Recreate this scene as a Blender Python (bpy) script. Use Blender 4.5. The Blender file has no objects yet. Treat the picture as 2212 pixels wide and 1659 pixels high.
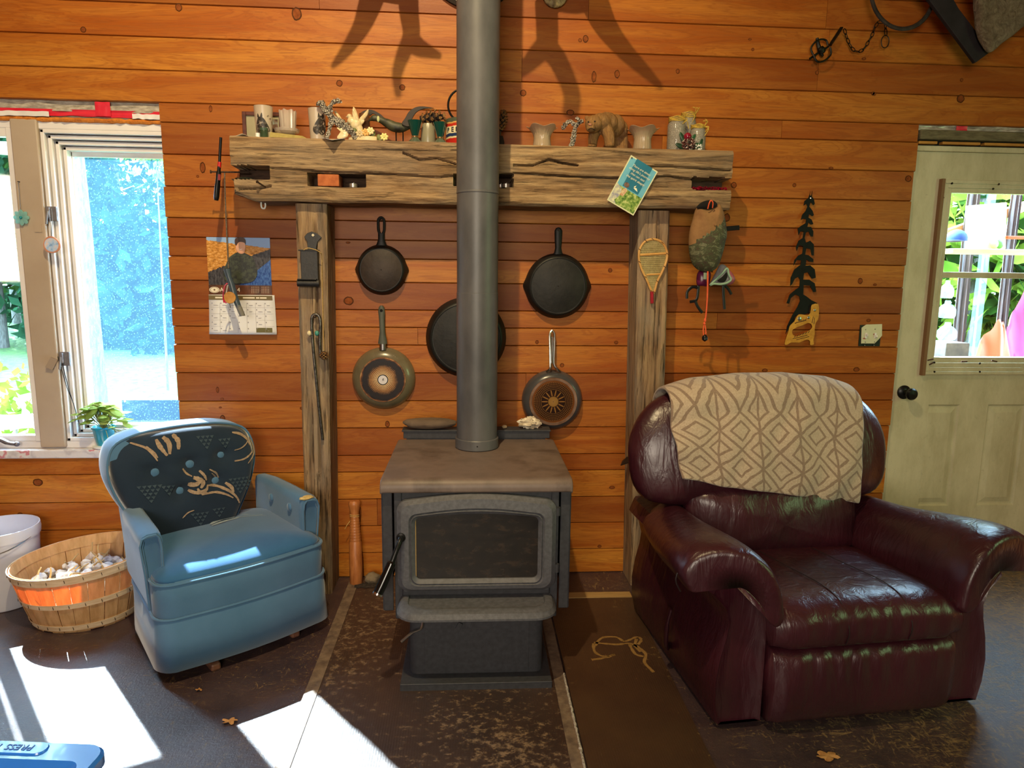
import bpy, bmesh, math, random
from mathutils import Vector, Matrix, Euler, noise
random.seed(7)
C = bpy.context.scene.collection
SC = bpy.context.scene
PI = math.pi

# ------------------------------------------------------------ camera
CAM = Vector((0, -3.2, 1.4445))
FPX = 1500.0
PITCH, YAW, ROLL = math.atan(236 / 1500.0), math.radians(4.2), 0.0116
_f = Vector((math.sin(YAW) * math.cos(PITCH), math.cos(YAW) * math.cos(PITCH), -math.sin(PITCH)))
_r = _f.cross(Vector((0, 0, 1))).normalized()
_u = _r.cross(_f)
CR = _r * math.cos(ROLL) + _u * math.sin(ROLL)
CU = -_r * math.sin(ROLL) + _u * math.cos(ROLL)
cd = bpy.data.cameras.new('camera'); cam = bpy.data.objects.new('camera', cd); C.objects.link(cam)
cd.sensor_width = 36; cd.lens = FPX / 2212 * 36; cd.clip_start = .05; cd.clip_end = 200
m = Matrix((CR, CU, -_f)).transposed().to_4x4(); m.translation = CAM
cam.matrix_world = m
SC.camera = cam
SC.view_settings.view_transform = 'Standard'; SC.view_settings.look = 'None'
SC.view_settings.exposure = 0.15
SC.view_settings.gamma = 1.0; SC.view_settings.use_curve_mapping = False
SC.cycles.use_denoising = True
SC.cycles.max_bounces = 10; SC.cycles.diffuse_bounces = 5; SC.cycles.glossy_bounces = 4
SC.cycles.transmission_bounces = 8; SC.cycles.transparent_max_bounces = 16
SC.cycles.sample_clamp_indirect = 6.0; SC.cycles.caustics_reflective = False; SC.cycles.caustics_refractive = False

# ------------------------------------------------------------ sky, sun, lamps
w = bpy.data.worlds.new('sky'); SC.world = w; w.use_nodes = True
w.node_tree.nodes['Background'].inputs[0].default_value = (.50, .76, 1.0, 1)
w.node_tree.nodes['Background'].inputs[1].default_value = 30.0

def lamp(name, kind, loc, energy, color, **kw):
    d = bpy.data.lights.new(name, kind); d.energy = energy; d.color = color
    o = bpy.data.objects.new(name, d); C.objects.link(o); o.location = loc
    for k, v in kw.items(): setattr(d, k, v)
    return o
def aim(o, d): o.rotation_euler = Vector(d).to_track_quat('-Z', 'Y').to_euler()

SUN_DIR = Vector((.63 * .707, -.775 * .707, -.707))
s = lamp('sun', 'SUN', (-6, 8, 9), 44.0, (.80, .92, 1.0), angle=math.radians(.55)); aim(s, SUN_DIR)
# warm ceiling lamp high under the vaulted ceiling
LAMP = Vector((-.36, -2.2, 3.9))
o = lamp('ceiling_lamp_light', 'SPOT', LAMP, 350, (1.0, .78, .42), shadow_soft_size=.03, spot_size=math.radians(104), spot_blend=1.0); aim(o, Vector((-.55, 0, 1.65)) - LAMP)
# green panel stands for the right-hand window; rear one is added warm fill
o = lamp('side_window_daylight', 'AREA', (3.58, -2.5, 1.55), 24, (.55, 1.0, .42), shape='RECTANGLE', size=1.3, size_y=1.25); aim(o, (-1, 0, -.05))
o = lamp('rear_warm_fill', 'AREA', (-.6, -5.45, 1.9), 115, (1.0, .88, .70), shape='RECTANGLE', size=1.6, size_y=1.2); aim(o, (0, 1, -.05))
# portal: guides sky light through the picture window
o = lamp('window_portal', 'AREA', (-1.8, .22, 1.38), 1, (1, 1, 1), shape='RECTANGLE', size=1.1, size_y=1.5); aim(o, (0, -1, 0))
o.data.cycles.is_portal = True
o = lamp('door_portal', 'AREA', (2.57, .12, 1.46), 1, (1, 1, 1), shape='RECTANGLE', size=.75, size_y=.85); aim(o, (0, -1, 0))
o.data.cycles.is_portal = True

# ------------------------------------------------------------ helpers
def _ray(px, py): return (_f * FPX + CR * (px - 1106) - CU * (py - 829.5)) / FPX
def W(px, py, y=0.0):
    d = _ray(px, py); return CAM + d * ((y - CAM.y) / d.y)
def G(px, py, z=0.0):
    d = _ray(px, py); return CAM + d * ((z - CAM.z) / d.z)
def rgb(h):
    h = h.lstrip('#'); c = [int(h[i:i + 2], 16) / 255 for i in (0, 2, 4)]
    return tuple((x / 12.92 if x <= .04045 else ((x + .055) / 1.055) ** 2.4) for x in c) + (1,)

class NT:
    def __init__(s, name):
        s.mat = bpy.data.materials.new(name); s.mat.use_nodes = True
        s.t = s.mat.node_tree; s.b = s.t.nodes['Principled BSDF']; s.out = s.t.nodes['Material Output']
    def n(s, ty, **kw):
        x = s.t.nodes.new(ty)
        for k, v in kw.items():
            if k.startswith('i_'):
                key = k[2:]; key = int(key) if key.isdigit() else key.replace('_', ' ')
                if hasattr(v, 'is_linked') or isinstance(v, bpy.types.NodeSocket): s.t.links.new(v, x.inputs[key])
                else: x.inputs[key].default_value = v
            else: setattr(x, k, v)
        return x
    def l(s, a, b): s.t.links.new(a, b)
    def coord(s, kind='Object', scale=(1, 1, 1), off=None):
        tc = s.n('ShaderNodeTexCoord'); mp = s.n('ShaderNodeMapping'); s.l(tc.outputs[kind], mp.inputs[0])
        mp.inputs['Scale'].default_value = scale
        if off is not None: s.l(off, mp.inputs['Location'])
        return mp.outputs[0]
    def noise(s, vec, scale=5, detail=5, rough=.55, dist=0):
        x = s.n('ShaderNodeTexNoise'); s.l(vec, x.inputs['Vector'])
        x.inputs['Scale'].default_value = scale; x.inputs['Detail'].default_value = detail
        x.inputs['Roughness'].default_value = rough; x.inputs['Distortion'].default_value = dist
        return x.outputs['Fac']
    def ramp(s, fac, stops):
        x = s.n('ShaderNodeValToRGB'); s.l(fac, x.inputs[0]); e = x.color_ramp.elements
        while len(e) < len(stops): e.new(.5)
        for k, (p, c) in enumerate(stops):
            e[k].position = p; e[k].color = rgb(c) if isinstance(c, str) else (c if len(c) == 4 else (*c, 1))
        return x.outputs[0]
    def math(s, op, a, b=None, clamp=False):
        x = s.n('ShaderNodeMath', operation=op); x.use_clamp = clamp
        for k, q in enumerate((a, b)):
            if q is None: continue
            if isinstance(q, (int, float)): x.inputs[k].default_value = q
            else: s.l(q, x.inputs[k])
        return x.outputs[0]
    def mix(s, fac, a, b, mode='MIX'):
        x = s.n('ShaderNodeMix', data_type='RGBA', blend_type=mode)
        for k, q in ((0, fac), (6, a), (7, b)):
            if isinstance(q, (int, float)): x.inputs[k].default_value = q
            elif isinstance(q, str): x.inputs[k].default_value = rgb(q)
            elif isinstance(q, tuple): x.inputs[k].default_value = q
            else: s.l(q, x.inputs[k])
        return x.outputs[2]
    def bump(s, h, strength=.3, dist=.01):
        x = s.n('ShaderNodeBump'); x.inputs['Strength'].default_value = strength; x.inputs['Distance'].default_value = dist
        s.l(h, x.inputs['Height']); s.l(x.outputs[0], s.b.inputs['Normal'])
    def set(s, **kw):
        for k, v in kw.items():
            i = s.b.inputs[k.replace('_', ' ')]
            if isinstance(v, bpy.types.NodeSocket): s.l(v, i)
            elif isinstance(v, str): i.default_value = rgb(v)
            else: i.default_value = v
        return s.mat

def pm(name, c1, c2=None, c3=None, scale=6, stretch=(1, 1, 1), rough=.5, metal=0, bump=0, bdist=.005, bscale=None, detail=6,
       lo=.35, hi=.65, coat=0, spec=.5, sheen=0, dist=0, trans=0, alpha=1, kind='Object', rv=0):
    t = NT(name)
    co = t.coord(kind, stretch)
    f = t.noise(co, scale, detail, .6, dist)
    st = [(lo, c1), (hi, c2 or c1)]
    if c3: st = [(lo, c1), ((lo + hi) / 2, c2), (hi, c3)]
    t.set(Base_Color=t.ramp(f, st) if c2 else c1, Roughness=rough, Metallic=metal, Coat_Weight=coat, Specular_IOR_Level=spec, Sheen_Weight=sheen)
    if rv: t.set(Roughness=t.math('ADD', t.math('MULTIPLY', f, rv), rough - rv / 2, True))
    if trans: t.set(Transmission_Weight=trans)
    if alpha < 1: t.set(Alpha=alpha)
    if bump: t.bump(t.noise(t.coord(kind, stretch), bscale or scale * 3, 6, .6), bump, bdist)
    return t.mat

class MB:
    def __init__(s): s.v = []; s.f = []; s.m = []; s.mi = 0; s.uv = {}
    def add(s, vs, fs):
        k = len(s.v); s.v += [Vector(p) for p in vs]
        for f in fs: s.f.append([i + k for i in f]); s.m.append(s.mi)
        return k
    def box(s, x0, x1, y0, y1, z0, z1):
        s.add([(x, y, z) for x in (x0, x1) for y in (y0, y1) for z in (z0, z1)],
              [(0, 1, 3, 2), (4, 6, 7, 5), (0, 4, 5, 1), (2, 3, 7, 6), (0, 2, 6, 4), (1, 5, 7, 3)]); return s
    def obox(s, c, size, rot=(0, 0, 0)):
        R = Euler(rot).to_matrix(); c = Vector(c); a, b, d = [q / 2 for q in size]
        s.add([c + R @ Vector((x, y, z)) for x in (-a, a) for y in (-b, b) for z in (-d, d)],
              [(0, 1, 3, 2), (4, 6, 7, 5), (0, 4, 5, 1), (2, 3, 7, 6), (0, 2, 6, 4), (1, 5, 7, 3)]); return s
    def loft(s, rings, cap=True, closed=True, loop=False):
        n = len(rings[0]); k = s.add([p for r in rings for p in r], [])
        nr = len(rings)
        for i in range(nr if loop else nr - 1):
            j = (i + 1) % nr
            for q in range(n if closed else n - 1):
                q2 = (q + 1) % n
                s.f.append([k + i * n + q, k + i * n + q2, k + j * n + q2, k + j * n + q]); s.m.append(s.mi)
        if cap and closed and not loop:
            s.f.append([k + q for q in range(n)][::-1]); s.m.append(s.mi)
            s.f.append([k + (nr - 1) * n + q for q in range(n)]); s.m.append(s.mi)
        return k
    def tube(s, pts, r, n=10, cap=True, loop=False, flat=1.0, up=None):
        pts = [Vector(p) for p in pts]; N = len(pts)
        rs = r if isinstance(r, (list, tuple)) else [r] * N
        rings = []; ref = None
        for i, p in enumerate(pts):
            a = pts[(i - 1) % N] if (loop or i > 0) else p
            b = pts[(i + 1) % N] if (loop or i < N - 1) else p
            t = (b - a).normalized() if (b - a).length > 1e-9 else Vector((0, 0, 1))
            if up is not None: ref = Vector(up)
            elif ref is None: ref = Vector((0, 0, 1)) if abs(t.z) < .9 else Vector((1, 0, 0))
            x = t.cross(ref)
            x = x.normalized() if x.length > 1e-6 else t.orthogonal().normalized()
            y = x.cross(t).normalized()
            if up is None: ref = y
            rings.append([p + x * (math.cos(q * 2 * PI / n) * rs[i]) + y * (math.sin(q * 2 * PI / n) * rs[i] * flat) for q in range(n)])
        s.loft(rings, cap, True, loop); return s
    def lathe(s, prof, n=32, M=None, cap=False, warp=None):
        M = M or Matrix.Identity(4); rings = []
        for r, h in prof:
            ring = []
            for q in range(n):
                a = q * 2 * PI / n; p = Vector((r * math.cos(a), r * math.sin(a), h))
                if warp: p = warp(p, a, r, h)
                ring.append(M @ p)
            rings.append(ring)
        s.loft(rings, cap); return s
    def grid(s, fn, nu, nv, cu=False):
        k = s.add([fn(i / (nu if cu else nu - 1), j / (nv - 1)) for j in range(nv) for i in range(nu)], [])
        for j in range(nv - 1):
            for i in range(nu if cu else nu - 1):
                i2 = (i + 1) % nu
                s.f.append([k + j * nu + i, k + j * nu + i2, k + (j + 1) * nu + i2, k + (j + 1) * nu + i]); s.m.append(s.mi)
        return k
    def prism(s, poly, d0, d1, fn):
        n = len(poly); k = s.add([fn(a, b, d0) for a, b in poly] + [fn(a, b, d1) for a, b in poly], [])
        s.f.append([k + i for i in range(n)]); s.f.append([k + n + i for i in range(n)][::-1]); s.m += [s.mi, s.mi]
        for i in range(n):
            j = (i + 1) % n; s.f.append([k + i, k + n + i, k + n + j, k + j]); s.m.append(s.mi)
        return s
    def ball(s, c, r, nu=14, nv=9, amp=0, fr=3, seed=0, rot=None, fn=None):
        c = Vector(c); r = (r, r, r) if isinstance(r, (int, float)) else r
        rings = []; R = Euler(rot).to_matrix() if rot else None
        for j in range(nv + 1):
            th = PI * (j + .02 if j == 0 else (j - .02 if j == nv else j)) / nv; ring = []
            for i in range(nu):
                ph = 2 * PI * i / nu
                d = Vector((math.sin(th) * math.cos(ph), math.sin(th) * math.sin(ph), -math.cos(th)))
                k = 1 + amp * noise.noise(d * fr + Vector((seed * 7.3, seed * 1.7, 0))) if amp else 1
                p = Vector((d.x * r[0] * k, d.y * r[1] * k, d.z * r[2] * k))
                if fn: p = fn(p, d)
                if R: p = R @ p
                ring.append(c + p)
            rings.append(ring)
        s.loft(rings, True); return s
    def pillow(s, outline, fn, rings=8, power=.5, edge=0.0):
        """closed outline (a,b) blown up on both sides; fn(a,b,h,side) -> point, h in 0..1"""
        cx = sum(p[0] for p in outline) / len(outline); cy = sum(p[1] for p in outline) / len(outline)
        L = []
        for side in (1, -1):
            for j in range(rings + 1):
                q = j / rings
                if side == 1: t = math.sin(q * PI / 2)
                else: t = math.cos(q * PI / 2)
                if side == -1 and j == 0: continue
                t = max(t, .002); h = max(0, 1 - t ** 2) ** power
                L.append([fn(cx + (a - cx) * t, cy + (b - cy) * t, h, side) for a, b in outline])
        s.loft(L, True); return s

MW = {}
def wm(o): return MW.get(o.name, Matrix.Identity(4))
def obj(name, mb, mat, parent=None, smooth=38, bevel=0, sub=0, local=False, bseg=2):
    me = bpy.data.meshes.new(name)
    inv = Matrix.Identity(4) if (parent is None or local) else wm(parent).inverted()
    me.from_pydata([tuple(inv @ p) for p in mb.v], [], mb.f)
    mats = mat if isinstance(mat, (list, tuple)) else [mat]
    for q in mats: me.materials.append(q)
    for p, k in zip(me.polygons, mb.m): p.material_index = k
    bm = bmesh.new(); bm.from_mesh(me); bmesh.ops.recalc_face_normals(bm, faces=bm.faces); bm.to_mesh(me); bm.free()
    if smooth:
        me.polygons.foreach_set('use_smooth', [True] * len(me.polygons))
        if not sub: me.set_sharp_from_angle(angle=math.radians(smooth))
    o = bpy.data.objects.new(name, me); C.objects.link(o)
    if parent is not None:
        o.parent = parent; MW[o.name] = wm(parent)
    if bevel:
        b = o.modifiers.new('bevel', 'BEVEL'); b.width = bevel; b.segments = bseg; b.limit_method = 'ANGLE'; b.angle_limit = math.radians(40)
    if sub:
        b = o.modifiers.new('subdivision', 'SUBSURF'); b.levels = sub; b.render_levels = sub
    return o
def thing(name, label, cat, loc=(0, 0, 0), rotz=0, group=None):
    o = bpy.data.objects.new(name, None); C.objects.link(o); o.empty_display_size = .05
    o.location = loc; o.rotation_euler = (0, 0, rotz)
    MW[o.name] = Matrix.Translation(Vector(loc)) @ Matrix.Rotation(rotz, 4, 'Z')
    o['label'] = label; o['category'] = cat
    if group: o['group'] = group
    return o
def tag(o, label, cat, group=None, kind=None):
    if label: o['label'] = label
    if cat: o['category'] = cat
    if group: o['group'] = group
    if kind: o['kind'] = kind
    return o
def struct(name, mb, mat, parent=None, **kw):
    o = obj(name, mb, mat, parent, **kw)
    if parent is None: o['kind'] = 'structure'
    return o
def lab(o, s): o['label'] = s; return o
def text(name, s, size, M, mat, parent=None, extrude=.0004, shear=0, align='CENTER', bold=0):
    cu = bpy.data.curves.new(name, 'FONT'); cu.body = s; cu.size = size; cu.extrude = extrude; cu.shear = shear
    cu.align_x = align; cu.align_y = 'CENTER'; cu.offset = bold; cu.resolution_u = 3
    t = bpy.data.objects.new(name + '_source', cu); C.objects.link(t)
    dg = bpy.context.evaluated_depsgraph_get()
    me = bpy.data.meshes.new_from_object(t.evaluated_get(dg)); bpy.data.objects.remove(t); bpy.data.curves.remove(cu)
    me.name = name
    inv = wm(parent).inverted() if parent is not None else Matrix.Identity(4)
    me.transform(inv @ M); me.materials.clear(); me.materials.append(mat)
    o = bpy.data.objects.new(name, me); C.objects.link(o)
    if parent is not None: o.parent = parent; MW[o.name] = wm(parent)
    return o
def frontM(p, tilt=0, sc=1):      # plane facing the room (-Y): local x right, local y up
    return Matrix.Translation(Vector(p)) @ Matrix.Rotation(PI / 2, 4, 'X') @ Matrix.Rotation(tilt, 4, 'Z') @ Matrix.Scale(sc, 4)
def catmull(pts, n=6, loop=False):
    pts = [Vector(p) for p in pts]; out = []; N = len(pts)
    for i in range(N if loop else N - 1):
        g = lambda k: pts[k % N] if loop else pts[max(0, min(N - 1, k))]
        p0, p1, p2, p3 = g(i - 1), g(i), g(i + 1), g(i + 2)
        for j in range(n):
            t = j / n
            out.append(.5 * ((2 * p1) + (p2 - p0) * t + (2 * p0 - 5 * p1 + 4 * p2 - p3) * t * t + (3 * p1 - p0 - 3 * p2 + p3) * t ** 3))
    if not loop: out.append(pts[-1])
    return out
def cat2(pts, n=6, loop=True):
    return [(p.x, p.y) for p in catmull([(a, b, 0) for a, b in pts], n, loop)]
def dup(root, loc, rotz, label, group=None):
    r = root.copy(); C.objects.link(r); r.location = loc; r.rotation_euler = (0, 0, rotz); r['label'] = label
    if group: r['group'] = group
    for ch in list(root.children):
        c = ch.copy(); C.objects.link(c); c.parent = r
        for g in ch.children:
            d = g.copy(); C.objects.link(d); d.parent = c
    return r
def sm(a, b, x): t = max(0, min(1, (x - a) / (b - a))); return t * t * (3 - 2 * t)
def nz(x, y=0, z=0): return noise.noise(Vector((x, y, z)))
# ------------------------------------------------------------ materials
def m_pine():
    t = NT('varnished_pine')
    at = t.n('ShaderNodeAttribute', attribute_name='board')
    off = t.n('ShaderNodeCombineXYZ'); t.l(t.math('MULTIPLY', at.outputs['Fac'], 61.0), off.inputs[0]); t.l(t.math('MULTIPLY', at.outputs['Fac'], 23.0), off.inputs[2])
    co = t.coord('Object', (1.0, 1.0, 9.0), off.outputs[0])
    big = t.noise(co, 1.6, 4, .55, .9)
    fine = t.noise(t.coord('Object', (2.2, 1, 60), off.outputs[0]), 3.5, 5, .6, .3)
    base = t.ramp(at.outputs['Fac'], [(0, '#8e4d1e'), (.2, '#b87228'), (.4, '#a25d23'), (.6, '#c68430'), (.8, '#8a4b1c'), (1, '#b47028')])
    c = t.mix(t.math('MULTIPLY', t.ramp(big, [(.38, (0, 0, 0)), (.62, (1, 1, 1))]), .70), base, t.mix(1.0, base, '#d0a078', 'MULTIPLY'))
    c = t.mix(t.math('MULTIPLY', t.ramp(fine, [(.42, (0, 0, 0)), (.68, (1, 1, 1))]), .50), c, '#875024')
    ring = t.math('SINE', t.math('MULTIPLY', big, 70.0))
    c = t.mix(t.math('MULTIPLY', t.ramp(ring, [(.45, (0, 0, 0)), (.95, (1, 1, 1))]), .30), c, '#7c3c12')
    ff = t.noise(t.coord('Object', (5, 1, 190), off.outputs[0]), 3.0, 4, .7)
    c = t.mix(t.math('MULTIPLY', t.ramp(ff, [(.52, (0, 0, 0)), (.66, (1, 1, 1))]), .30), c, '#733510')
    # scuffs and pale scratches
    sc = t.noise(t.coord('Object', (14, 1, 18)), 3.2, 7, .75)
    c = t.mix(t.math('MULTIPLY', t.ramp(sc, [(.62, (0, 0, 0)), (.70, (1, 1, 1))]), .18), c, '#e0a060')
    t.set(Base_Color=c, Roughness=t.math('ADD', t.math('MULTIPLY', fine, .18), .34), Coat_Weight=.05, Coat_Roughness=.3, Specular_IOR_Level=.2)
    t.bump(t.math('ADD', fine, ff), .14, .004)
    return t.mat
def m_beam(name, axis, dark='#3a2a1e', mid='#86694a', light='#c4a478', grey='#958876', gfac=.35):
    t = NT(name)
    st = {'X': (1, 14, 14), 'Z': (14, 14, 1)}[axis]
    co = t.coord('Object', st)
    a = t.noise(co, 3.0, 8, .65, .5)
    c = t.ramp(a, [(.30, dark), (.47, mid), (.70, light)])
    st2 = {'X': (1.4, 3, 3), 'Z': (3, 3, 1.4)}[axis]
    b = t.noise(t.coord('Object', st2), 2.4, 5, .6)
    c = t.mix(t.math('MULTIPLY', t.ramp(b, [(.40, (0, 0, 0)), (.62, (1, 1, 1))]), gfac), c, grey)
    st3 = {'X': (2.2, 40, 40), 'Z': (40, 40, 2.2)}[axis]
    cr = t.noise(t.coord('Object', st3), 1.9, 4, .6)
    cm = t.ramp(cr, [(.33, (1, 1, 1)), (.40, (0, 0, 0))])
    c = t.mix(t.math('MULTIPLY', cm, .6), c, '#33261c')
    sp = t.noise(t.coord('Object', (22, 22, 22)), 2.0, 6, .8)
    c = t.mix(t.math('MULTIPLY', t.ramp(sp, [(.66, (0, 0, 0)), (.74, (1, 1, 1))]), .55), c, '#d9c49a')
    t.set(Base_Color=c, Roughness=.86, Specular_IOR_Level=.2)
    h = t.math('SUBTRACT', t.math('ADD', a, t.math('MULTIPLY', sp, .25)), t.math('MULTIPLY', cm, .5))
    t.bump(h, .75, .02)
    return t.mat
def m_floor():
    t = NT('painted_chipboard_floor')
    co = t.coord('Object', (1, 1, 1))
    # worn flakes: two stretched voronoi/noise layers turned against each other
    f1 = t.noise(t.coord('Object', (9, 30, 1)), 2.0, 8, .75, 1.4)
    f2 = t.noise(t.coord('Object', (26, 11, 1)), 1.8, 8, .75, 1.6)
    wear = t.noise(co, 1.1, 4, .6)
    sx = t.n('ShaderNodeSeparateXYZ'); t.l(co, sx.inputs[0])
    side = t.math('ADD', t.math('MULTIPLY', t.math('ADD', sx.outputs[0], -.9, True), .075, True), 0)
    fl = t.math('MAXIMUM', f1, f2)
    fl = t.math('ADD', fl, t.math('ADD', side, t.math('MULTIPLY', t.math('SUBTRACT', wear, .5), .25)))
    mask = t.ramp(fl, [(.58, (0, 0, 0)), (.70, (1, 1, 1))])
    tone = t.ramp(t.noise(co, 7, 6, .6), [(.3, '#30232a'), (.7, '#4a3838')])
    c = t.mix(t.math('MULTIPLY', mask, .8), tone, '#94754a')
    t.set(Base_Color=c, Roughness=t.math('ADD', t.math('MULTIPLY', mask, .25), .40), Specular_IOR_Level=.95)
    h = t.math('ADD', t.noise(t.coord('Object', (24, 60, 1)), 2, 6, .7, 1), t.noise(t.coord('Object', (60, 24, 1)), 2, 6, .7, 1))
    t.bump(h, .30, .008)
    return t.mat
M = {}
M['pine'] = m_pine()
M['knot'] = pm('pine_knot', '#6a3416', '#8a4a20', scale=60, rough=.6, spec=.1)
M['knot_rim'] = pm('pine_knot_rim', '#3e1f0e', '#54300f', scale=40, rough=.6, spec=.1)
M['beam'] = m_beam('hewn_barn_timber', 'X')
M['post'] = m_beam('barn_timber_post', 'Z', '#3e3026', '#8a6e52', '#b89a74', '#968c7e', .5)
M['mortise'] = pm('dark_mortise_wood', '#2a1c14', '#4a3526', scale=14, stretch=(1, 6, 6), rough=.95, bump=.4)
M['floor'] = m_floor()
M['vinyl'] = pm('white_vinyl', '#d9d7da', '#e8e6e8', scale=4, rough=.35)
M['vinyl_beige'] = pm('beige_vinyl', '#a89684', '#b3a392', scale=3, rough=.5, bump=.05)
M['white'] = pm('white_plastic', '#e4e4e2', rough=.4)
M['black'] = pm('black_plastic', '#111112', rough=.35, spec=.3)
M['iron'] = pm('cast_iron', '#0d0d0d', '#1a1817', scale=18, rough=.5, bump=.25, bdist=.002, bscale=120, spec=.35)
M['steel'] = pm('brushed_steel', '#8f8e8c', '#b5b3b0', scale=20, metal=1, rough=.3)
M['rustiron'] = pm('dark_rusty_iron', '#181614', '#3a2a20', scale=40, metal=.6, rough=.55, bump=.3)
M['gap'] = pm('dark_gap', '#0b0a09', rough=1)
M['nail'] = pm('rusty_nail', '#3d3029', '#5d4a3c', scale=80, metal=.7, rough=.5)

# ------------------------------------------------------------ the setting
SEAMS = [0, .12, .255, .387, .519, .600, .731, .859, .990, 1.119, 1.200, 1.279, 1.403, 1.508, 1.590, 1.673, 1.806, 1.939,
         2.070, 2.150, 2.279, 2.411, 2.543, 2.675, 2.80, 2.93, 3.06, 3.19, 3.32, 3.45, 3.58, 3.71, 3.84, 3.97, 4.10, 4.25, 4.40]
WIN = (-2.42, -1.283, .600, 2.150)
DOOR = (2.10, 3.04, 0, 2.150)
JOINTS = {4: [-.72], 5: [.25], 9: [-.2], 12: [-.95], 17: [.9], 20: [.262, 1.6], 21: [1.64], 22: [-.60, 1.62, .55], 7: [.3], 10: [1.2], 23: [0.1], 2: [-.4], 18: [1.45]}
rs = random.Random(11)
wall = MB(); board_id = []
fixed = {16: .2, 17: .5, 15: .42, 14: .85, 13: .5, 12: .1, 11: .62, 10: .95, 9: .7, 8: .05, 7: .55, 6: .3, 5: .82, 4: .2, 3: .6, 18: .85, 19: .45, 20: .62, 21: .3, 22: .78}
for k in range(len(SEAMS) - 1):
    z0, z1 = SEAMS[k], SEAMS[k + 1]
    xs = [-3.25] + sorted(JOINTS.get(k, [])) + [3.6]
    segs = []
    for a, b in zip(xs, xs[1:]):
        parts = [(a, b)]
        for (h0, h1, v0, v1) in (WIN, DOOR):
            if z0 >= v0 - .001 and z1 <= v1 + .001:
                q = []
                for (p0, p1) in parts:
                    e = rs.uniform(-.004, .004)
                    if p0 < h0: q.append((p0, min(p1, h0 + e)))
                    if p1 > h1: q.append((max(p0, h1 + e), p1))
                parts = [r for r in q if r[1] - r[0] > .01]
        segs += parts
    for i, (a, b) in enumerate(segs):
        idv = (fixed.get(k, rs.random()) + .23 * i + rs.uniform(-.05, .05)) % 1.0
        g = .0042; c = .0055
        prof = [(.012, z0 + .0006), (c, z0 + .0012), (0, z0 + g), (0, z1 - g * .55), (c * .7, z1 - .0006), (.012, z1 - .0004), (.03, z1 - .0004), (.03, z0 + .0006)]
        e = .0007
        n0 = len(wall.f)
        wall.loft([[Vector((a + e, y, z)) for y, z in prof], [Vector((b - e, y, z)) for y, z in prof]])
        board_id += [idv] * (len(wall.f) - n0)
# backing with the two openings
n0 = len(wall.f)
for (x0, x1, z0, z1) in ((-3.25, WIN[0], 0, 4.4), (WIN[0], WIN[1], 0, WIN[2]), (WIN[0], WIN[1], WIN[3], 4.4), (WIN[1], DOOR[0], 0, 4.4), (DOOR[0], DOOR[1], DOOR[3], 4.4), (DOOR[1], 3.6, 0, 4.4)):
    wall.box(x0, x1, .028, .15, z0, z1)
board_id += [.3] * (len(wall.f) - n0)
# knots: px, py, radius in metres, stretch up
KN = [(180, 64, .012, 1), (386, 16, .014, 1.2), (641, 30, .021, 1.3), (733, 180, .014, 1), (869, 189, .013, 1), (1130, 201, .014, 1), (1265, 84, .013, 1.2), (1253, 87, .008, 1),
      (1333, 160, .012, 1.5), (1283, 166, .011, 2.2), (1232, 243, .018, .7), (1626, 107, .007, 1), (1620, 85, .008, .6), (1464, 154, .009, 1.2), (2075, 213, .019, 1), (1866, 127, .010, .6), (1765, 157, .009, 1), (2077, 173, .008, 1),
      (1888, 203, .010, .8), (820, 346, .012, 1), (438, 362, .012, 2.0), (427, 381, .006, 1), (455, 235, .007, 2), (753, 650, .023, .85), (752, 524, .010, .5), (1318, 584, .010, 1), (1160, 739, .008, 1.2), (1331, 740, .010, .8),
      (1214, 789, .010, 1), (837, 916, .011, 1.4), (1858, 607, .012, 1.2), (1890, 615, .009, .7), (1876, 692, .011, .7), (1850, 798, .016, .7), (1652, 800, .014, .6), (470, 842, .007, 2), (480, 862, .008, .8), (476, 880, .007, .6), (653, 882, .011, .7),
      (1962, 386, .016, .9), (1716, 400, .009, 1), (1795, 363, .011, .5), (1886, 202, .010, .8), (44, 1113, .014, 1), (82, 1042, .022, .8), (1295, 1180, .010, .8), (1322, 1053, .014, .6), (1570, 470, .016, 1.2), (1585, 400, .014, 1), (481, 905, .012, 1.6)]
for i, (px, py, r, el) in enumerate(KN):
    p = W(px, py)
    for rr, mi, yy in ((r, 2, -.0005), (r * .76, 1, -.0009)):
        wall.mi = mi; n0 = len(wall.f)
        ring = [Vector((p.x + rr * math.cos(a) * (1 + .16 * nz(math.cos(a) * 2 + i, math.sin(a) * 2)), yy, p.z + rr * el * math.sin(a) * (1 + .16 * nz(math.cos(a) * 2 + i, math.sin(a) * 2, 4)))) for a in [q * 2 * PI / 18 for q in range(18)]]
        wall.add(ring, [list(range(18))]); board_id += [.5] * (len(wall.f) - n0)
wall.mi = 0
wo = struct('wall_back', wall, [M['pine'], M['knot'], M['knot_rim']], smooth=0)
at = wo.data.attributes.new('board', 'FLOAT', 'FACE'); at.data.foreach_set('value', board_id)

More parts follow.
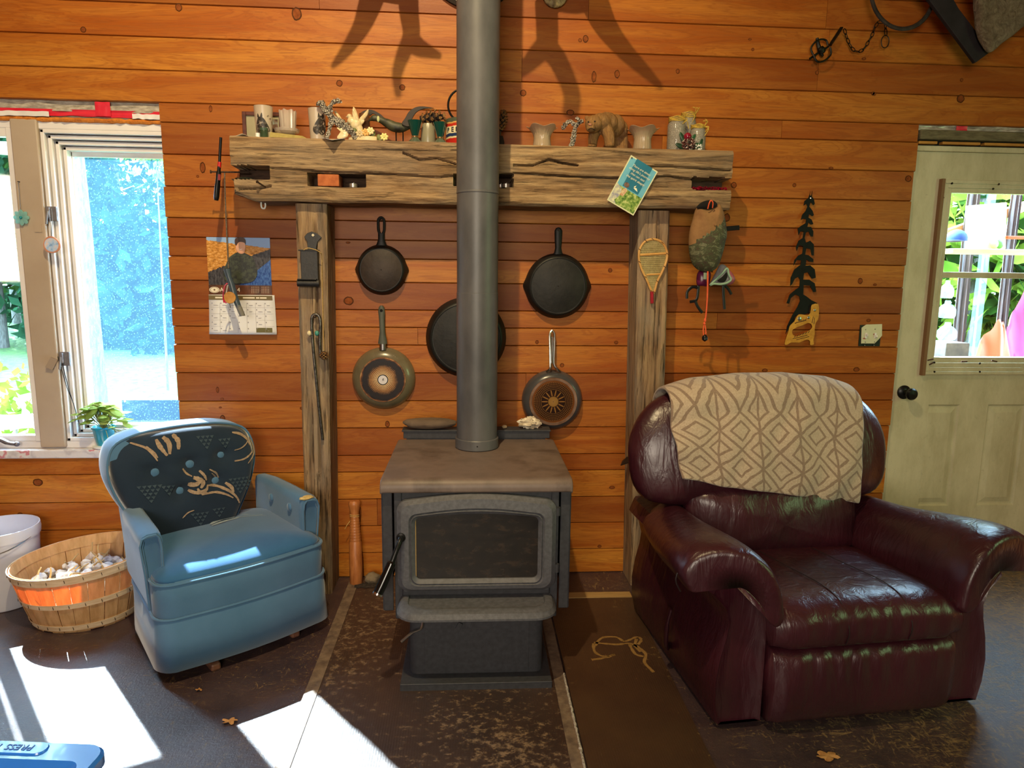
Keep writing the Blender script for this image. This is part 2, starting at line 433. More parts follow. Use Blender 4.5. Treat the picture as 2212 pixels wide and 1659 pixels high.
def flat_wall(name, boxes, seed):
    b = MB()
    for q in boxes: b.box(*q)
    o = struct(name, b, M['pine'], smooth=0)
    a = o.data.attributes.new('board', 'FLOAT', 'FACE'); r = random.Random(seed); a.data.foreach_set('value', [r.random() for _ in b.f]); return o
flat_wall('wall_left', [(-3.40, -3.25, -5.8, .15, 0, 4.4)], 1)
flat_wall('wall_right', [(3.6, 3.75, -5.8, .15, 0, 4.4)], 2)
flat_wall('wall_rear', [(-3.4, 3.75, -5.8, -5.6, 0, 4.4)], 3)
b = MB(); b.box(-3.4, 3.75, -5.8, .15, 4.4, 4.5); struct('ceiling', b, pm('ceiling_boards', '#b98a58', '#c99a64', scale=3, stretch=(1, 8, 1), rough=.6), smooth=0)
b = MB(); b.box(-3.4, 3.75, -5.8, .15, -.12, 0); struct('floor', b, M['floor'], smooth=0)

# hearth boards under the stove
HR = math.radians(-.9); HC = Vector((.06, -.6, 0))
def hx(x, y, z): v = Vector((x, y, 0)) - HC; c, s_ = math.cos(HR), math.sin(HR); return Vector((HC.x + v.x * c - v.y * s_, HC.y + v.x * s_ + v.y * c, z))
def hbox(mb, x0, x1, y0, y1, z0, z1):
    mb.add([hx(x, y, z) for x in (x0, x1) for y in (y0, y1) for z in (z0, z1)], [(0, 1, 3, 2), (4, 6, 7, 5), (0, 4, 5, 1), (2, 3, 7, 6), (0, 2, 6, 4), (1, 5, 7, 3)])
def m_hearth(name, base, base2, chip, lo, rough):
    t = NT(name)
    n1 = t.noise(t.coord('Object', (1, 1, 1)), 5, 6, .6)
    c = t.ramp(n1, [(.3, base), (.7, base2)])
    ch = t.noise(t.coord('Object', (18, 24, 1)), 1.6, 8, .78)
    pat = t.noise(t.coord('Object', (1, 1, 1)), 1.5, 3, .5)
    k = t.math('ADD', ch, t.math('MULTIPLY', t.math('SUBTRACT', pat, .5), .35))
    mk = t.ramp(k, [(lo, (0, 0, 0)), (lo + .10, (1, 1, 1))])
    c = t.mix(t.math('MULTIPLY', mk, .75), c, chip)
    t.set(Base_Color=c, Roughness=t.math('ADD', t.math('MULTIPLY', mk, .25), rough), Specular_IOR_Level=.8)
    wv = t.n('ShaderNodeTexWave', bands_direction='X'); wv.inputs['Scale'].default_value = 38; t.l(t.coord('Object'), wv.inputs[0])
    t.bump(t.math('ADD', t.math('MULTIPLY', wv.outputs['Fac'], .12), ch), .35, .004)
    return t.mat
M['hearth_l'] = m_hearth('worn_hearth_board', '#2f2320', '#413029', '#8d7256', .52, .38)
M['hearth_r'] = m_hearth('brown_hearth_board', '#38251a', '#45301f', '#8f7040', .60, .42)
M['strip'] = pm('worn_edge_strip', '#5a4a40', '#7d6a58', scale=30, rough=.6, bump=.3)
b = MB(); hbox(b, -.512, .372, -1.75, -.03, .0, .010)
ho = struct('trim_1', b, M['hearth_l'], smooth=0)
e = MB(); hbox(e, -.535, -.49, -1.75, -.03, .0, .0125); hbox(e, .335, .376, -1.75, -.03, .0, .0125)
struct('edge_strip', e, M['strip'], ho, smooth=0)
b = MB(); hbox(b, .384, .765, -1.75, -.283, .0, .009); hr = struct('trim_2', b, M['hearth_r'], smooth=0)
e = MB(); hbox(e, .46, .765, -.281, -.228, .0, .011); struct('trim_3', e, pm('bare_wood_strip', '#9c7a48', '#b08d58', scale=10, stretch=(1, 8, 1), rough=.7), smooth=0)
# scuffed drag marks left on the right hand board
e = MB(); rs2 = random.Random(5)
sc_pts = [[(1285, 1395), (1300, 1378), (1330, 1376), (1350, 1385), (1375, 1376), (1385, 1382), (1378, 1392)], [(1283, 1388), (1330, 1392), (1360, 1390), (1382, 1400), (1395, 1414), (1392, 1430), (1405, 1445), (1412, 1452)],
          [(1282, 1390), (1285, 1408), (1305, 1418), (1328, 1414), (1300, 1422), (1278, 1425)], [(1360, 1392), (1372, 1412), (1390, 1418)], [(1375, 1380), (1372, 1395), (1384, 1408)]]
for pl in sc_pts:
    q = catmull([G(x, y, .0093) for x, y in pl], 5)
    for i in range(len(q) - 1):
        d = (q[i + 1] - q[i]); nrm = Vector((-d.y, d.x, 0)).normalized(); wd = .006 + .005 * nz(i * .7, pl[0][0])
        wd2 = .006 + .005 * nz((i + 1) * .7, pl[0][0])
        e.add([q[i] + nrm * wd, q[i] - nrm * wd, q[i + 1] - nrm * wd2, q[i + 1] + nrm * wd2], [(0, 1, 2, 3)])
obj('scuff_mark', e, pm('scuffed_paint', '#7d5c2c', '#94713c', scale=60, rough=.7), hr, smooth=0)
b = MB(); b.box(-.55, .8, -.03, .0, 0, .035)

# ------------------------------------------------------------ window
win = MB(); WY = .045
# outer vinyl frame, flush behind the boards
win.box(-2.42, -1.27, WY - .02, .14, .640, .672); win.box(-2.42, -1.27, WY - .02, .14, 2.035, 2.075)
wf = struct('window_1', win, M['vinyl'], smooth=0, bevel=.004)
b = MB(); b.box(-1.905, -1.795, WY - .035, .12, .645, 2.072); obj('mullion', b, M['vinyl_beige'], wf, smooth=0, bevel=.006)
b = MB(); b.obox((-1.826, WY - .036, 1.62), (.030, .004, .034)); obj('sticker', b, M['vinyl_beige'], wf, smooth=0)
# fixed sash on the right: three nested steps
b = MB()
x0, x1, z0, z1 = -1.792, -1.20, .672, 2.035
for k in range(4):
    d = .021 * k; y0 = WY - .022 + .016 * k; ww = .016
    b.box(x0 + d, x0 + d + ww, y0, .12, z0 + d * .8, z1 - d); b.box(x1 - d - ww, x1 - d, y0, .12, z0 + d * .8, z1 - d)
    b.box(x0 + d, x1 - d, y0, .12, z1 - d - ww, z1 - d); b.box(x0 + d, x1 - d, y0, .12, z0 + d * .8, z0 + d * .8 + ww)
b.box(x0, x1, .105, .118, z1 - .10, z1); b.box(x0, x0 + .085, .105, .118, z0, z1); b.box(x0, x1, .105, .118, z0, z0 + .06)
obj('sash', b, M['vinyl'], wf, smooth=0, bevel=.003)
t = NT('dusty_insect_screen')
tb = t.n('ShaderNodeBsdfTransparent'); tl = t.n('ShaderNodeBsdfTranslucent'); tl.inputs[0].default_value = (.20, .42, .62, 1)
mx = t.n('ShaderNodeMixShader')
vz = t.n('ShaderNodeTexVoronoi'); vz.inputs['Scale'].default_value = 95; t.l(t.coord('Object'), vz.inputs[0])
sp = t.ramp(vz.outputs['Distance'], [(.10, (.34, .34, .34)), (.24, (.040, .040, .040))])  # denser spots paint bright sparkles into the screen
t.l(sp, mx.inputs[0]); t.l(tb.outputs[0], mx.inputs[1]); t.l(tl.outputs[0], mx.inputs[2]); t.l(mx.outputs[0], t.out.inputs[0])
M['screen'] = t.mat
t = NT('window_glass')
tb = t.n('ShaderNodeBsdfTransparent'); tb.inputs[0].default_value = (.93, .97, .98, 1)
gl = t.n('ShaderNodeBsdfGlossy'); gl.inputs['Roughness'].default_value = .03
mx = t.n('ShaderNodeMixShader'); mx.inputs[0].default_value = .05
t.l(tb.outputs[0], mx.inputs[1]); t.l(gl.outputs[0], mx.inputs[2]); t.l(mx.outputs[0], t.out.inputs[0]); M['glass'] = t.mat
b = MB(); b.box(-1.74, -1.22, .108, .111, .70, 1.99); obj('insect_screen', b, M['screen'], wf, smooth=0)
b = MB(); b.box(-1.74, -1.22, .118, .122, .70, 1.99); obj('pane', b, M['glass'], wf, smooth=0)
# opened left casement, swung outwards on its far hinge
cas = MB(); hinge = Vector((-2.40, .13, 0)); ang = math.radians(24)
def cs(u, v, z): return hinge + Vector((math.cos(ang) * u - math.sin(ang) * v, math.sin(ang) * u + math.cos(ang) * v, z))
def cbox(mb, u0, u1, v0, v1, z0, z1): mb.add([cs(u, v, z) for u in (u0, u1) for v in (v0, v1) for z in (z0, z1)], [(0, 1, 3, 2), (4, 6, 7, 5), (0, 4, 5, 1), (2, 3, 7, 6), (0, 2, 6, 4), (1, 5, 7, 3)])
cbox(cas, 0, .06, 0, .04, .68, 2.02); cbox(cas, .45, .505, 0, .04, .68, 2.02); cbox(cas, 0, .505, 0, .04, 1.965, 2.02); cbox(cas, 0, .505, 0, .04, .68, .745)
cbox(cas, .462, .49, -.012, .0, .70, 2.0)
so = obj('casement_sash', cas, M['vinyl'], wf, smooth=0, bevel=.004)
g = MB(); cbox(g, .05, .46, .016, .02, .74, 1.97); obj('pane', g, M['glass'], so, smooth=0)
b = MB(); b.box(-2.42, -1.905, WY - .02, .06, .672, .70); b.box(-1.93, -1.905, WY - .025, .12, .672, 2.035); b.box(-2.42, -1.905, WY - .02, .06, 2.0, 2.035); obj('casement_stop', b, M['vinyl'], wf, smooth=0, bevel=.003)
# crank handle at the lower left
b = MB(); p = W(0, 955, WY - .04); b.tube(catmull([p + Vector((-.03, 0, .012)), p + Vector((.01, -.012, .014)), p + Vector((.045, -.016, .0)), p + Vector((.075, -.014, -.006))], 5), [.011] * 10 + [.009] * 6, 8)
b.ball(p + Vector((.08, -.014, -.006)), .012); obj('crank_handle', b, pm('worn_metal_handle', '#6e6a72', '#8c8890', metal=.6, rough=.4), wf)
# sash locks on the right frame
M['lockmetal'] = pm('grey_lock_metal', '#77757c', '#8f8d94', scale=30, metal=.5, rough=.45)
for (px, py) in ((112, 462), (140, 775)):
    p = W(px, py, WY - .024); b = MB(); b.obox(p, (.045, .008, .062)); b.obox(p + Vector((-.006, -.01, .004)), (.012, .014, .045)); b.tube([p + Vector((-.008, -.016, .01)), p + Vector((-.014, -.024, -.045))], .005, 8)
    obj('sash_lock', b, M['lockmetal'], wf, smooth=0, bevel=.002)
b = MB(); b.obox(W(112, 785, WY - .04), (.030, .016, .05), (0, .5, .3)); obj('tape_tab', b, pm('brown_tape', '#8f7a66', rough=.5), wf, smooth=0)
b = MB(); q0 = W(125, 770, WY - .035)
for dx in (0, .012):
    b.tube(catmull([q0 + Vector((dx, 0, 0)), W(145, 835, WY - .035) + Vector((dx * .5, -.003, 0)), W(158, 870, WY - .033), W(170, 912, WY - .03)], 5), .0016, 6)
obj('cord', b, M['black'], wf)
# sill: foil covered ledge
t = NT('printed_foil'); n1 = t.noise(t.coord('Object', (6, 12, 6)), 2.2, 3, .5)
c = t.ramp(n1, [(.44, '#d4d0d2'), (.52, '#bdb8be'), (.62, '#d9d6d6'), (.66, '#c46a78'), (.72, '#d9d6d6')])
t.set(Base_Color=c, Roughness=.3); t.bump(n1, .3, .02); M['foil'] = t.mat
b = MB(); b.box(-2.42, -1.283, -.014, .10, .600, .640); sill = struct('trim_4', b, M['foil'], smooth=0, bevel=.006)
# header: crinkled membrane, red tape, foam bead
def strip(name, z0, z1, y, mat, amp, x0=-2.42, x1=-1.285, fr=9, seed=0, n=90, rag=0):
    b = MB()
    b.grid(lambda u, v: Vector((x0 + (x1 - x0) * u, y + amp * nz(u * fr * (x1 - x0), v * 2.2, seed), z0 + (z1 - z0) * v + (rag * nz(u * 14, seed + 3) if v == 0 else 0))), n, 9)
    return struct(name, b, mat)
M['membrane'] = pm('grey_membrane', '#8c8579', '#c2bbb0', scale=9, stretch=(3, 1, 9), rough=.25, spec=.8)
M['redtape'] = pm('red_sheathing_tape', '#c81f36', '#d8384a', scale=5, rough=.3)
M['foam'] = pm('orange_foam', '#b96a22', '#d9852c', scale=30, rough=.85, bump=.8, bdist=.01)
b = MB(); b.box(-2.42, -1.283, .03, .12, 2.072, 2.150); struct('trim_5', b, M['membrane'], smooth=0)
strip('trim_6', 2.108, 2.150, .022, M['membrane'], .012, seed=1)
strip('trim_7', 2.088, 2.116, .018, M['redtape'], .006, seed=2, rag=.004)
p0, p1 = W(203, 230), W(236, 230)
b = MB(); b.grid(lambda u, v: Vector((p0.x + (p1.x - p0.x) * u, .008 + .004 * nz(u * 3, v * 3, 8), 2.09 + .058 * v)), 8, 8); struct('trim_8', b, M['redtape'])
for (xa, xb) in ((-1.955, -1.74), (-1.40, -1.283)):
    b = MB(); b.grid(lambda u, v: Vector((xa + (xb - xa) * u, .0085 + .003 * nz(u * 6, v, xa), 2.083 + .020 * v + .004 * nz(u * 5, xa))), 24, 4); struct('trim_%d' % (9 if xa < -1.8 else 10), b, M['vinyl'])
b = MB(); n = 60
b.tube([Vector((-2.42 + 1.137 * i / n, .022 + .008 * nz(i * .6), 2.074 + .004 * nz(i * .45, 3))) for i in range(n + 1)], [.010 + .006 * nz(i * .8, 9) for i in range(n + 1)], 8); struct('trim_11', b, M['foam'])

# ------------------------------------------------------------ door
DY = .028
M['door'] = pm('scuffed_cream_door', '#b9b08c', '#c6be9c', '#cfc8a8', scale=3, rough=.45, bump=.06, bscale=60)
dm = NT('painted_door'); n1 = dm.noise(dm.coord('Object', (3, 3, 1.2)), 3, 7, .7); n2 = dm.noise(dm.coord('Object', (20, 20, 20)), 2, 7, .8)
c = dm.ramp(n1, [(.35, '#b4ad8c'), (.6, '#c9c3a4')])
sx = dm.n('ShaderNodeSeparateXYZ'); dm.l(dm.coord('Object'), sx.inputs[0])
c = dm.mix(dm.math('MULTIPLY', dm.ramp(n2, [(.60, (0, 0, 0)), (.70, (1, 1, 1))]), .35), c, '#6f6a50')
dm.set(Base_Color=c, Roughness=.5); M['door'] = dm.mat
x0, x1, z0, z1 = 2.08, 3.03, .015, 2.035
gx0, gz0, gx1, gz1 = W(2017, 772, DY).x, W(2017, 772, DY).z, 2.87, W(2041, 415, DY).z
b = MB()
b.box(x0, gx0, DY, DY + .045, z0, z1); b.box(gx1, x1, DY, DY + .045, z0, z1); b.box(gx0, gx1, DY, DY + .045, gz1, z1)
pl = W(1989, 874, DY), W(2070, 1092, DY); pr = W(2133, 873, DY)
pw = .18; pz1, pz0 = pl[0].z, pl[1].z; pxa = pl[0].x + .004; pxb = pr.x + .004
b.box(gx0, gx1, DY, DY + .045, pz1, gz0)
b.box(gx0, pxa, DY, DY + .045, z0, pz1) if gx0 < pxa else None
b.box(pxa + .20, pxb, DY, DY + .045, pz0, pz1); b.box(pxb + .20, gx1, DY, DY + .045, pz0, pz1); b.box(gx0, gx1, DY, DY + .045, z0, pz0)
for px in (pxa, pxb):
    w_ = .20; h = pz1 - pz0
    def rr(ins, y): return [Vector((px + ins, y, pz0 + ins)), Vector((px + w_ - ins, y, pz0 + ins)), Vector((px + w_ - ins, y, pz1 - ins)), Vector((px + ins, y, pz1 - ins))]
    b.loft([rr(0, DY), rr(.008, DY + .008), rr(.016, DY + .008), rr(.042, DY + .0015)], cap=False)
    k = b.add(rr(.042, DY + .0015), [(0, 1, 2, 3)])
dr = struct('door_1', b, M['door'], smooth=0)
fx0 = W(2027, 389, DY).x; fx1 = 2.945; fz1 = W(2027, 389, DY).z; fz0 = W(1990, 808, DY).z
fx0 = (fx0 + W(1990, 808, DY).x) / 2
f = MB()
def ringbox(mb, a0, a1, c0, c1, y0, y1, t_): mb.box(a0, a0 + t_, y0, y1, c0, c1); mb.box(a1 - t_, a1, y0, y1, c0, c1); mb.box(a0 + t_, a1 - t_, y0, y1, c1 - t_, c1); mb.box(a0 + t_, a1 - t_, y0, y1, c0, c0 + t_)
ringbox(f, fx0, fx1, fz0, fz1, DY - .022, DY, .016)
ringbox(f, fx0 + .016, fx1 - .016, fz0 + .016, fz1 - .016, DY - .016, DY + .004, .02)
ringbox(f, fx0 + .036, fx1 - .036, fz0 + .036, fz1 - .036, DY - .010, DY + .004, .022)
lab(obj('window_frame', f, M['door'], dr, smooth=0, bevel=.002), 'pale raised frame around the door glass')
f = MB(); zb = W(2060, 594, DY).z; f.box(gx0 - .01, gx1 + .01, DY - .006, DY + .03, zb - .014, zb + .014); obj('glazing_bar', f, M['door'], dr, smooth=0, bevel=.002)
f = MB(); f.box(gx0, gx1, DY + .02, DY + .024, gz0, gz1); obj('glass', f, M['glass'], dr, smooth=0)
f = MB(); f.box(fx0 - .003, fx0 + .012, DY - .024, DY, fz0 - .004, fz1 + .004); lab(obj('trim_strip', f, pm('brown_trim_edge', '#7d5a3c', rough=.5), dr, smooth=0), 'brown edge strip of the door glass frame')
f = MB()
for (px, py) in ((2056, 396), (2157, 398), (2145, 408), (2018, 783), (2116, 785), (2018, 803), (2116, 803), (2037, 427), (2024, 545), (2012, 660)):
    p = W(px, py, DY - .02); f.tube([p, p + Vector((0, -.003, 0))], .005, 8)
obj('screw', f, M['rustiron'], dr)
f = MB(); rk = random.Random(3)
for (px, py, a) in ((2010, 777, -.2), (2013, 785, -.5), (2083, 781, 0), (2148, 780, .2)):
    p = W(px, py, DY - .017); f.obox(p, (.03, .003, .006), (0, a, 0))
obj('flaked_paint', f, pm('flaked_brown', '#4a3022', rough=.8), dr, smooth=0)
k = MB(); p = W(1952, 847, DY); MK = Matrix.Translation(p) @ Matrix.Rotation(PI / 2, 4, 'X')
k.lathe([(.0, 0), (.034, 0), (.034, .006), (.028, .012), (.014, .016), (.013, .040), (.020, .046), (.028, .056), (.029, .066), (.022, .076), (.0, .078)], 28, MK)
lab(obj('knob', k, M['black'], dr), 'round black door knob')
# jamb and header over the door
b = MB(); b.box(2.10, 3.04, DY - .012, .10, 2.037, 2.06); b.box(2.10, 3.04, DY - .008, .1, 2.036, 2.0375); struct('trim_12', b, M['door'], smooth=0, bevel=.003)
b = MB(); b.box(2.108, 3.04, -.004, .06, 2.085, 2.128); struct('trim_13', b, pm('rough_grey_lath', '#5d563e', '#7d7658', scale=16, stretch=(1, 3, 5), rough=.9, bump=.7, bdist=.01), smooth=0, bevel=.006)
b = MB()
for (a, c) in ((2.11, 2.20), (2.225, 2.41), (2.43, 2.75), (2.77, 3.0)): b.box(a, c, .004, .05, 2.066, 2.078)
struct('trim_14', b, pm('yellow_shim_wood', '#a8702c', '#c08a3a', scale=8, rough=.6), smooth=0, bevel=.002)
strip('trim_15', 2.126, 2.150, .016, M['membrane'], .012, 2.108, 3.04, seed=5, rag=.003)
p0, p1 = W(2068, 268), W(2092, 268)
b = MB(); b.grid(lambda u, v: Vector((p0.x + (p1.x - p0.x) * u, .004 + .003 * nz(u * 3, v * 3, 8), 2.126 + .022 * v)), 6, 5); struct('trim_16', b, M['redtape'])
b = MB(); b.box(2.10, 3.04, .03, .10, 2.06, 2.150); struct('trim_17', b, M['gap'], smooth=0)
b = MB(); b.box(2.07, 3.04, -.015, .10, .0, .016); struct('trim_18', b, M['black'], smooth=0)
# ------------------------------------------------------------ outdoors
M['lawn'] = pm('sunny_grass', '#34502a', '#567a36', scale=9, rough=.9, bump=.6, bdist=.05)
b = MB(); b.grid(lambda u, v: Vector((-24 + 48 * u, .3 + 45 * v, -.42 + .5 * v + .1 * nz(u * 20, v * 20))), 30, 30); struct('lawn', b, M['lawn'])
def leaf_mat(name, a, c, tr):
    t = NT(name); f = t.noise(t.coord('Object'), 2.2, 3)
    d = t.n('ShaderNodeBsdfDiffuse'); l = t.n('ShaderNodeBsdfTranslucent'); mx = t.n('ShaderNodeMixShader'); mx.inputs[0].default_value = tr
    col = t.ramp(f, [(.35, a), (.65, c)]); t.l(col, d.inputs[0]); t.l(col, l.inputs[0])
    t.l(d.outputs[0], mx.inputs[1]); t.l(l.outputs[0], mx.inputs[2]); t.l(mx.outputs[0], t.out.inputs[0]); return t.mat
M['leafA'] = leaf_mat('forest_leaves', '#1c3a1c', '#3f6428', .45)
M['leafB'] = leaf_mat('yellow_green_leaves', '#4c6a20', '#86983a', .5)
M['leafC'] = leaf_mat('dark_forest_leaves', '#122a1e', '#284a30', .35)
M['bark'] = pm('grey_bark', '#4a4844', '#6d6a64', scale=9, stretch=(4, 4, 1), rough=.95, bump=.8, bdist=.02)
def leaves(b, centres, n, size, rnd):
    for _ in range(n):
        c, r = rnd.choice(centres)
        while True:
            d = Vector((rnd.uniform(-1, 1), rnd.uniform(-1, 1), rnd.uniform(-1, 1)))
            if d.length < 1: break
        p = Vector(c) + Vector((d.x * r[0], d.y * r[1], d.z * r[2]))
        a = Vector((rnd.gauss(0, 1), rnd.gauss(0, 1), rnd.gauss(0, 1))).normalized(); q = a.orthogonal().normalized(); s_ = size * rnd.uniform(.6, 1.3)
        b.add([p - a * s_, p + q * s_ * .45, p + a * s_, p - q * s_ * .45], [(0, 1, 2, 3)])
def tree(name, label, cat, x, y, h, tr, crown, n, size, mat, seed, group=None, z0=-.45):
    rnd = random.Random(seed)
    t = thing(name, label, cat, (x, y, z0), 0, group)
    b = MB(); k = 8
    b.tube([Vector((x + .12 * nz(i * .5, seed) * i / k, y, z0 + h * .85 * i / k)) for i in range(k + 1)], [tr * (1 - .6 * i / k) for i in range(k + 1)], 10)
    obj('trunk', b, M['bark'], t)
    b = MB(); leaves(b, crown, n, size, rnd); obj('crown', b, mat, t, smooth=0); return t
def blobs(x, y, z0, z1, w, n, seed):
    r = random.Random(seed); return [((x + r.uniform(-w, w), y + r.uniform(-w * .6, w * .6), r.uniform(z0, z1)), (w * .6, w * .5, (z1 - z0) * .22)) for _ in range(n)]
p = G(205, 893, -.30)
tree('maple_tree', 'tree with a straight grey trunk standing nearest the window on the grass', 'tree', p.x, p.y, 7.5, .16, blobs(p.x, p.y, 4.4, 7, 1.8, 8, 3), 500, .13, M['leafB'], 21)
TS = [(-5.6, 13, 6.5, 'leafC'), (-8.0, 14, 7, 'leafA'), (-10.2, 13, 7, 'leafC'), (-12.5, 15, 7, 'leafA'), (-7.0, 18, 8, 'leafC'), (-9.6, 19, 8.5, 'leafA'), (-13.5, 19, 8.5, 'leafC'), (-4.2, 18, 7.5, 'leafA')]
nm = ['bushy dark green tree at the right edge of the woods beyond the lawn', 'mid green tree left of the dark one at the edge of the woods', 'dark green tree in the middle of the near row of woods', 'mid green tree at the left of the near row of woods',
      'tall dark green tree in the back row of woods, toward the right', 'tall mid green tree in the middle of the back row of woods', 'tall dark green tree at the left of the back row of woods', 'mid green tree at the far right of the back row of woods']
for i, (x, y, h, mt) in enumerate(TS):
    tree('forest_tree', nm[i], 'tree', x, y, h, .13, blobs(x, y, -.2, h - .8, 1.9, 16, i + 30), 2100, .24, M[mt], 40 + i, 'trees at the edge of the woods')
for i, (px, py, Y, n, lb) in enumerate([(20, 900, 2.2, 200, 'yellow green shrub just outside the opened casement'), (178, 770, 6.0, 60, 'small yellow leaved sapling beside the grey tree trunk'), (330, 350, 7.5, 150, 'branch of yellow green leaves hanging high outside the right pane')]):
    c = W(px, py, Y); r = [.5, .22, .45][i]
    t = thing('shrub', lb, 'shrub', (c.x, c.y, -.42))
    b = MB(); b.tube([(c.x, c.y, -.42), (c.x + .05, c.y, c.z)], [.02, .008], 6); obj('stem', b, M['bark'], t)
    b = MB(); leaves(b, [((c.x, c.y, c.z), (r, r * .5, r * .9))], n, .06, random.Random(i + 9)); obj('foliage', b, M['leafB'], t, smooth=0)
# dark glossy panel standing outside, right of the plant
a = W(262, 864, .45); c = W(392, 925, .45)
t = thing('outdoor_board', 'dark glossy panel standing outside behind the potted plant', 'panel', ((a.x + c.x) / 2, .46, .0))
b = MB(); b.box(a.x, c.x + .45, .45, .48, -.40, a.z); obj('sheet', b, pm('dark_glossy_panel', '#0d1417', '#15201f', rough=.5, spec=.08), t, smooth=0, bevel=.003)
b = MB(); q = W(270, 867, .449); b.ball(q, .006); obj('screw', b, M['steel'], t)

# things kept in the porch beyond the door
def pbox(name, label, cat, mat, px0, px1, py0, py1, Y, th=.02, tilt=0, bev=.003):
    a = W(px0, py0, Y); c = W(px1, py1, Y); b = MB()
    b.obox(((a.x + c.x) / 2, Y, (a.z + c.z) / 2), (abs(c.x - a.x), th, abs(a.z - c.z)), (0, tilt, 0)); o = obj(name, b, mat, None, smooth=0, bevel=bev); tag(o, label, cat); return o
PY = .55
pbox('porch_shelf', 'pale wooden shelf board across the porch behind the door glass', 'shelf', pm('porch_pine', '#c09a6c', '#d0ac80', scale=5, stretch=(1, 6, 6), rough=.7), 2030, 2420, 538, 553, .62, .22)
pbox('plywood_sheet', 'cream plywood sheet leaning high behind the door glass', 'board', pm('cream_plywood', '#d8caa2', '#e4d8b4', scale=6, rough=.7), 2093, 2165, 440, 542, .66, .02, -.10)
pbox('porch_rafter', 'brown sloping rafter seen through the top of the door glass', 'rafter', pm('porch_rafter_wood', '#8a5f3a', '#a87a4c', scale=6, rough=.8), 2040, 2420, 425, 452, .95, .06, -.35)
for i, (px, wd, lb) in enumerate([(2085, 26, 'dark curtain of plastic strip hanging left of centre behind the door glass'), (2176, 22, 'dark curtain of plastic strip hanging right of centre behind the door glass')]):
    a = W(px - wd / 2, 600, .9); c = W(px + wd / 2, 600, .9); a.z = 2.0; c.z = .2; b = MB()
    b.grid(lambda u, v: Vector((a.x + (c.x - a.x) * u + .006 * math.sin(v * 6), .9 + .012 * math.sin(u * 16) + .01 * nz(v * 4, u * 2), c.z + (a.z - c.z) * v)), 22, 12)
    o = obj('plastic_curtain', b, pm('smoky_plastic_%d' % i, '#3c3a40', '#6d6a70', scale=8, stretch=(8, 1, .4), rough=.25), None); tag(o, lb, 'curtain', 'plastic curtains in the porch')
t = NT('pale_clear_film'); tb = t.n('ShaderNodeBsdfTransparent'); gl = t.n('ShaderNodeBsdfTranslucent'); gl.inputs[0].default_value = (.6, .85, .8, 1); mx = t.n('ShaderNodeMixShader'); mx.inputs[0].default_value = .13
t.l(tb.outputs[0], mx.inputs[1]); t.l(gl.outputs[0], mx.inputs[2]); t.l(mx.outputs[0], t.out.inputs[0]); M['film'] = t.mat
a = W(2112, 600, 1.1); c = W(2128, 600, 1.1); a.z = 2.0; c.z = -.42; b = MB(); b.grid(lambda u, v: Vector((a.x + (c.x - a.x) * u, 1.1 + .02 * math.sin(u * 9 + v * 3), c.z + (a.z - c.z) * v)), 14, 12)
tag(obj('clear_film', b, M['film'], None), 'pale clear film strip hanging in the middle of the porch', 'film')
p = W(2066, 517, .64); t = thing('cloth_hat', 'blue hat set on the porch shelf behind the door glass', 'hat', (p.x, .66, W(2066, 538, .62).z))
b = MB(); b.ball(p, (.055, .06, .055), fn=lambda q, d: Vector((q.x, q.y, max(q.z, -.01)))); obj('crown', b, pm('blue_cloth', '#1c3f86', '#28509a', scale=20, rough=.8), t)
b = MB(); b.ball(p + Vector((-.045, -.04, -.012)), (.045, .05, .006)); obj('brim', b, pm('dark_blue_cloth', '#14264c', rough=.8), t)
for i, (px, py, lb) in enumerate([(2158, 516, 'round green ball resting on the porch shelf'), (2146, 521, 'pale green ball left of the round green one on the porch shelf')]):
    q = W(px, py, .66); b = MB(); b.ball((q.x, .66, W(px, 538, .62).z + .029), .028); tag(obj('green_ball', b, pm('green_ball_%d' % i, ['#4fae58', '#a4dca0'][i], rough=.4), None), lb, 'ball')
pbox('orange_strap', 'orange red strap lying on the porch shelf at the right', 'strap', pm('orange_strap_cloth', '#d8481c', rough=.7), 2170, 2300, 510, 518, .66, .05)
for i, (pts, col, lb) in enumerate([([(2098, 800), (2114, 738), (2140, 715), (2152, 690), (2166, 700), (2176, 760), (2190, 1300), (2080, 1300)], '#d85a3a', 'orange red rain coat hanging at the bottom of the door glass'), ([(2160, 1300), (2165, 778), (2178, 700), (2196, 668), (2240, 650), (2290, 1300)], '#b02a58', 'crimson jacket hanging right of the orange coat behind the door glass')]):
    Y = .78 + .30 * i; pl = [W(x, y, Y) for x, y in pts]; o2 = [(p.x, p.z) for p in catmull([Vector((q.x, 0, q.z)) for q in pl], 4)]
    b = MB(); b.pillow(o2, lambda a_, b_, h, s_: Vector((a_, Y - s_ * h * .05 + .015 * math.sin(a_ * 60), b_)), 5); tag(obj('rain_coat' if i == 0 else 'jacket', b, pm('coat_cloth_%d' % i, col, rough=.7), None), lb, 'coat')
for i, (py, r) in enumerate([(625, .035), (668, .045), (715, .05)]):
    q = W(2046, py, .6); b = MB(); zz = q.z
    b.lathe([(0, -.05), (r * .8, -.05), (r, -.035), (r, .0), (r * .7, .02), (r * .35, .032), (r * .3, .05), (0, .05)], 20, Matrix.Translation((q.x, .6, zz)))
    t2 = obj('glass_jar', b, M['film'], None); tag(t2, ['topmost glass jar in the column at the left of the door glass', 'middle glass jar in the column at the left of the door glass', 'lowest glass jar in the column at the left of the door glass'][i], 'jar', 'jars in the porch')
b = MB(); q = W(2046, 768, .6)
b.box(q.x - .07, q.x + .07, .52, .70, 0.0, W(2046, 738, .6).z); tag(obj('crate_stack', b, pm('dark_crate', '#3a3532', '#5a5048', scale=12, rough=.9), None, smooth=0, bevel=.004), 'dark crate standing at the lower left behind the door glass', 'crate')
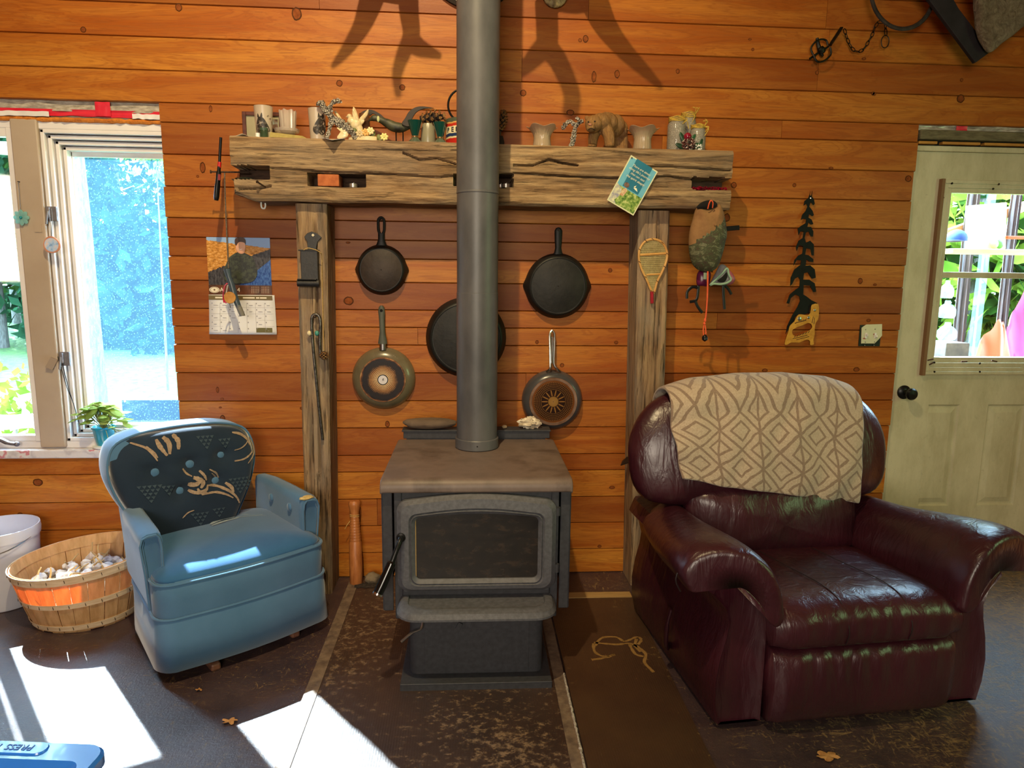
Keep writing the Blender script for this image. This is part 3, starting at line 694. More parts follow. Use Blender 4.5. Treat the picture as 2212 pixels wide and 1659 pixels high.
for i, (x, y, h) in enumerate([(6.7, 5.6, 6), (8.0, 6.4, 6.5), (9.6, 7, 6), (7.4, 9, 7), (10.4, 9.4, 7)]):
    tree('porch_tree', ['leafy bright green tree straight behind the door glass', 'bright green tree right of centre behind the door glass', 'bright green tree at the far right behind the door glass', 'tall green tree in the back left behind the door glass', 'tall green tree in the back right behind the door glass'][i], 'tree', x, y, h, .1, blobs(x, y, -.3, h - .8, 1.4, 16, i + 70), 2000, .20, M['leafB'] if i % 2 == 0 else M['leafA'], 90 + i, 'trees behind the porch')

# ------------------------------------------------------------ wood stove
M['stove'] = pm('stove_black_steel', '#303136', '#3a3b41', scale=60, rough=.55, bump=.12, bdist=.001, bscale=400, spec=.35)
M['stove_grey'] = pm('stove_grey_casting', '#4c4d52', '#5c5d64', scale=70, rough=.55, bump=.15, bdist=.001, bscale=350, spec=.4)
M['stove_top'] = pm('scorched_stove_top', '#50423a', '#6e5e56', '#5e5048', scale=5, rough=.5, bump=.1, bdist=.001, bscale=200, spec=.5)
M['pipe'] = pm('matte_stove_pipe', '#454548', '#5c5b5d', scale=7, stretch=(1, 1, .5), rough=.42, bump=.05, bscale=60, spec=.5)
SX = .058
st = thing('wood_stove', 'dark grey wood stove with a big glass door standing on the hearth board', 'stove', (SX, -.6, 0.0), HR)
MWs = wm(st)
def L(x, y, z): return MWs @ Vector((x, y + .6, z))          # x from stove centre, y world-like
def lm(mb):
    mb.v = [L(p.x, p.y, p.z) for p in mb.v]; return mb
# top plate with a rolled front lip
b = MB(); hw = .335; prof = [(-.275, .742), (-.84, .742)] + [(-.845 - .032 * math.sin(a), .742 - .032 + .032 * math.cos(a)) for a in [q * PI / 2 / 6 for q in range(1, 7)]] + [(-.877, .698), (-.872, .694), (-.866, .698), (-.860, .722), (-.84, .732), (-.275, .732)]
rings = []
for x in (-hw, -hw + .012, -.2, 0, .2, hw - .012, hw):
    rings.append([Vector((x, y, z - (.004 if abs(x) > hw - .01 else 0))) for y, z in prof])
b.loft(rings); obj('top_plate', lm(b), M['stove_top'], st, bevel=.003)
b = MB(); b.box(-.29, .29, -.855, -.29, .22, .735); obj('firebox', lm(b), M['stove'], st, smooth=0, bevel=.006)
for s_ in (-1, 1):
    b = MB(); b.box(s_ * .331 - .003, s_ * .331 + .003, -.85, -.29, .252, .728); b.box(min(s_ * .331, s_ * .296), max(s_ * .331, s_ * .296), -.853, -.846, .252, .728)
    b.box(min(s_ * .289, s_ * .262), max(s_ * .289, s_ * .262), -.862, -.855, .250, .728)
    obj('side_panel', lm(b), M['stove'], st, smooth=0, bevel=.003)
b = MB(); b.box(-.335, .335, -.855, -.85, .69, .728); obj('top_valance', lm(b), M['gap'], st, smooth=0)
# arched door casting
def arch(w0, w1, z0, zs, zc, r=.03, n=14):
    pts = []
    for k in range(5): a = PI + k * PI / 8; pts.append((w0 + r + r * math.cos(a), z0 + r + r * math.sin(a)))
    for k in range(5): a = 1.5 * PI + k * PI / 8; pts.append((w1 - r + r * math.cos(a), z0 + r + r * math.sin(a)))
    for k in range(5): a = k * PI / 8; pts.append((w1 - r + r * math.cos(a), zs - r + r * math.sin(a)))
    for k in range(1, n): q = k / n; x = (w1 - r) + (w0 - w1 + 2 * r) * q; pts.append((x, zs + (zc - zs) * math.sin(q * PI)))
    for k in range(5): a = PI / 2 + k * PI / 8; pts.append((w0 + r + r * math.cos(a), zs - r + r * math.sin(a)))
    return pts
A0 = arch(-.278, .278, .338, .672, .692, .04); A1 = arch(-.262, .262, .352, .660, .680, .036)
A2 = arch(-.236, .236, .366, .630, .648, .03); A3 = arch(-.230, .230, .370, .626, .643, .028); A4 = arch(-.226, .226, .374, .622, .638, .026); A5 = arch(-.214, .214, .386, .612, .624, .018)
b = MB(); rg = lambda P, y: [Vector((x, y, z)) for x, z in P]
b.loft([rg(A0, -.858), rg(A0, -.880), rg(A1, -.898), rg(A2, -.902), rg(A3, -.895), rg(A4, -.901), rg(A5, -.888), rg(A5, -.862)], cap=False)
dd = obj('door', lm(b), M['stove_grey'], st, smooth=30)
t = NT('sooty_glass'); n1 = t.noise(t.coord('Object', (6, 1, 14)), 3, 7, .7); n2 = t.noise(t.coord('Object', (2, 1, 2)), 2.2, 4, .6)
c = t.ramp(n1, [(.35, '#100e0c'), (.55, '#201b17'), (.75, '#3a2e24')]); t.set(Base_Color=c, Roughness=.22, Specular_IOR_Level=.5)
b = MB(); b.box(-.222, .222, -.882, -.876, .378, .632); obj('glass', lm(b), t.mat, dd, smooth=0)
b = MB(); 
for i in range(60): z = .39 + .215 * i / 59; b.ball((-.2135, -.884, z), .0028, 6, 4)
lab(obj('gasket', lm(b), pm('tan_rope', '#a88a58', rough=.9), dd), 'tan rope gasket along the door glass')
b = MB(); b.tube(catmull([L(-.262, -.898, .545), L(-.262, -.925, .545), L(-.272, -.945, .520), L(-.288, -.962, .478)], 6), [.009] * 19, 10)
b.lathe([(.016, 0), (.016, .008), (.008, .012)], 16, Matrix.Translation(L(-.262, -.896, .545)) @ Matrix.Rotation(PI / 2, 4, 'X'))
hd = obj('handle', b, M['black'], dd)
b = MB(); b.tube([L(-.286, -.960, .482), L(-.288, -.962, .478), L(-.318, -.985, .412), L(-.330, -.993, .388)], [.011, .0155, .017, .017], 14); obj('grip', b, pm('glossy_black_grip', '#0c0c0d', rough=.18), hd)
b = MB(); b.tube([L(-.330, -.993, .388), L(-.333, -.995, .382), L(-.3335, -.9955, .381)], [.018, .018, .012], 14); lab(obj('end_cap', b, pm('chrome_cap', '#d8d4d0', metal=1, rough=.2), hd), 'chrome end cap')
b = MB(); 
for z in (.40, .61): b = MB(); b.tube([L(.284, -.872, z), L(.284, -.872, z + .03)], .009, 10); obj('hinge', b, M['stove'], st)
# ash lip
def lipout(w, yb, yf, r):
    pts = [(-w, yb)]
    for k in range(7): a = PI + k * PI / 12; pts.append((-w + r + r * math.cos(a), yf + r + r * math.sin(a)))
    for k in range(7): a = 1.5 * PI + k * PI / 12; pts.append((w - r + r * math.cos(a), yf + r + r * math.sin(a)))
    pts.append((w, yb)); return pts
b = MB(); LR = [[Vector((x, y, z)) for x, y in lipout(w, -.855, yf, r)] for w, yf, r, z in ((.262, -1.0, .07, .286), (.276, -1.014, .075, .290), (.276, -1.014, .075, .297), (.266, -1.004, .07, .312), (.252, -.99, .064, .318), (.240, -.975, .058, .318), (.236, -.970, .055, .311))]
b.loft(LR); obj('ash_lip', lm(b), M['stove_grey'], st, smooth=30)
b = MB(); b.loft([[Vector((x, y, z)) for x, y in [(-.262, -.855), (-.262, -.872), (.262, -.872), (.262, -.855)]] for z in (.315, .332, .340)]); obj('lip_riser', lm(b), M['stove'], st, smooth=0, bevel=.006)
# pedestal and base tray
b = MB()
def ped(w, yf, r=.03): return [(-w, -.40), (-w, yf + r)] + [(-w + r - r * math.cos(a), yf + r - r * math.sin(a)) for a in (PI / 8, PI / 4, 3 * PI / 8, PI / 2)] + [(w - r + r * math.sin(a), yf + r - r * math.cos(a)) for a in (0, PI / 8, PI / 4, 3 * PI / 8, PI / 2)] + [(w, -.40)]
b.loft([[Vector((x, y, z)) for x, y in ped(.238, -.900)] for z in (.034, .25)]); pd = obj('pedestal', lm(b), M['stove'], st, smooth=30)
b = MB(); b.box(-.183, .186, -.9035, -.898, .04, .232); b.box(-.185, .19, -.9045, -.9035, .205, .2065); b.obox((-.062, -.908, .218), (.016, .006, .026), (0, .5, 0)); b.obox((-.06, -.902, .235), (.30, .004, .012)); obj('ash_door', lm(b), M['stove'], pd, smooth=0, bevel=.0015)
b = MB(); b.box(-.266, .266, -.965, -.30, .0, .034); b.box(-.266, .266, -.966, -.960, .030, .036); obj('base_tray', lm(b), M['stove'], st, smooth=0, bevel=.003)
b = MB(); b.tube(catmull([L(-.19, -.905, .245), L(-.195, -.915, .216), L(-.225, -.925, .206), L(-.262, -.94, .180)], 5), .005, 8)
lab(obj('air_rod', b, M['steel'], st), 'bare steel air control rod')
b = MB(); b.box(-.312, .318, -.275, -.262, .745, .776); b.box(-.318, .322, -.282, -.205, .776, .783); b.box(-.30, .30, -.27, -.262, .40, .75); obj('heat_shield', lm(b), M['stove'], st, smooth=0, bevel=.002)

# stove pipe
px_, py_ = .0625, -.41
sp = thing('stove_pipe', 'tall matte grey stove pipe rising from the stove top', 'pipe', (px_, py_, .745))
b = MB(); MT = Matrix.Translation((px_, py_, 0))
b.lathe([(.0825, .77), (.0825, 1.372), (.0800, 1.374), (.0800, 1.40)], 48, MT); obj('pipe_section', b, M['pipe'], sp)
b = MB(); b.lathe([(.0812, 1.372), (.0812, 1.752), (.083, 1.754), (.083, 1.760), (.0815, 1.763), (.0815, 1.768)], 48, MT); obj('pipe_section', b, M['pipe'], sp)
b = MB(); b.lathe([(.0822, 1.762), (.0822, 4.38)], 48, MT); obj('pipe_section', b, M['pipe'], sp)
b = MB(); b.lathe([(.086, .7435), (.0885, .746), (.0885, .783), (.086, .786), (.083, .786)], 48, MT); cl = obj('collar', b, M['pipe'], sp)
b = MB(); q = W(1030, 964, py_ - .0885); b.tube([Vector((px_, py_ - .0870, .765)), Vector((px_, py_ - .0895, .765))], .003, 8); obj('rivet', b, M['gap'], cl)

# stones on the stove's heat shield
M['stone'] = pm('warm_grey_stone', '#54463a', '#6d5c4c', scale=9, rough=.9, bump=.4, bdist=.004)
b = MB(); q = W(928, 930, -.25); b.ball((q.x, -.245, .8075), (.118, .045, .0255), 22, 10, .08, 2, 4, fn=lambda p, d: Vector((p.x, p.y, max(min(p.z, .019), -.024)))); tag(obj('flat_stone', b, M['stone'], None), 'long flat brown stone lying on the stove ledge left of the pipe', 'stone')
b = MB(); q = W(1144, 922, -.25); b.ball((q.x, -.245, .8065), (.046, .024, .025), 26, 16, .55, 3.2, 5); tag(obj('white_rock', b, pm('chalky_rock', '#8f7b60', '#e8dcc4', scale=26, rough=.95, bump=.8, bdist=.006), None), 'jagged white rock on the stove ledge right of the pipe', 'rock')
b = MB(); q = W(1090, 927, -.25); b.ball((q.x, -.245, .790), (.011, .008, .008), 12, 8, .3, 2, 6); tag(obj('pebble', b, pm('tan_pebble', '#a8906e', rough=.9), None), 'tiny tan pebble on the stove ledge beside the pipe', 'pebble')
# ------------------------------------------------------------ leather recliner
t = NT('burgundy_leather')
n1 = t.noise(t.coord('Object', (1, 1, 1)), 3, 5, .6); n2 = t.noise(t.coord('Object', (1, 1, 1)), 45, 6, .65); n3 = t.noise(t.coord('Object', (9, 9, 2.2)), 2.2, 4, .55, .8)
c = t.ramp(n1, [(.3, '#2d0f18'), (.7, '#3f1722')])
t.set(Base_Color=c, Roughness=t.math('ADD', t.math('MULTIPLY', n2, .22), .24), Specular_IOR_Level=.55, Coat_Weight=.15, Coat_Roughness=.25)
t.bump(t.math('ADD', t.math('MULTIPLY', n2, .10), n3), .35, .02); M['leather'] = t.mat
RO = Vector((1.255, -.753, 0)); RR = math.radians(5)
rc = thing('leather_recliner', 'glossy burgundy leather recliner with a blanket over its back, beside the door', 'armchair', RO, RR)
RM = wm(rc)
def rl(mb): mb.v = [RM @ p for p in mb.v]; return mb
# outer arm bodies
def armbody(s_):
    out = [(-.478, .022), (-.492, .09), (-.496, .17), (-.485, .25), (-.468, .32), (-.462, .37), (-.475, .42), (-.52, .47), (-.50, .52), (-.40, .52), (-.325, .46), (-.318, .30), (-.318, .022)]
    rings = []
    for y, ins in ((-.412, .022), (-.424, .008), (-.424, .008), (-.40, 0), (-.1, 0), (.25, 0), (.37, .0), (.395, .015), (.40, .04)):
        sq = .94 if y > .3 else 1
        rings.append([Vector(((x + (ins if x < -.4 else -ins)) * s_ * -1 * -1, y, max(.02, z))) for x, z in out])
    b = MB(); b.loft(rings); return b
for s_, lb in ((1, 'left'), (-1, 'right')):
    b = armbody(s_); obj('arm_side', rl(b), M['leather'], rc, smooth=50)
# padded arm rolls, a hook shaped section that swells and drops at the front
SEC = [(-.605, .475), (-.622, .515), (-.602, .556), (-.55, .588), (-.48, .598), (-.41, .582), (-.352, .535), (-.318, .46), (-.305, .375), (-.318, .352), (-.345, .36), (-.375, .42), (-.43, .475), (-.50, .492), (-.56, .470), (-.59, .46)]
def armpad(s_):
    b = MB(); rings = []
    cx, cz = -.46, .50
    stations = [(.24, .70, -.02, 0), (.22, .88, -.005, 0), (.15, .97, -.012, 0), (0, .97, -.02, 0), (-.15, .985, -.014, 0), (-.30, 1.0, -.004, .01), (-.41, 1.03, .0, .03), (-.458, 1.03, -.002, .04), (-.484, 1.0, -.006, .045), (-.496, .93, -.008, .045), (-.498, .80, -.010, .045)]
    for y, k, dz, dr in stations:
        ring = []
        for i, (x, z) in enumerate(cat2(SEC, 3)):
            xx, zz = cx + (x - cx) * k, cz + (z - cz) * k + dz
            inner = sm(-.40, -.31, x) * sm(.50, .36, z)
            if y > -.2: zz += inner * .03
            f = sm(-.62, -.30, x)
            bk_ = sm(-.36, .22, y); xx += .085 * bk_ * (1 - f); zz += .035 * (1 - bk_) - .035 * bk_ * (1 - f)
            yy = y + (.055 * (1 - f) if y < -.35 else 0)
            wr = .0028 * math.sin(x * 130 + z * 90 + 3 * s_) * sm(-.38, -.46, y)
            ring.append(Vector((s_ * xx, yy, zz + wr)))
        rings.append(ring)
    b.loft(rings); return b
for s_ in (1, -1):
    o = obj('arm_pad', rl(armpad(s_)), M['leather'], rc, smooth=180, sub=1)
    b = MB(); q = [(x, z) for x, z in cat2(SEC, 3)][:26]
    b.tube([RM @ Vector((s_ * (-.46 + (x + .46) * 1.035), -.452 + .055 * (1 - sm(-.62, -.30, x)), .50 + (z - .50) * 1.035)) for x, z in q], .0028, 6)
    obj('seam', b, pm('dark_seam_thread', '#1a0a0e', rough=.6) if s_ == 1 else bpy.data.materials['dark_seam_thread'], o)
# seat cushion with gathered front
def seat():
    b = MB()
    prof = [(.12, .30), (.12, .36), (.05, .395), (-.08, .405), (-.22, .418), (-.36, .432), (-.44, .425), (-.485, .395), (-.498, .355), (-.490, .312), (-.465, .290), (-.40, .282), (.0, .28)]
    pp = cat2(prof, 4); xs = [-.326, -.322, -.30] + [-.28 + .014 * i for i in range(41)] + [.30, .322, .326]
    rings = []
    for x in xs:
        e = sm(.326, .26, abs(x)); ring = []
        for y, z in pp:
            k = .86 + .14 * e
            g = sm(-.36, -.46, y) * sm(.29, .33, z)
            dy = .0045 * math.sin(x * 95 + 2.1 * math.sin(x * 17)) * g * (.4 + .6 * abs(nz(x * 7, 1)) * 2)
            crown = .012 * (1 - (x / .326) ** 2) if z > .36 else 0
            ring.append(Vector((x, -.18 + (y + .18) * (.95 + .05 * e) + dy, .352 + (z - .352) * k + crown)))
        rings.append(ring)
    b.loft(rings); return b
obj('seat_cushion', rl(seat()), M['leather'], rc, smooth=180)
b = MB()
for xs in (-.10, .12):
    b.tube(catmull([RM @ Vector((xs - .03, .0, .4195)), RM @ Vector((xs - .01, -.2, .4325)), RM @ Vector((xs, -.36, .4455)), RM @ Vector((xs + .005, -.455, .4285)), RM @ Vector((xs + .01, -.4985, .36)), RM @ Vector((xs + .01, -.488, .305))], 5), .0016, 5)
obj('seat_seam', b, bpy.data.materials['dark_seam_thread'], rc)
def foot():
    b = MB(); prof = [(-.40, .285), (-.45, .283), (-.482, .262), (-.494, .21), (-.497, .15), (-.492, .09), (-.475, .048), (-.45, .035), (-.40, .035)]
    pp = cat2(prof, 4, False); xs = [-.320, -.314] + [-.30 + .0125 * i for i in range(49)] + [.314, .320]; rings = []
    for x in xs:
        e = sm(.320, .285, abs(x)); ring = []
        for y, z in pp:
            g = sm(.12, .27, z) * sm(-.44, -.48, y)
            dy = .005 * math.sin(x * 80 + 1.7 * math.sin(x * 13 + z * 4)) * g
            ring.append(Vector((x, -.42 + (y + .42) * (.75 + .25 * e) + dy, z)))
        rings.append(ring)
    b.loft(rings); return b
obj('footrest', rl(foot()), M['leather'], rc, smooth=180)
# backrest: wide rounded upper pillow and gathered lumbar pillow
def byc(z): return .150 + .20 * (z - .45)
UP = [(x - .035, .55 + (z - .55) * .955) for x, z in [(-.47, .575), (-.535, .64), (-.552, .74), (-.545, .83), (-.50, .92), (-.42, .99), (-.28, 1.035), (-.1, 1.052), (.1, 1.052), (.28, 1.035), (.42, .99), (.50, .92), (.545, .83), (.552, .74), (.535, .64), (.47, .575), (.30, .555), (.1, .55), (-.1, .55), (-.30, .555)]]
def upfn(a, b_, h, s_):
    wr = .004 * math.sin(a * 75 + 2 * math.sin(a * 11)) * sm(.70, .57, b_) if s_ == 1 else 0
    return Vector((a, byc(b_) - s_ * h * (.125 if s_ == 1 else .11) + wr * h, b_))
b = MB(); b.pillow(cat2(UP, 3), upfn, 10, .42); obj('back_pillow', rl(b), M['leather'], rc, smooth=180)
LU = [(-.345, .37), (-.37, .45), (-.38, .56), (-.36, .63), (-.2, .67), (.15, .67), (.30, .64), (.345, .56), (.345, .45), (.33, .37), (.15, .355), (-.15, .355)]
def lufn(a, b_, h, s_):
    wr = .007 * math.sin(a * 55 + 2.5 * math.sin(a * 9 + b_ * 6)) * sm(.40, .50, b_) * h
    return Vector((a, .12 + .12 * (b_ - .4) - s_ * h * .115 + wr, b_))
b = MB(); b.pillow(cat2(LU, 4), lufn, 9, .45); obj('lumbar_pillow', rl(b), M['leather'], rc, smooth=180)
b = MB(); b.box(-.46, .46, -.30, .38, .03, .30); b.box(-.40, .40, .20, .36, .25, .80); obj('base', rl(b), M['leather'], rc, smooth=0, bevel=.02)
b = MB()
for x in (-.36, .36):
    for y in (-.34, .32): b.box(x - .03, x + .03, y - .03, y + .03, 0, .035)
for i, q in enumerate(((-.36, -.34), (-.36, .32), (.36, -.34), (.36, .32))):
    f = MB(); f.box(q[0] - .03, q[0] + .03, q[1] - .03, q[1] + .03, 0, .035); obj('foot', rl(f), M['black'], rc, smooth=0, bevel=.003)
b = MB(); b.tube(catmull([RM @ Vector((-.512, -.10, .26)), RM @ Vector((-.522, -.095, .20)), RM @ Vector((-.520, -.085, .12)), RM @ Vector((-.500, -.06, .09)), RM @ Vector((-.485, -.03, .10))], 5), [.012] * 6 + [.016] * 8 + [.012] * 7, 10, flat=.6)
lab(obj('recline_lever', b, pm('dark_plum_lever', '#2a1018', rough=.3), rc), 'dark paddle lever on the outside of the arm')

# ------------------------------------------------------------ blanket over the recliner
t = NT('cream_plush_diamond')
uv = t.n('ShaderNodeUVMap'); sx = t.n('ShaderNodeSeparateXYZ'); t.l(uv.outputs[0], sx.inputs[0])
def frac_c(v, k): return t.math('ABSOLUTE', t.math('SUBTRACT', t.math('FRACT', t.math('MULTIPLY', v, k)), .5))
wob = t.noise(t.coord('Object'), 9, 3); wv = t.math('MULTIPLY', t.math('SUBTRACT', wob, .5), .03)
u_ = t.math('ADD', sx.outputs[0], wv); v_ = t.math('ADD', sx.outputs[1], wv)
a_ = frac_c(u_, 5.9); b_ = frac_c(v_, 5.4)
d = t.math('ADD', a_, b_)                      # 0 at the middle of a diamond, 1 at corners
def line(src, at, w_): return t.math('LESS_THAN', t.math('ABSOLUTE', t.math('SUBTRACT', src, at)), w_)
lines = line(d, .5, .042)
for at in (.25, .76): lines = t.math('MAXIMUM', lines, line(d, at, .038))
lines = t.math('MAXIMUM', lines, t.math('MULTIPLY', t.math('LESS_THAN', t.math('ABSOLUTE', t.math('SUBTRACT', a_, .5)), .028), t.math('GREATER_THAN', d, .5)))
pl = t.noise(t.coord('Object'), 160, 3, .7)
c = t.mix(t.math('MULTIPLY', lines, .9), t.ramp(pl, [(.3, '#a8957f'), (.7, '#c0ae98')]), t.ramp(pl, [(.3, '#7c6757'), (.7, '#8f7a69')]))
t.set(Base_Color=c, Roughness=.95, Sheen_Weight=.35, Specular_IOR_Level=.1)
t.bump(t.math('SUBTRACT', t.math('MULTIPLY', pl, .8), t.math('MULTIPLY', lines, .8)), .55, .006); M['blanket'] = t.mat
def blanket():
    b = MB(); nu, nv = 76, 64; uvs = []
    xa, xb = -.43, .325
    def top(x):                                 # crest height of the upper pillow at local x
        P = [(x - .035, .55 + (z - .55) * .955) for x, z in [(-.552, .74), (-.50, .92), (-.42, .99), (-.28, 1.035), (-.1, 1.052), (.1, 1.052), (.28, 1.035), (.42, .99), (.50, .92), (.552, .74)]]
        for p, q in zip(P, P[1:]):
            if p[0] <= x <= q[0]: return p[1] + (q[1] - p[1]) * (x - p[0]) / (q[0] - p[0])
        return .9
    zb = lambda x: .690 - .125 * (x - xa) / (xb - xa)
    def fn(u, v):
        x = xa + (xb - xa) * u
        zt = top(x); h_front = zt - zb(x); back = .16; tot = back + .18 + h_front
        s_ = v * tot
        cz = zt - .09
        # distance along: behind, over the crest, down the front
        yf = lambda z: byc(z) - .125 * (max(0, 1 - ((z - .80) / .265) ** 2)) ** .42 * (max(.05, 1 - (x / .60) ** 2)) ** .30 - .016
        if s_ < back: z = zt - .12 - (back - s_); y = byc(z) + .115; 
        elif s_ < back + .18:
            a = PI * (s_ - back) / .18; z = cz + .03 + math.sin(a) * .085; yb_ = byc(zt - .12) + .115; yf_ = yf(zt - .085)
            y = yb_ + (yf_ - yb_) * (1 - math.cos(a)) / 2; z = max(z, zt - .12 + 0 if a < .3 else zt - .12)
        else: z = zt - .085 - (s_ - back - .18) * (h_front - .085) / h_front; y = yf(z)
        fold = .010 * nz(x * 9, s_ * 5, 1) + .007 * math.sin(x * 38 + s_ * 9 + 3 * nz(x * 4, s_ * 3)) * sm(.1, .6, v) + .012 * sm(.09, .0, u) * math.sin(s_ * 30)
        drop = .012 * nz(x * 6, 7) * v
        lift = .03 * sm(.8, 1, v) * (.5 + nz(x * 8, 3))
        xx = x + .012 * nz(s_ * 7, u * 3, 5) - .02 * sm(.35, .0, u) * sm(.5, .0, abs(v - .5))
        return Vector((xx, y - .006 - fold * .9 - lift * .4, z + drop))
    k = b.grid(fn, nu, nv); return b, nu, nv
b, nu, nv = blanket(); rl(b)
bo = obj('throw_blanket', b, M['blanket'], None, smooth=180); tag(bo, 'cream plush blanket with nested diamonds draped over the back of the recliner', 'blanket')
ul = bo.data.uv_layers.new(name='UVMap')
for lp in bo.data.loops:
    i = lp.vertex_index; ul.data[lp.index].uv = ((i % nu) / (nu - 1) * .80, (i // nu) / (nv - 1) * .76)
sd = bo.modifiers.new('thickness', 'SOLIDIFY'); sd.thickness = .014; sd.offset = 1
ss = bo.modifiers.new('subdivision', 'SUBSURF'); ss.levels = ss.render_levels = 1

# ------------------------------------------------------------ blue swivel armchair
def velvet(name, a, c, rough=.9):
    t = NT(name); n1 = t.noise(t.coord('Object'), 4, 5, .6); n2 = t.noise(t.coord('Object', (1, 1, 1)), 260, 2)
    t.set(Base_Color=t.ramp(n1, [(.3, a), (.7, c)]), Roughness=rough, Sheen_Weight=.5, Sheen_Roughness=.4, Specular_IOR_Level=.2)
    t.bump(n2, .15, .002); return t.mat
M['velvet'] = velvet('slate_blue_velvet', '#456a8c', '#53789c')
M['navy'] = velvet('navy_patterned_cloth', '#1a2838', '#243346')
M['seatblue'] = velvet('seat_blue_cloth', '#2e5a86', '#3c6c9a')
M['motif'] = pm('tan_flower_motif', '#85705e', '#a8927a', scale=90, rough=.9)
M['motif_dark'] = pm('slate_triangle_motif', '#2f3f4c', '#384a58', scale=60, rough=.9)
BO = Vector((-.976, -.446, 0)); BR = math.radians(38.4)
bc = thing('blue_armchair', 'blue velvet swivel armchair with a buttoned flowered back, by the window', 'armchair', BO, BR)
BM = wm(bc)
def bl(mb, tp=0): mb.v = [BM @ Vector((p.x * (1 - tp * max(0, p.y + .28) * (1 if p.x < 0 else .5)), p.y, p.z)) for p in mb.v]; return mb
def plan(w_, yf, yb, rf, rb, bow=.02, n=6):
    P = []
    def arc(cx, cy, r, a0, a1):
        for k in range(n + 1): a = a0 + (a1 - a0) * k / n; P.append((cx + r * math.cos(a), cy + r * math.sin(a)))
    arc(-w_ + rf, yf + rf, rf, PI, 1.5 * PI)
    for k in range(1, 8): q = k / 8; P.append((-w_ + rf + 2 * (w_ - rf) * q, yf - bow * math.sin(q * PI)))
    arc(w_ - rf, yf + rf, rf, 1.5 * PI, 2 * PI); arc(w_ - rb, yb - rb, rb, 0, PI / 2); arc(-w_ + rb, yb - rb, rb, PI / 2, PI); return P
b = MB(); b.loft([[Vector((x, y, z)) for x, y in plan(w_, yf, .27, .075, .16)] for w_, yf, z in ((.316, -.295, .22), (.320, -.298, .238), (.322, -.300, .30), (.322, -.300, .355), (.312, -.29, .372))])
obj('seat_base', bl(b, .22), M['velvet'], bc, smooth=60)
b = MB(); rings = []
for z, k in ((.238, 1.0), (.232, 1.012), (.15, 1.018), (.045, 1.04)):
    rings.append([Vector((x * k + .004 * math.sin(i * .8) * (.24 - z) * 4, y * k, z)) for i, (x, y) in enumerate(plan(.322, -.300, .27, .075, .16))])
b.loft(rings, cap=False); so = obj('skirt', bl(b, .22), M['velvet'], bc, smooth=60)
sd = so.modifiers.new('thickness', 'SOLIDIFY'); sd.thickness = .006
def piping(name, pts, r=.005, mat=None, loop=True, tp=.22): b = MB(); b.tube([BM @ Vector((p[0] * (1 - tp * max(0, p[1] + .28) * (1 if p[0] < 0 else .5)), p[1], p[2])) for p in pts], r, 8, not loop, loop); return obj(name, b, mat or M['velvet'], bc)
piping('piping', [(x * 1.012, y * 1.012, .237) for x, y in plan(.322, -.300, .27, .075, .16)])
piping('piping', [(x, y, .362) for x, y in plan(.322, -.300, .27, .075, .16)])
def seat_fn(x, y): return .372 + .062 * (max(0, 1 - (x / .34) ** 2) ** .45) * (max(0, 1 - ((y + .02) / .30) ** 2) ** .45)
b = MB(); ou = plan(.314, -.292, .24, .07, .10); 
b.pillow(ou, lambda a, c, h, s_: Vector((a, c, .368 + (h * .060 + .02 * (c + .1) if s_ == 1 else -h * .01))), 9, .42); sc_mb = b
for s_, lb in ((-1, 'l'), (1, 'r')):
    b = MB(); rings = []
    for y, zt, fl in ((-.185, .505, 0), (-.192, .515, 0), (-.19, .528, .004), (-.16, .535, .008), (0, .540, .010), (.15, .545, .006), (.245, .54, 0)):
        e = .004 if y < -.19 else 0
        rings.append([Vector((s_ * x, y, z)) for x, z in [(.268 + e, .33), (.268 + e, zt - .03), (.274 + e, zt - .006), (.285, zt), (.315 + fl, zt), (.332 + fl - e, zt - .008), (.338 + fl - e, zt - .03), (.330 - e, .40), (.322 - e, .242), (.27, .242)]])
    b.loft(rings); ao = obj('arm', bl(b, .22), M['velvet'], bc, smooth=50)
    b = MB(); b.tube([BM @ Vector((s_ * x, -.196, z)) for x, z in [(.322, .25), (.328, .38), (.338, .49), (.330, .515), (.31, .522), (.285, .522), (.275, .51), (.270, .48), (.269, .40)]], .004, 8); obj('arm_piping', b, M['velvet'], ao)
    for yb_ in (.08, -.09):
        b = MB(); b.ball(BM @ Vector((s_ * .265 * (1 - .22 * (yb_ + .28) * (1 if s_ < 0 else .5)), yb_, .475)), (.008, .018, .018) , 12, 8, rot=(0, 0, BR)); obj('button', b, M['velvet'], ao)
b = MB(); b.ball(BM @ Vector((.292, -.180, .531)), (.03, .018, .008), 12, 6, .4, 3, 2, rot=(0, 0, BR)); lab(obj('torn_patch', b, pm('frayed_foam', '#b59a5c', '#d8c38a', scale=60, rough=.95), bc), 'frayed tan tear on the right arm front')
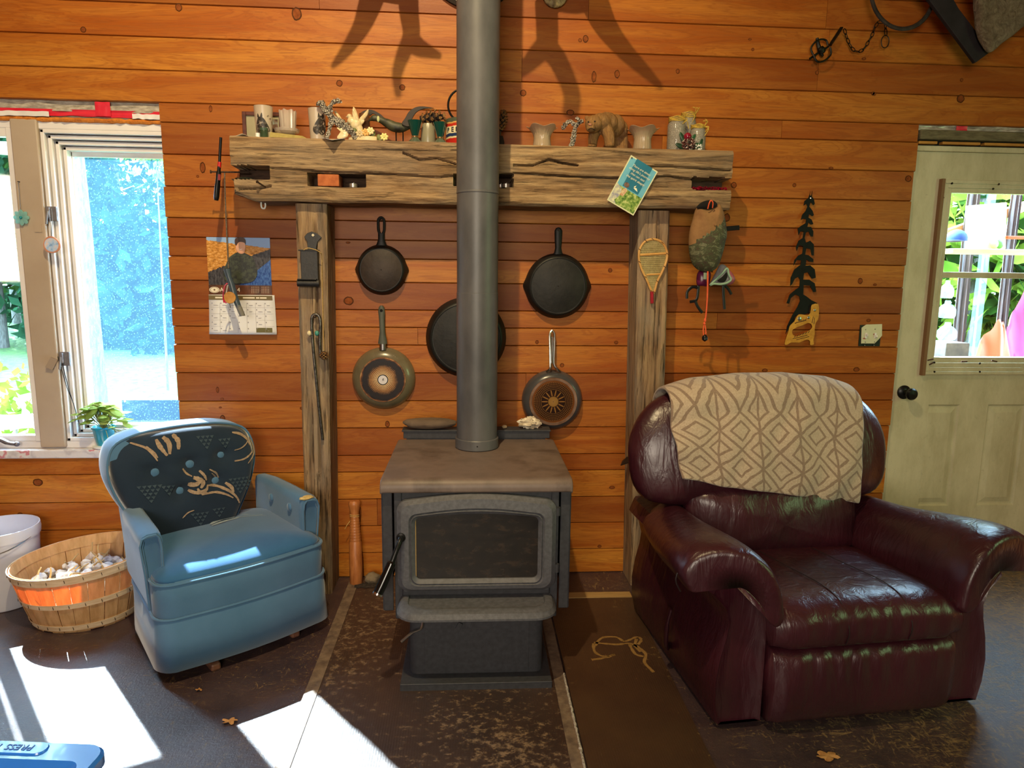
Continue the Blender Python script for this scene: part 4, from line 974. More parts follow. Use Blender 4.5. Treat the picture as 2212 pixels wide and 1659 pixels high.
# back: boxed shell with a tufted flowered front
def bky(z): return .155 + .17 * (z - .40)
BK = [(x * .93 - .066, .36 + (z - .36) * .955) for x, z in [(-.15, .36), (-.215, .46), (-.270, .56), (-.303, .66), (-.300, .745), (-.262, .808), (-.165, .838), (-.05, .846), (.05, .846), (.165, .838), (.262, .808), (.300, .745), (.303, .66), (.270, .56), (.215, .46), (.15, .36), (.06, .345), (-.06, .345)]]
BT = [(-.19, .66), (-.06, .67), (.065, .685), (.03, .59), (-.11, .575)]
def front(a, z):
    t_ = 0
    cz = .61
    a_ = a + .05; rr = math.hypot(a_ / .302, (z - cz) / (.235 if z > cz else .265)); h = max(0, 1 - rr ** 2.4) ** .5
    d = sum(.030 * math.exp(-((a - p) ** 2 + (z - q) ** 2) / (.032 ** 2)) for p, q in BT)
    cr = .008 * math.exp(-((z - .69 - .02 * a) / .013) ** 2) * sm(.27, .2, abs(a_))
    return bky(z) - .05 - .060 * h + (d + cr) * h
bk2 = cat2(BK, 4)
def shr(k, dz=0): return [(-.05 + (x + .05) * k, .61 + (z - .61) * k) for x, z in bk2]
b = MB(); rings = []
for k, dy in ((.90, .085), (.97, .080), (1.0, .065), (1.005, .03), (1.0, -.03), (.985, -.052)):
    rings.append([Vector((x, bky(z) + dy - .0, z)) for x, z in shr(k)])
b.loft(rings); obj('back_shell', bl(b), M['velvet'], bc, smooth=60)
b = MB(); L = []
for j in range(13):
    k = max(.003, 1 - j / 12) * .985; L.append([Vector((x, front(x, z) if j else bky(z) - .05, z)) for x, z in shr(k)])
b.loft(L, cap=True); bp_mb = bl(b)
piping('back_piping', [(x, bky(z) - .052, z) for x, z in shr(.99)], .005, M['velvet'], tp=0)
def b2(px, py): return ((px - 240) / 297 * .565 - .345, (.825) - .43 * (py - 908 - (537 - px) * .10) / 262)
def ribbon(mb, pts, w0, w1, on, off=.0022, n=5):
    q = catmull([Vector((x, z, 0)) for x, z in pts], n); N = len(q); rr = []
    for i, p in enumerate(q):
        d = (q[min(i + 1, N - 1)] - q[max(i - 1, 0)]).normalized(); nn = Vector((-d.y, d.x, 0)); w_ = w0 + (w1 - w0) * i / (N - 1)
        w_ *= (.45 + .55 * math.sin(PI * min(1, (i + .6) / N))) * (1 + .35 * nz(i * 1.3, pts[0][0] * 50))
        rr.append((on(*(p + nn * w_).xy), on(*(p - nn * w_).xy)))
    for (a, c), (e, f) in zip(rr, rr[1:]): mb.add([a, c, f, e], [(0, 1, 2, 3)])
fo = lambda a, z: BM @ Vector((a, front(a, z) - .0025, z))
b = MB()
for pts, w_ in [([(343, 945), (352, 960), (350, 985)], .011), ([(330, 950), (335, 968), (345, 988)], .009), ([(362, 940), (370, 955), (368, 975)], .010), ([(285, 958), (308, 968), (320, 985), (326, 1000)], .005), ([(310, 965), (322, 980), (327, 992)], .004),
               ([(390, 1045), (400, 1050), (408, 1060), (402, 1072)], .011), ([(378, 1060), (392, 1062), (404, 1055)], .010), ([(378, 1075), (392, 1082), (412, 1078), (418, 1066)], .008), ([(395, 1072), (402, 1084), (414, 1084)], .006), ([(372, 1022), (378, 1034), (388, 1042)], .004), ([(404, 1030), (412, 1042), (416, 1055)], .006),
               ([(418, 1068), (440, 1074), (462, 1088), (476, 1106), (481, 1122)], .006), ([(402, 1088), (430, 1086), (452, 1094), (468, 1106)], .005), ([(455, 1066), (466, 1078), (470, 1092)], .008), ([(424, 1028), (438, 1040), (444, 1054)], .004), ([(428, 1038), (436, 1048), (442, 1060)], .003),
               ([(486, 944), (505, 950), (518, 964), (522, 980)], .006), ([(484, 988), (500, 984), (514, 974), (520, 966)], .003), ([(480, 1014), (500, 1012), (516, 1004), (526, 994)], .004), ([(526, 960), (530, 985), (526, 1005), (510, 1024)], .004), ([(360, 1140), (372, 1128), (384, 1124)], .003)]:
    ribbon(b, [b2(*p) for p in pts], w_, w_ * .8, fo)
b.mi = 1; rt = random.Random(4)
for (cx, cy, rows) in ((430, 950, 4), (470, 960, 3), (310, 1058, 5), (345, 1062, 3), (490, 1060, 5), (505, 1070, 3), (400, 1135, 4), (440, 1130, 3)):
    for r_ in range(rows):
        for k in range(rows - r_):
            x, z = b2(cx + (k - (rows - r_) / 2) * 9.5, cy + r_ * 8.5); s_ = .0085
            b.add([fo(x - s_, z + s_ * .6), fo(x + s_, z + s_ * .6), fo(x, z - s_ * .8)], [(0, 1, 2)])
k = len(bp_mb.v); bp_mb.v += b.v; bp_mb.f += [[i + k for i in f] for f in b.f]; bp_mb.m += [m_ + 1 for m_ in b.m]
bp = lab(obj('back_panel', bp_mb, [M['navy'], M['motif'], M['motif_dark']], bc, smooth=180), 'navy back panel with tan woven flowers and grey triangles')
for i, (x, z) in enumerate(BT):
    b = MB(); b.ball(BM @ Vector((x, front(x, z) - .002, z)), (.019, .008, .019), 14, 8, rot=(0, 0, BR)); obj('button', b, M['motif'] if i == 5 else M['velvet'], bp)
# faint flower woven in the seat cloth
def seaty(x, y):
    rr = math.hypot(x / .314, (y + .026) / .266); h = max(0, 1 - rr ** 2) ** .42
    return BM @ Vector((x, y, .3705 + h * .060 + .02 * (y + .1)))
b = MB()
for pts, w_ in [([(-.02, .04), (.03, .07), (.09, .07)], .010), ([(-.02, .02), (.04, .04), (.10, .05)], .008), ([(.09, .06), (.15, .05), (.21, .03)], .004), ([(.13, .09), (.17, .07), (.20, .05)], .007), ([(-.17, -.20), (-.10, -.17), (-.04, -.20)], .004), ([(-.10, -.22), (-.06, -.18), (-.05, -.14)], .004)]: ribbon(b, pts, w_, w_ * .8, seaty)
bl(sc_mb, .16); n_ = sc_mb.add([], []); sc_mb.mi = 1; sc_mb.add(b.v, b.f); sc_ = obj('seat_cushion', sc_mb, [M['seatblue'], pm('pale_blue_motif', '#7f98ac', '#a5b4bc', scale=80, rough=.9)], bc, smooth=180)
M['legwood'] = pm('reddish_leg_wood', '#5a3a2c', '#7a5240', scale=9, stretch=(1, 6, 6), rough=.5)
for i, (px, py) in enumerate(((640, 1378), (468, 1450))):
    q = G(px, py, 0); b = MB(); lo = BM.inverted() @ q
    b.box(lo.x - .018, lo.x + .018, lo.y + .0, lo.y + .30, 0, .03); b.box(lo.x - .018, lo.x + .018, lo.y + .06, lo.y + .26, .028, .075); obj('rocker_foot', bl(b), M['legwood'], bc, smooth=0, bevel=.008)
b = MB(); b.box(-.20, .20, -.08, .16, .07, .24); obj('swivel_base', bl(b), M['gap'], bc, smooth=0)
# ------------------------------------------------------------ timber mantel
MF, MBK = -.222, -.002                       # front and back of the mantel beam
def px2xz(px, py, y=-.222): p = W(px, py, y); return p.x, p.z
X0u, _ = px2xz(497, 330); X0l, _ = px2xz(505, 410); X1u, _ = px2xz(1583, 350); X1l, _ = px2xz(1577, 430)
ZT = lambda x: 1.982 - .008 * sm(-.9, 1.1, x)
def ZB(x): return 1.731 + .004 * nz(x * 5, 3) + .028 * sm(X0u + .10, X0u, x)
NOT = []
for (pa, pb, qa, qb) in ((490, 583, 357, 387), (665, 790, 374, 404), (980, 1108, 375, 404), (1497, 1600, 383, 411)):
    a, zt = px2xz(pa, qa); c, zb = px2xz(pb, qb); NOT.append((a, c, zb, zt))
CRK = [[(583, 363), (640, 366), (700, 372), (800, 375), (870, 378), (940, 383), (985, 380), (1108, 376)], [(1110, 373), (1160, 376), (1230, 381), (1330, 385), (1400, 384), (1440, 380), (1497, 388)], [(1110, 357), (1150, 358), (1185, 345), (1215, 352), (1250, 358)], [(1390, 360), (1440, 359), (1480, 362), (1580, 368)], [(870, 330), (905, 345), (945, 342), (985, 355)], [(515, 408), (560, 407), (585, 402)]]
CRKP = [[px2xz(*p) for p in c] for c in CRK]
def crack(x, z):
    d = 0
    for c in CRKP:
        for (x0, z0), (x1, z1) in zip(c, c[1:]):
            if x0 <= x <= x1:
                zz = z0 + (z1 - z0) * (x - x0) / (x1 - x0) + .002 * nz(x * 30); d = max(d, math.exp(-((z - zz) / .0035) ** 2))
    return d
def mantel():
    b = MB(); NX, NZ = 420, 54; rings = []; mi = []
    xa, xb = X0u, X1u
    for i in range(NX + 1):
        x = xa + (xb - xa) * i / NX; zt, zb = ZT(x), ZB(x); ring = []
        for j in range(NZ + 1):
            z = zb + (zt - zb) * j / NZ; y = MF + .004 * nz(x * 4, z * 9) + .0025 * nz(x * 22, z * 60, 2) + .003 * nz(x * 3, z * 40, 5)
            e = min(j, NZ - j) / NZ; y += .010 * sm(.05, 0, e)
            deep = 0
            for (n0, n1, m0, m1) in NOT:
                ed = .0025 * nz(z * 60, x * 20)
                if n0 + ed < x < n1 + ed and m0 + ed < z < m1 + ed: deep = 1
            if z < px2xz(500, 388)[1] and x < X0l + .004 * nz(z * 50): y += .03
            y += .022 * crack(x, z)
            if deep: y = MF + .115
            ring.append(Vector((x + (.006 * nz(z * 30, i * .01) if i in (0, NX) else 0), y, z)))
        for k in range(1, 7): q = k / 7; ring.append(Vector((x, MF + (MBK - MF) * q, zt + .003 * nz(x * 8, q * 4))))
        ring.append(Vector((x, MBK, zt))); ring.append(Vector((x, MBK, zb)))
        for k in range(1, 7): q = 1 - k / 7; ring.append(Vector((x, MF + (MBK - MF) * q, zb + .003 * nz(x * 8, q * 4, 4))))
        rings.append(ring)
    b.loft(rings)
    return b
b = mantel(); mo = obj('timber_mantel', b, [M['beam'], M['mortise']], None, smooth=35)
tag(mo, 'weathered hewn timber mantel beam with mortise notches across the two posts', 'mantel')
me = mo.data
for p in me.polygons:
    c = p.center
    if c.y > MF + .06 and c.y < -.02 and any(n0 - .004 < c.x < n1 + .004 and m0 - .004 < c.z < m1 + .004 for n0, n1, m0, m1 in NOT): p.material_index = 1
# posts
def post(label, fl_b, fr_b, fl_t, fr_t, yf, zt, seed, gaps):
    b = MB(); NZ, NX = 200, 16; rings = []
    for i in range(NZ + 1):
        q = i / NZ; z = zt * q; x0 = fl_b + (fl_t - fl_b) * q; x1 = fr_b + (fr_t - fr_b) * q; ring = []
        for j in range(NX + 1):
            u = j / NX; x = x0 + (x1 - x0) * u; y = yf + .003 * nz(x * 30, z * 3, seed) + .003 * nz(x * 60, z * 1.2, seed + 2)
            e = min(u, 1 - u); y += .010 * sm(.08, 0, e)
            for (g0, g1, gu) in gaps:
                if g0 < z < g1: y += .018 * math.exp(-((u - gu - .03 * nz(z * 5, gu * 9)) / .025) ** 2) * sm(g0, g0 + .1, z) * sm(g1, g1 - .1, z)
            ring.append(Vector((x + .002 * nz(z * 20, seed, u), y, z)))
        for k in range(1, 7): ring.append(Vector((x1 + .003 * nz(z * 4, k), yf + (-.004 - yf) * k / 7, z)))
        ring += [Vector((x1 + .002, -.004, z)), Vector((x0 - .002, -.004, z))]
        for k in range(1, 7): ring.append(Vector((x0 + .003 * nz(z * 4, k, 5), yf + (-.004 - yf) * (1 - k / 7), z)))
        rings.append(ring)
    b.loft(rings); o = obj('timber_post', b, M['post'], None, smooth=35); tag(o, label, 'post'); return o
post('weathered square timber post left of the stove, holding the leather pouch', -.700, -.588, -.690, -.562, -.178, 1.727, 1, [(.5, 1.72, .62), (.2, .9, .35), (.9, 1.2, .8)])
post('weathered square timber post behind the recliner, with the small snowshoe', .797, .93, .765, .905, -.160, 1.727, 7, [(.3, 1.0, .4), (1.05, 1.73, .62)])
# little cleats and hooks on the timbers
q = W(1352, 997, -.10); b = MB(); b.add([q + Vector((-.03, -.02, -.012)), q + Vector((.03, -.03, .012)), q + Vector((.012, .03, .016)), q + Vector((-.01, .03, -.004))], [(0, 1, 2, 3)]); o = obj('bent_tab', b, M['black'], None, smooth=0)
sd = o.modifiers.new('t', 'SOLIDIFY'); sd.thickness = .003; tag(o, 'small bent black tab sticking out of the left side of the right post', 'tab')

# ------------------------------------------------------------ frying pans on the wall
def wallM(x, z, y=0, tilt=0): return Matrix.Translation((x, y, z)) @ Matrix.Rotation(tilt, 4, 'Y') @ Matrix.Rotation(PI / 2, 4, 'X')   # local z -> -Y, local y -> up
def cast_pan(name, label, cx, cz, r, hl, hole=True, depth=.045, handle=True):
    t = thing(name, label, 'pan', (cx, 0, cz)); Mx = wallM(cx, cz)
    b = MB()
    def spout(p, a, rr, h):
        s_ = max(math.exp(-((a - 0) / .16) ** 2), math.exp(-((a - 2 * PI) / .16) ** 2), math.exp(-((a - PI) / .16) ** 2))
        k = 1 + .075 * s_ * sm(depth * .9, .0, h); return Vector((p.x * k, p.y * k, p.z))
    b.lathe([(r - .006, .006), (r - .001, .003), (r, .008), (r * .985, .018), (r * .90, depth - .004), (r * .87, depth), (r * .845, depth + .0015), (r * .83, depth - .0005), (r * .5, depth - .001), (.002, depth - .001)], 64, Mx, warp=spout if handle else None)
    b.lathe([(r - .006, .006), (r * .86, depth - .004), (.002, depth - .004)], 48, Mx)
    obj('pan_body', b, M['iron'], t, smooth=30)
    b = MB(); b.lathe([(r * .815, depth - .001), (r * .80, depth + .0002), (.002, depth + .0002)], 48, Mx); lab(obj('base', b, pm('pan_base_%.3f' % r, *(('#2a211d', '#3a2f29') if r < .13 else ('#171616', '#252321')), scale=14, rough=.55, bump=.3, spec=.3), t), 'flat matte underside of the pan')
    if handle:
        b = MB(); z0 = r * .93; w0, w1 = .021, .016
        y = -.012
        def sect(zz, w_, th, yy): return [Vector((cx + w_ * math.cos(q * 2 * PI / 12), yy + th * math.sin(q * 2 * PI / 12), cz + zz)) for q in range(12)]
        if hole:
            b.loft([sect(z0 - .01, .034, .008, -.016), sect(z0 + .012, .020, .008, -.016), sect(z0 + .03, .0145, .007, -.015), sect(z0 + hl * .45, .0145, .0065, -.012)])
            lp = catmull([Vector((cx + a, -.012, cz + z0 + hl * c)) for a, c in ((0, .40), (.0115, .52), (.0135, .75), (.0115, .93), (0, 1.0), (-.0115, .93), (-.0135, .75), (-.0115, .52))], 4, True)
            b.tube(lp, .0058, 8, False, True)
        else:
            b.loft([sect(z0 - .01, .034, .008, -.016), sect(z0 + .014, .018, .008, -.016), sect(z0 + .035, .014, .008, -.015), sect(z0 + hl * .5, .0165, .008, -.013), sect(z0 + hl * .88, .018, .007, -.012), sect(z0 + hl * .97, .012, .006, -.012), sect(z0 + hl, .004, .004, -.012)])
            b.lathe([(.0055, 0), (.0055, .001)], 12, wallM(cx, cz + z0 + hl * .90, -.0185), True)
        obj('handle', b, M['iron'], t)
        b = MB(); b.tube([Vector((cx, .0, cz + z0 + hl * .9)), Vector((cx, -.022, cz + z0 + hl * .9))], .0025, 8); b.ball((cx, -.022, cz + z0 + hl * .9), .0045, 8, 6); nl = obj('nail', b, M['nail'], None); tag(nl, 'nail in the wall holding up the ' + label.split(' hanging')[0], 'nail')
    return t
c1 = W(824, 583, -.03); cast_pan('cast_iron_skillet', 'small black cast iron skillet hanging high left of the stove pipe', c1.x, c1.z, .112, .125)
c4 = W(1205, 618, -.03); cast_pan('cast_iron_skillet', 'larger black cast iron skillet hanging high right of the stove pipe', c4.x, c4.z, .148, .125, False)
c3 = W(1007, 730, -.03); cast_pan('round_griddle', 'very large round black pan half hidden behind the stove pipe', c3.x, c3.z, .184, .1, depth=.055, handle=False)
# tan non stick pan with perforated burnt base
t = NT('burnt_perforated_base'); tc = t.n('ShaderNodeTexCoord'); sx = t.n('ShaderNodeSeparateXYZ'); t.l(tc.outputs['Object'], sx.inputs[0])
rad = t.math('SQRT', t.math('ADD', t.math('POWER', sx.outputs[0], 2.0), t.math('POWER', sx.outputs[2], 2.0))); angn = t.math('ARCTAN2', sx.outputs[2], sx.outputs[0])
n1 = t.noise(t.coord('Object', (14, 1, 14)), 2, 6, .7)
rn = t.math('ADD', rad, t.math('MULTIPLY', t.math('SUBTRACT', n1, .5), .03))
base = t.ramp(t.math('MULTIPLY', rn, 8.0), [(.0, '#d8d0c4'), (.18, '#c9a878'), (.42, '#9a6a3a'), (.55, '#221a1a'), (.74, '#1a1618'), (.80, '#6a4020'), (.86, '#b98a58')])
row = t.math('FRACT', t.math('MULTIPLY', rad, 150.0)); cell = t.math('FRACT', t.math('MULTIPLY', angn, 9.0))
hole = t.math('MULTIPLY', t.math('LESS_THAN', t.math('ABSOLUTE', t.math('SUBTRACT', row, .5)), .26), t.math('LESS_THAN', t.math('ABSOLUTE', t.math('SUBTRACT', cell, .5)), .28))
hole = t.math('MULTIPLY', hole, t.math('LESS_THAN', rad, .078))
t.set(Base_Color=t.mix(hole, base, '#1c140e'), Metallic=.55, Roughness=.38); M['burnt'] = t.mat
M['tanpan'] = pm('olive_tan_enamel', '#5c5340', '#6f6550', scale=8, rough=.25, coat=.3)
cp = W(828, 819, -.03); px0, pz0, r = cp.x, cp.z, .144
t = thing('frying_pan', 'tan non stick frying pan with a burnt dotted base hanging low left of the stove', 'pan', (px0, 0, pz0)); Mx = wallM(px0, pz0)
b = MB(); b.lathe([(r - .004, .004), (r, .006), (r * .985, .016), (r * .90, .034), (r * .76, .047), (r * .70, .049)], 64, Mx); b.lathe([(r - .004, .004), (r * .7, .044), (.002, .044)], 40, Mx); obj('pan_body', b, M['tanpan'], t)
b = MB(); b.lathe([(r * .72, .048), (r * .71, .0515), (r * .66, .0515), (r * .655, .050), (.002, .050)], 64, Mx); ob = obj('base_plate', b, M['burnt'], t)
b = MB(); b.lathe([(.0245, .0500), (.0245, .0512), (.0205, .0512), (.0205, .0506)], 32, Mx); lab(obj('badge_ring', b, M['black'], t), 'black ring around the badge')
b = MB(); b.lathe([(.0205, .0509), (.002, .0509)], 32, Mx); lab(obj('badge', b, pm('pale_badge', '#cfcbd0', rough=.3), t), 'pale round badge at the middle of the base')
text('badge_letter', 'R', .016, frontM((px0, -.0511, pz0), .2), M['black'], t, shear=.4)
def handle_sections(mb, cx, cz, rows, n=12):
    mb.loft([[Vector((cx + dx + w_ * math.cos(q * 2 * PI / n), y + th * math.sin(q * 2 * PI / n), cz + z)) for q in range(n)] for (z, w_, th, y, dx) in rows])
b = MB(); handle_sections(b, px0, pz0, [(r * .93, .0155, .010, -.03, 0), (r + .025, .015, .010, -.03, 0)]); lab(obj('ferrule', b, M['steel'], t), 'metal ferrule of the handle')
M['greyhandle'] = pm('grey_soft_handle', '#3d4038', '#4b4e45', scale=20, rough=.6)
b = MB(); handle_sections(b, px0, pz0, [(r + .018, .021, .012, -.03, .0), (r + .04, .018, .012, -.028, 0), (r + .07, .0125, .010, -.025, -.001), (r + .12, .0125, .010, -.02, -.003), (r + .165, .0155, .009, -.016, -.004), (r + .183, .012, .008, -.016, -.004), (r + .190, .005, .005, -.016, -.004)]); obj('handle', b, M['greyhandle'], t)
b = MB(); hq = Vector((px0 - .004, -.026, pz0 + r + .168)); b.tube([hq + Vector((0, .001, 0)), hq + Vector((0, -.0005, 0))], .0065, 14); lab(obj('hanging_hole', b, M['gap'], t), 'dark hanging hole')
# grey pan with a copper sunburst base and steel wire handle
t = NT('copper_sunburst_base'); tc = t.n('ShaderNodeTexCoord'); sx = t.n('ShaderNodeSeparateXYZ'); t.l(tc.outputs['Object'], sx.inputs[0])
rad = t.math('SQRT', t.math('ADD', t.math('POWER', sx.outputs[0], 2.0), t.math('POWER', sx.outputs[2], 2.0))); angn = t.math('ARCTAN2', sx.outputs[2], sx.outputs[0])
base = t.ramp(t.math('MULTIPLY', rad, 9.0), [(.0, '#b58a4a'), (.20, '#a87c3c'), (.23, '#3a2216'), (.55, '#2c1a12'), (.80, '#4a2c18'), (.86, '#8a5226')])
row = t.math('FRACT', t.math('MULTIPLY', rad, 130.0)); cell = t.math('FRACT', t.math('MULTIPLY', angn, 11.0))
dots = t.math('MULTIPLY', t.math('LESS_THAN', t.math('ABSOLUTE', t.math('SUBTRACT', row, .5)), .22), t.math('LESS_THAN', t.math('ABSOLUTE', t.math('SUBTRACT', cell, .5)), .22))
dots = t.math('MULTIPLY', dots, t.math('GREATER_THAN', rad, .055)); dots = t.math('MULTIPLY', dots, t.math('LESS_THAN', rad, .092))
rays = t.math('MULTIPLY', t.math('GREATER_THAN', t.math('COSINE', t.math('MULTIPLY', angn, 14.0)), t.math('ADD', -.2, t.math('MULTIPLY', rad, 20.0))), t.math('GREATER_THAN', rad, .027)); rays = t.math('MULTIPLY', rays, t.math('LESS_THAN', rad, .054))
c = t.mix(t.math('MAXIMUM', dots, rays), base, '#a9773a'); t.set(Base_Color=c, Metallic=.75, Roughness=.33); M['copper'] = t.mat
cp = W(1194, 866, -.035); px1, pz1, r = cp.x, cp.z, .143; tl = math.radians(0)
t = thing('frying_pan', 'grey frying pan with copper sunburst base and steel handle, hanging low right of pipe', 'pan', (px1, 0, pz1)); Mx = wallM(px1, pz1)
M['greypan'] = pm('grey_hard_enamel', '#3c3b3c', '#48474a', scale=9, rough=.28, coat=.2)
b = MB(); b.lathe([(r - .004, .004), (r, .006), (r * .99, .018), (r * .93, .040), (r * .82, .054), (r * .77, .056)], 64, Mx); b.lathe([(r - .004, .004), (r * .7, .048), (.002, .048)], 40, Mx); obj('pan_body', b, M['greypan'], t)
b = MB(); b.lathe([(r * .79, .0555), (r * .78, .0575), (r * .70, .0575), (r * .69, .056)], 64, Mx); lab(obj('base_ring', b, pm('heat_stained_steel', '#7a5a44', '#a88a76', scale=12, metal=.7, rough=.35), t), 'heat stained steel ring around the base')
b = MB(); b.lathe([(r * .70, .0562), (.002, .0562)], 64, Mx); obj('base_plate', b, M['copper'], t)
b = MB(); hx_ = px1 - .008
for s_ in (-1, 1):
    b.tube(catmull([Vector((px1 + s_ * .032, -.035, pz1 + r * .97)), Vector((px1 + s_ * .018, -.045, pz1 + r * 1.06)), Vector((hx_ + s_ * .009, -.045, pz1 + r * 1.22)), Vector((hx_ + s_ * .010, -.036, pz1 + r + .10)), Vector((hx_ + s_ * .011, -.024, pz1 + r + .165))] + ([Vector((hx_, -.018, pz1 + r + .185))] if 1 else []), 5), [.0052] * 26, 8)
b.tube([Vector((hx_, -.045, pz1 + r * 1.24)), Vector((hx_, -.024, pz1 + r + .155))], .0085, 10, flat=.5)
lab(obj('handle', b, M['steel'], t), 'looped polished steel handle')

# ------------------------------------------------------------ calendar
p0, p1 = W(445, 510, -.006), W(587, 622, -.006); xl, xr = p0.x, p1.x
ca = thing('wall_calendar', 'wall calendar with a hunting photo over a white month page, beside the window', 'calendar', ((xl + xr) / 2, 0, 1.35))
zT = W(515, 513, -.006).z; zM = W(515, 616, -.006).z; zM2 = W(515, 637, -.008).z; zB = W(515, 722, -.014).z
t = NT('printed_marsh_photo'); tc = t.n('ShaderNodeTexCoord'); mp = t.n('ShaderNodeMapping'); t.l(tc.outputs['Object'], mp.inputs[0])
sx = t.n('ShaderNodeSeparateXYZ'); t.l(mp.outputs[0], sx.inputs[0])
zz = t.math('DIVIDE', t.math('SUBTRACT', sx.outputs[2], zM - 1.35), zT - zM); xx = t.math('DIVIDE', sx.outputs[0], xr - xl)   # -.5 .. .5
n1 = t.noise(t.coord('Object', (30, 1, 60)), 2, 6, .7); n2 = t.noise(t.coord('Object', (60, 1, 25)), 2, 6, .7)
hz = t.math('ADD', zz, t.math('ADD', t.math('MULTIPLY', xx, .16), t.math('MULTIPLY', t.math('SUBTRACT', n1, .5), .08)))
c = t.ramp(n1, [(.35, '#8a5a28'), (.5, '#c98a3c'), (.65, '#e0b070')])
c = t.mix(t.math('GREATER_THAN', hz, .86), c, '#8fb0e0')
dk = t.math('ADD', zz, t.math('ADD', t.math('MULTIPLY', xx, -.50), t.math('MULTIPLY', t.math('SUBTRACT', n2, .5), .12)))
c = t.mix(t.math('LESS_THAN', dk, .52), c, t.ramp(n2, [(.35, '#1c1c22'), (.65, '#57565c')]))
wt = t.math('LESS_THAN', t.math('ADD', zz, t.math('MULTIPLY', xx, -1.05)), .02); c = t.mix(wt, c, t.ramp(n2, [(.4, '#1f3f86'), (.6, '#4a74b8')]))
t.set(Base_Color=c, Roughness=.25); M['photo'] = t.mat
b = MB(); b.grid(lambda u, v: Vector((xl + (xr - xl) * u, -.004 - .003 * math.sin(v * PI), zM + (zT - zM) * v)), 6, 8); o = obj('photo_page', b, M['photo'], ca); 
# printed hunter, in flat ink shapes on the photo
def ink(name, polys, y=-.0085, parent=None):
    b = MB(); ms = []
    for k, (pts, col) in enumerate(polys):
        b.mi = k; ms.append(pm('ink_%s_%d' % (name, k), *(col if isinstance(col, tuple) else (col,)), scale=70, rough=.4, lo=.42, hi=.58))
        pl = [W(x, yy, y - .0003 * k) for x, yy in cat2(pts, 4)]; b.add(pl, [list(range(len(pl)))])
    return obj(name, b, ms, parent, smooth=0)
ink('printed_person', [([(493, 560), (500, 552), (510, 546), (520, 544), (532, 548), (545, 556), (552, 572), (556, 590), (548, 606), (530, 612), (505, 612), (488, 606), (482, 590)], ('#171d18', '#39402e')),
                       ([(510, 532), (512, 543), (520, 548), (528, 545), (529, 530)], '#c98f70'), ([(509, 527), (511, 539), (518, 545), (526, 543), (530, 530), (526, 522), (514, 521)], '#d8a283'),
                       ([(507, 524), (508, 516), (515, 512.5), (525, 513), (530, 519), (530, 528), (527, 524), (516, 523), (510, 531)], '#3a2018'), ([(515, 537), (519, 540), (524, 537.5), (519, 538.2)], '#f0e4dc')], parent=ca)
b = MB(); b.box(xl, xr, -.007, -.004, zM2 + .001, zM); bnd = obj('month_band', b, pm('brown_print_band', '#3c2418', '#6a3e22', scale=30, rough=.3), ca, smooth=0)
ivory = pm('ivory_ink', '#e6dcc4', rough=.5)
bz = (zM + zM2) / 2
b = MB(); b.lathe([(.0185, 0), (.002, 0)], 24, Matrix.Translation((xl + .024, -.0075, bz)) @ Matrix.Rotation(PI / 2, 4, 'X') @ Matrix.Diagonal((1.2, .72, 1, 1))); obj('emblem', b, ivory, bnd)
b = MB(); b.lathe([(.0155, 0), (.014, 0)], 24, Matrix.Translation((xl + .024, -.0078, bz)) @ Matrix.Rotation(PI / 2, 4, 'X') @ Matrix.Diagonal((1.2, .72, 1, 1))); b.lathe([(.004, 0), (.001, 0)], 10, Matrix.Translation((xl + .024, -.0078, bz)) @ Matrix.Rotation(PI / 2, 4, 'X')); obj('emblem_ring', b, pm('brown_ink', '#6a4a2a', rough=.5), bnd)
text('month_letter', 'A', .026, frontM((W(479, 628, -.008).x, -.0076, bz)), ivory, bnd); text('year_digit', '4', .026, frontM((W(515.5, 628, -.008).x, -.0076, bz)), ivory, bnd)
b = MB()
for gx in (548, 570):
    for r_ in range(5):
        for k in range(5): q = W(gx + k * 3.6 - 4, 621 + r_ * 2.6 + (1 if r_ else -.5), -.0077); b.box(q.x - .0011, q.x + .0011, -.0077, -.0074, q.z - .0011, q.z + .0011)
obj('mini_months', b, ivory, bnd, smooth=0)
cpage = lambda v: -.008 - .012 * (1 - v) ** 2
b = MB(); b.grid(lambda u, v: Vector((xl - .002 + (xr - xl + .012) * u * (1 if 1 else 0) + .010 * (1 - v) * (u - .3), cpage(v) - .003 * (1 - v) * math.sin(u * PI), zB + (zM2 - zB) * v)), 8, 12)
mpg = obj('month_page', b, pm('white_calendar_paper', '#d4d6da', '#dfe0e3', scale=3, rough=.6), ca); sd = mpg.modifiers.new('t', 'SOLIDIFY'); sd.thickness = .006; sd.offset = -1
def cal(u, v, d=.0012): return Vector((xl - .002 + (xr - xl + .012) * u + .010 * (1 - v) * (u - .3), cpage(v) - .003 * (1 - v) * math.sin(u * PI) - d, zB + (zM2 - zB) * v))
b = MB(); b.add([cal(0, .985), cal(.97, .985), cal(.97, .87), cal(0, .87)], [(0, 1, 2, 3)]); hb = obj('title_bar', b, pm('olive_print', '#6a5a34', rough=.5), mpg, smooth=0)
b = MB()
for (u0, u1) in ((.10, .22), (.24, .27), (.28, .33), (.52, .70), (.72, .77), (.78, .88)): b.add([cal(u0, .945, .0016), cal(u1, .945, .0016), cal(u1, .91, .0016), cal(u0, .91, .0016)], [(0, 1, 2, 3)])
obj('title_lettering', b, ivory, mpg, smooth=0)
b = MB(); rl_ = random.Random(8)
for k in range(1, 6):
    v = .84 - k * .16; b.add([cal(.03, v), cal(.97, v), cal(.97, v + .004), cal(.03, v + .004)], [(0, 1, 2, 3)]) if v > .03 else None
for k in range(1, 7): u = .03 + .94 * k / 7; b.add([cal(u, .04), cal(u + .003, .04), cal(u + .003, .80), cal(u, .80)], [(0, 1, 2, 3)])
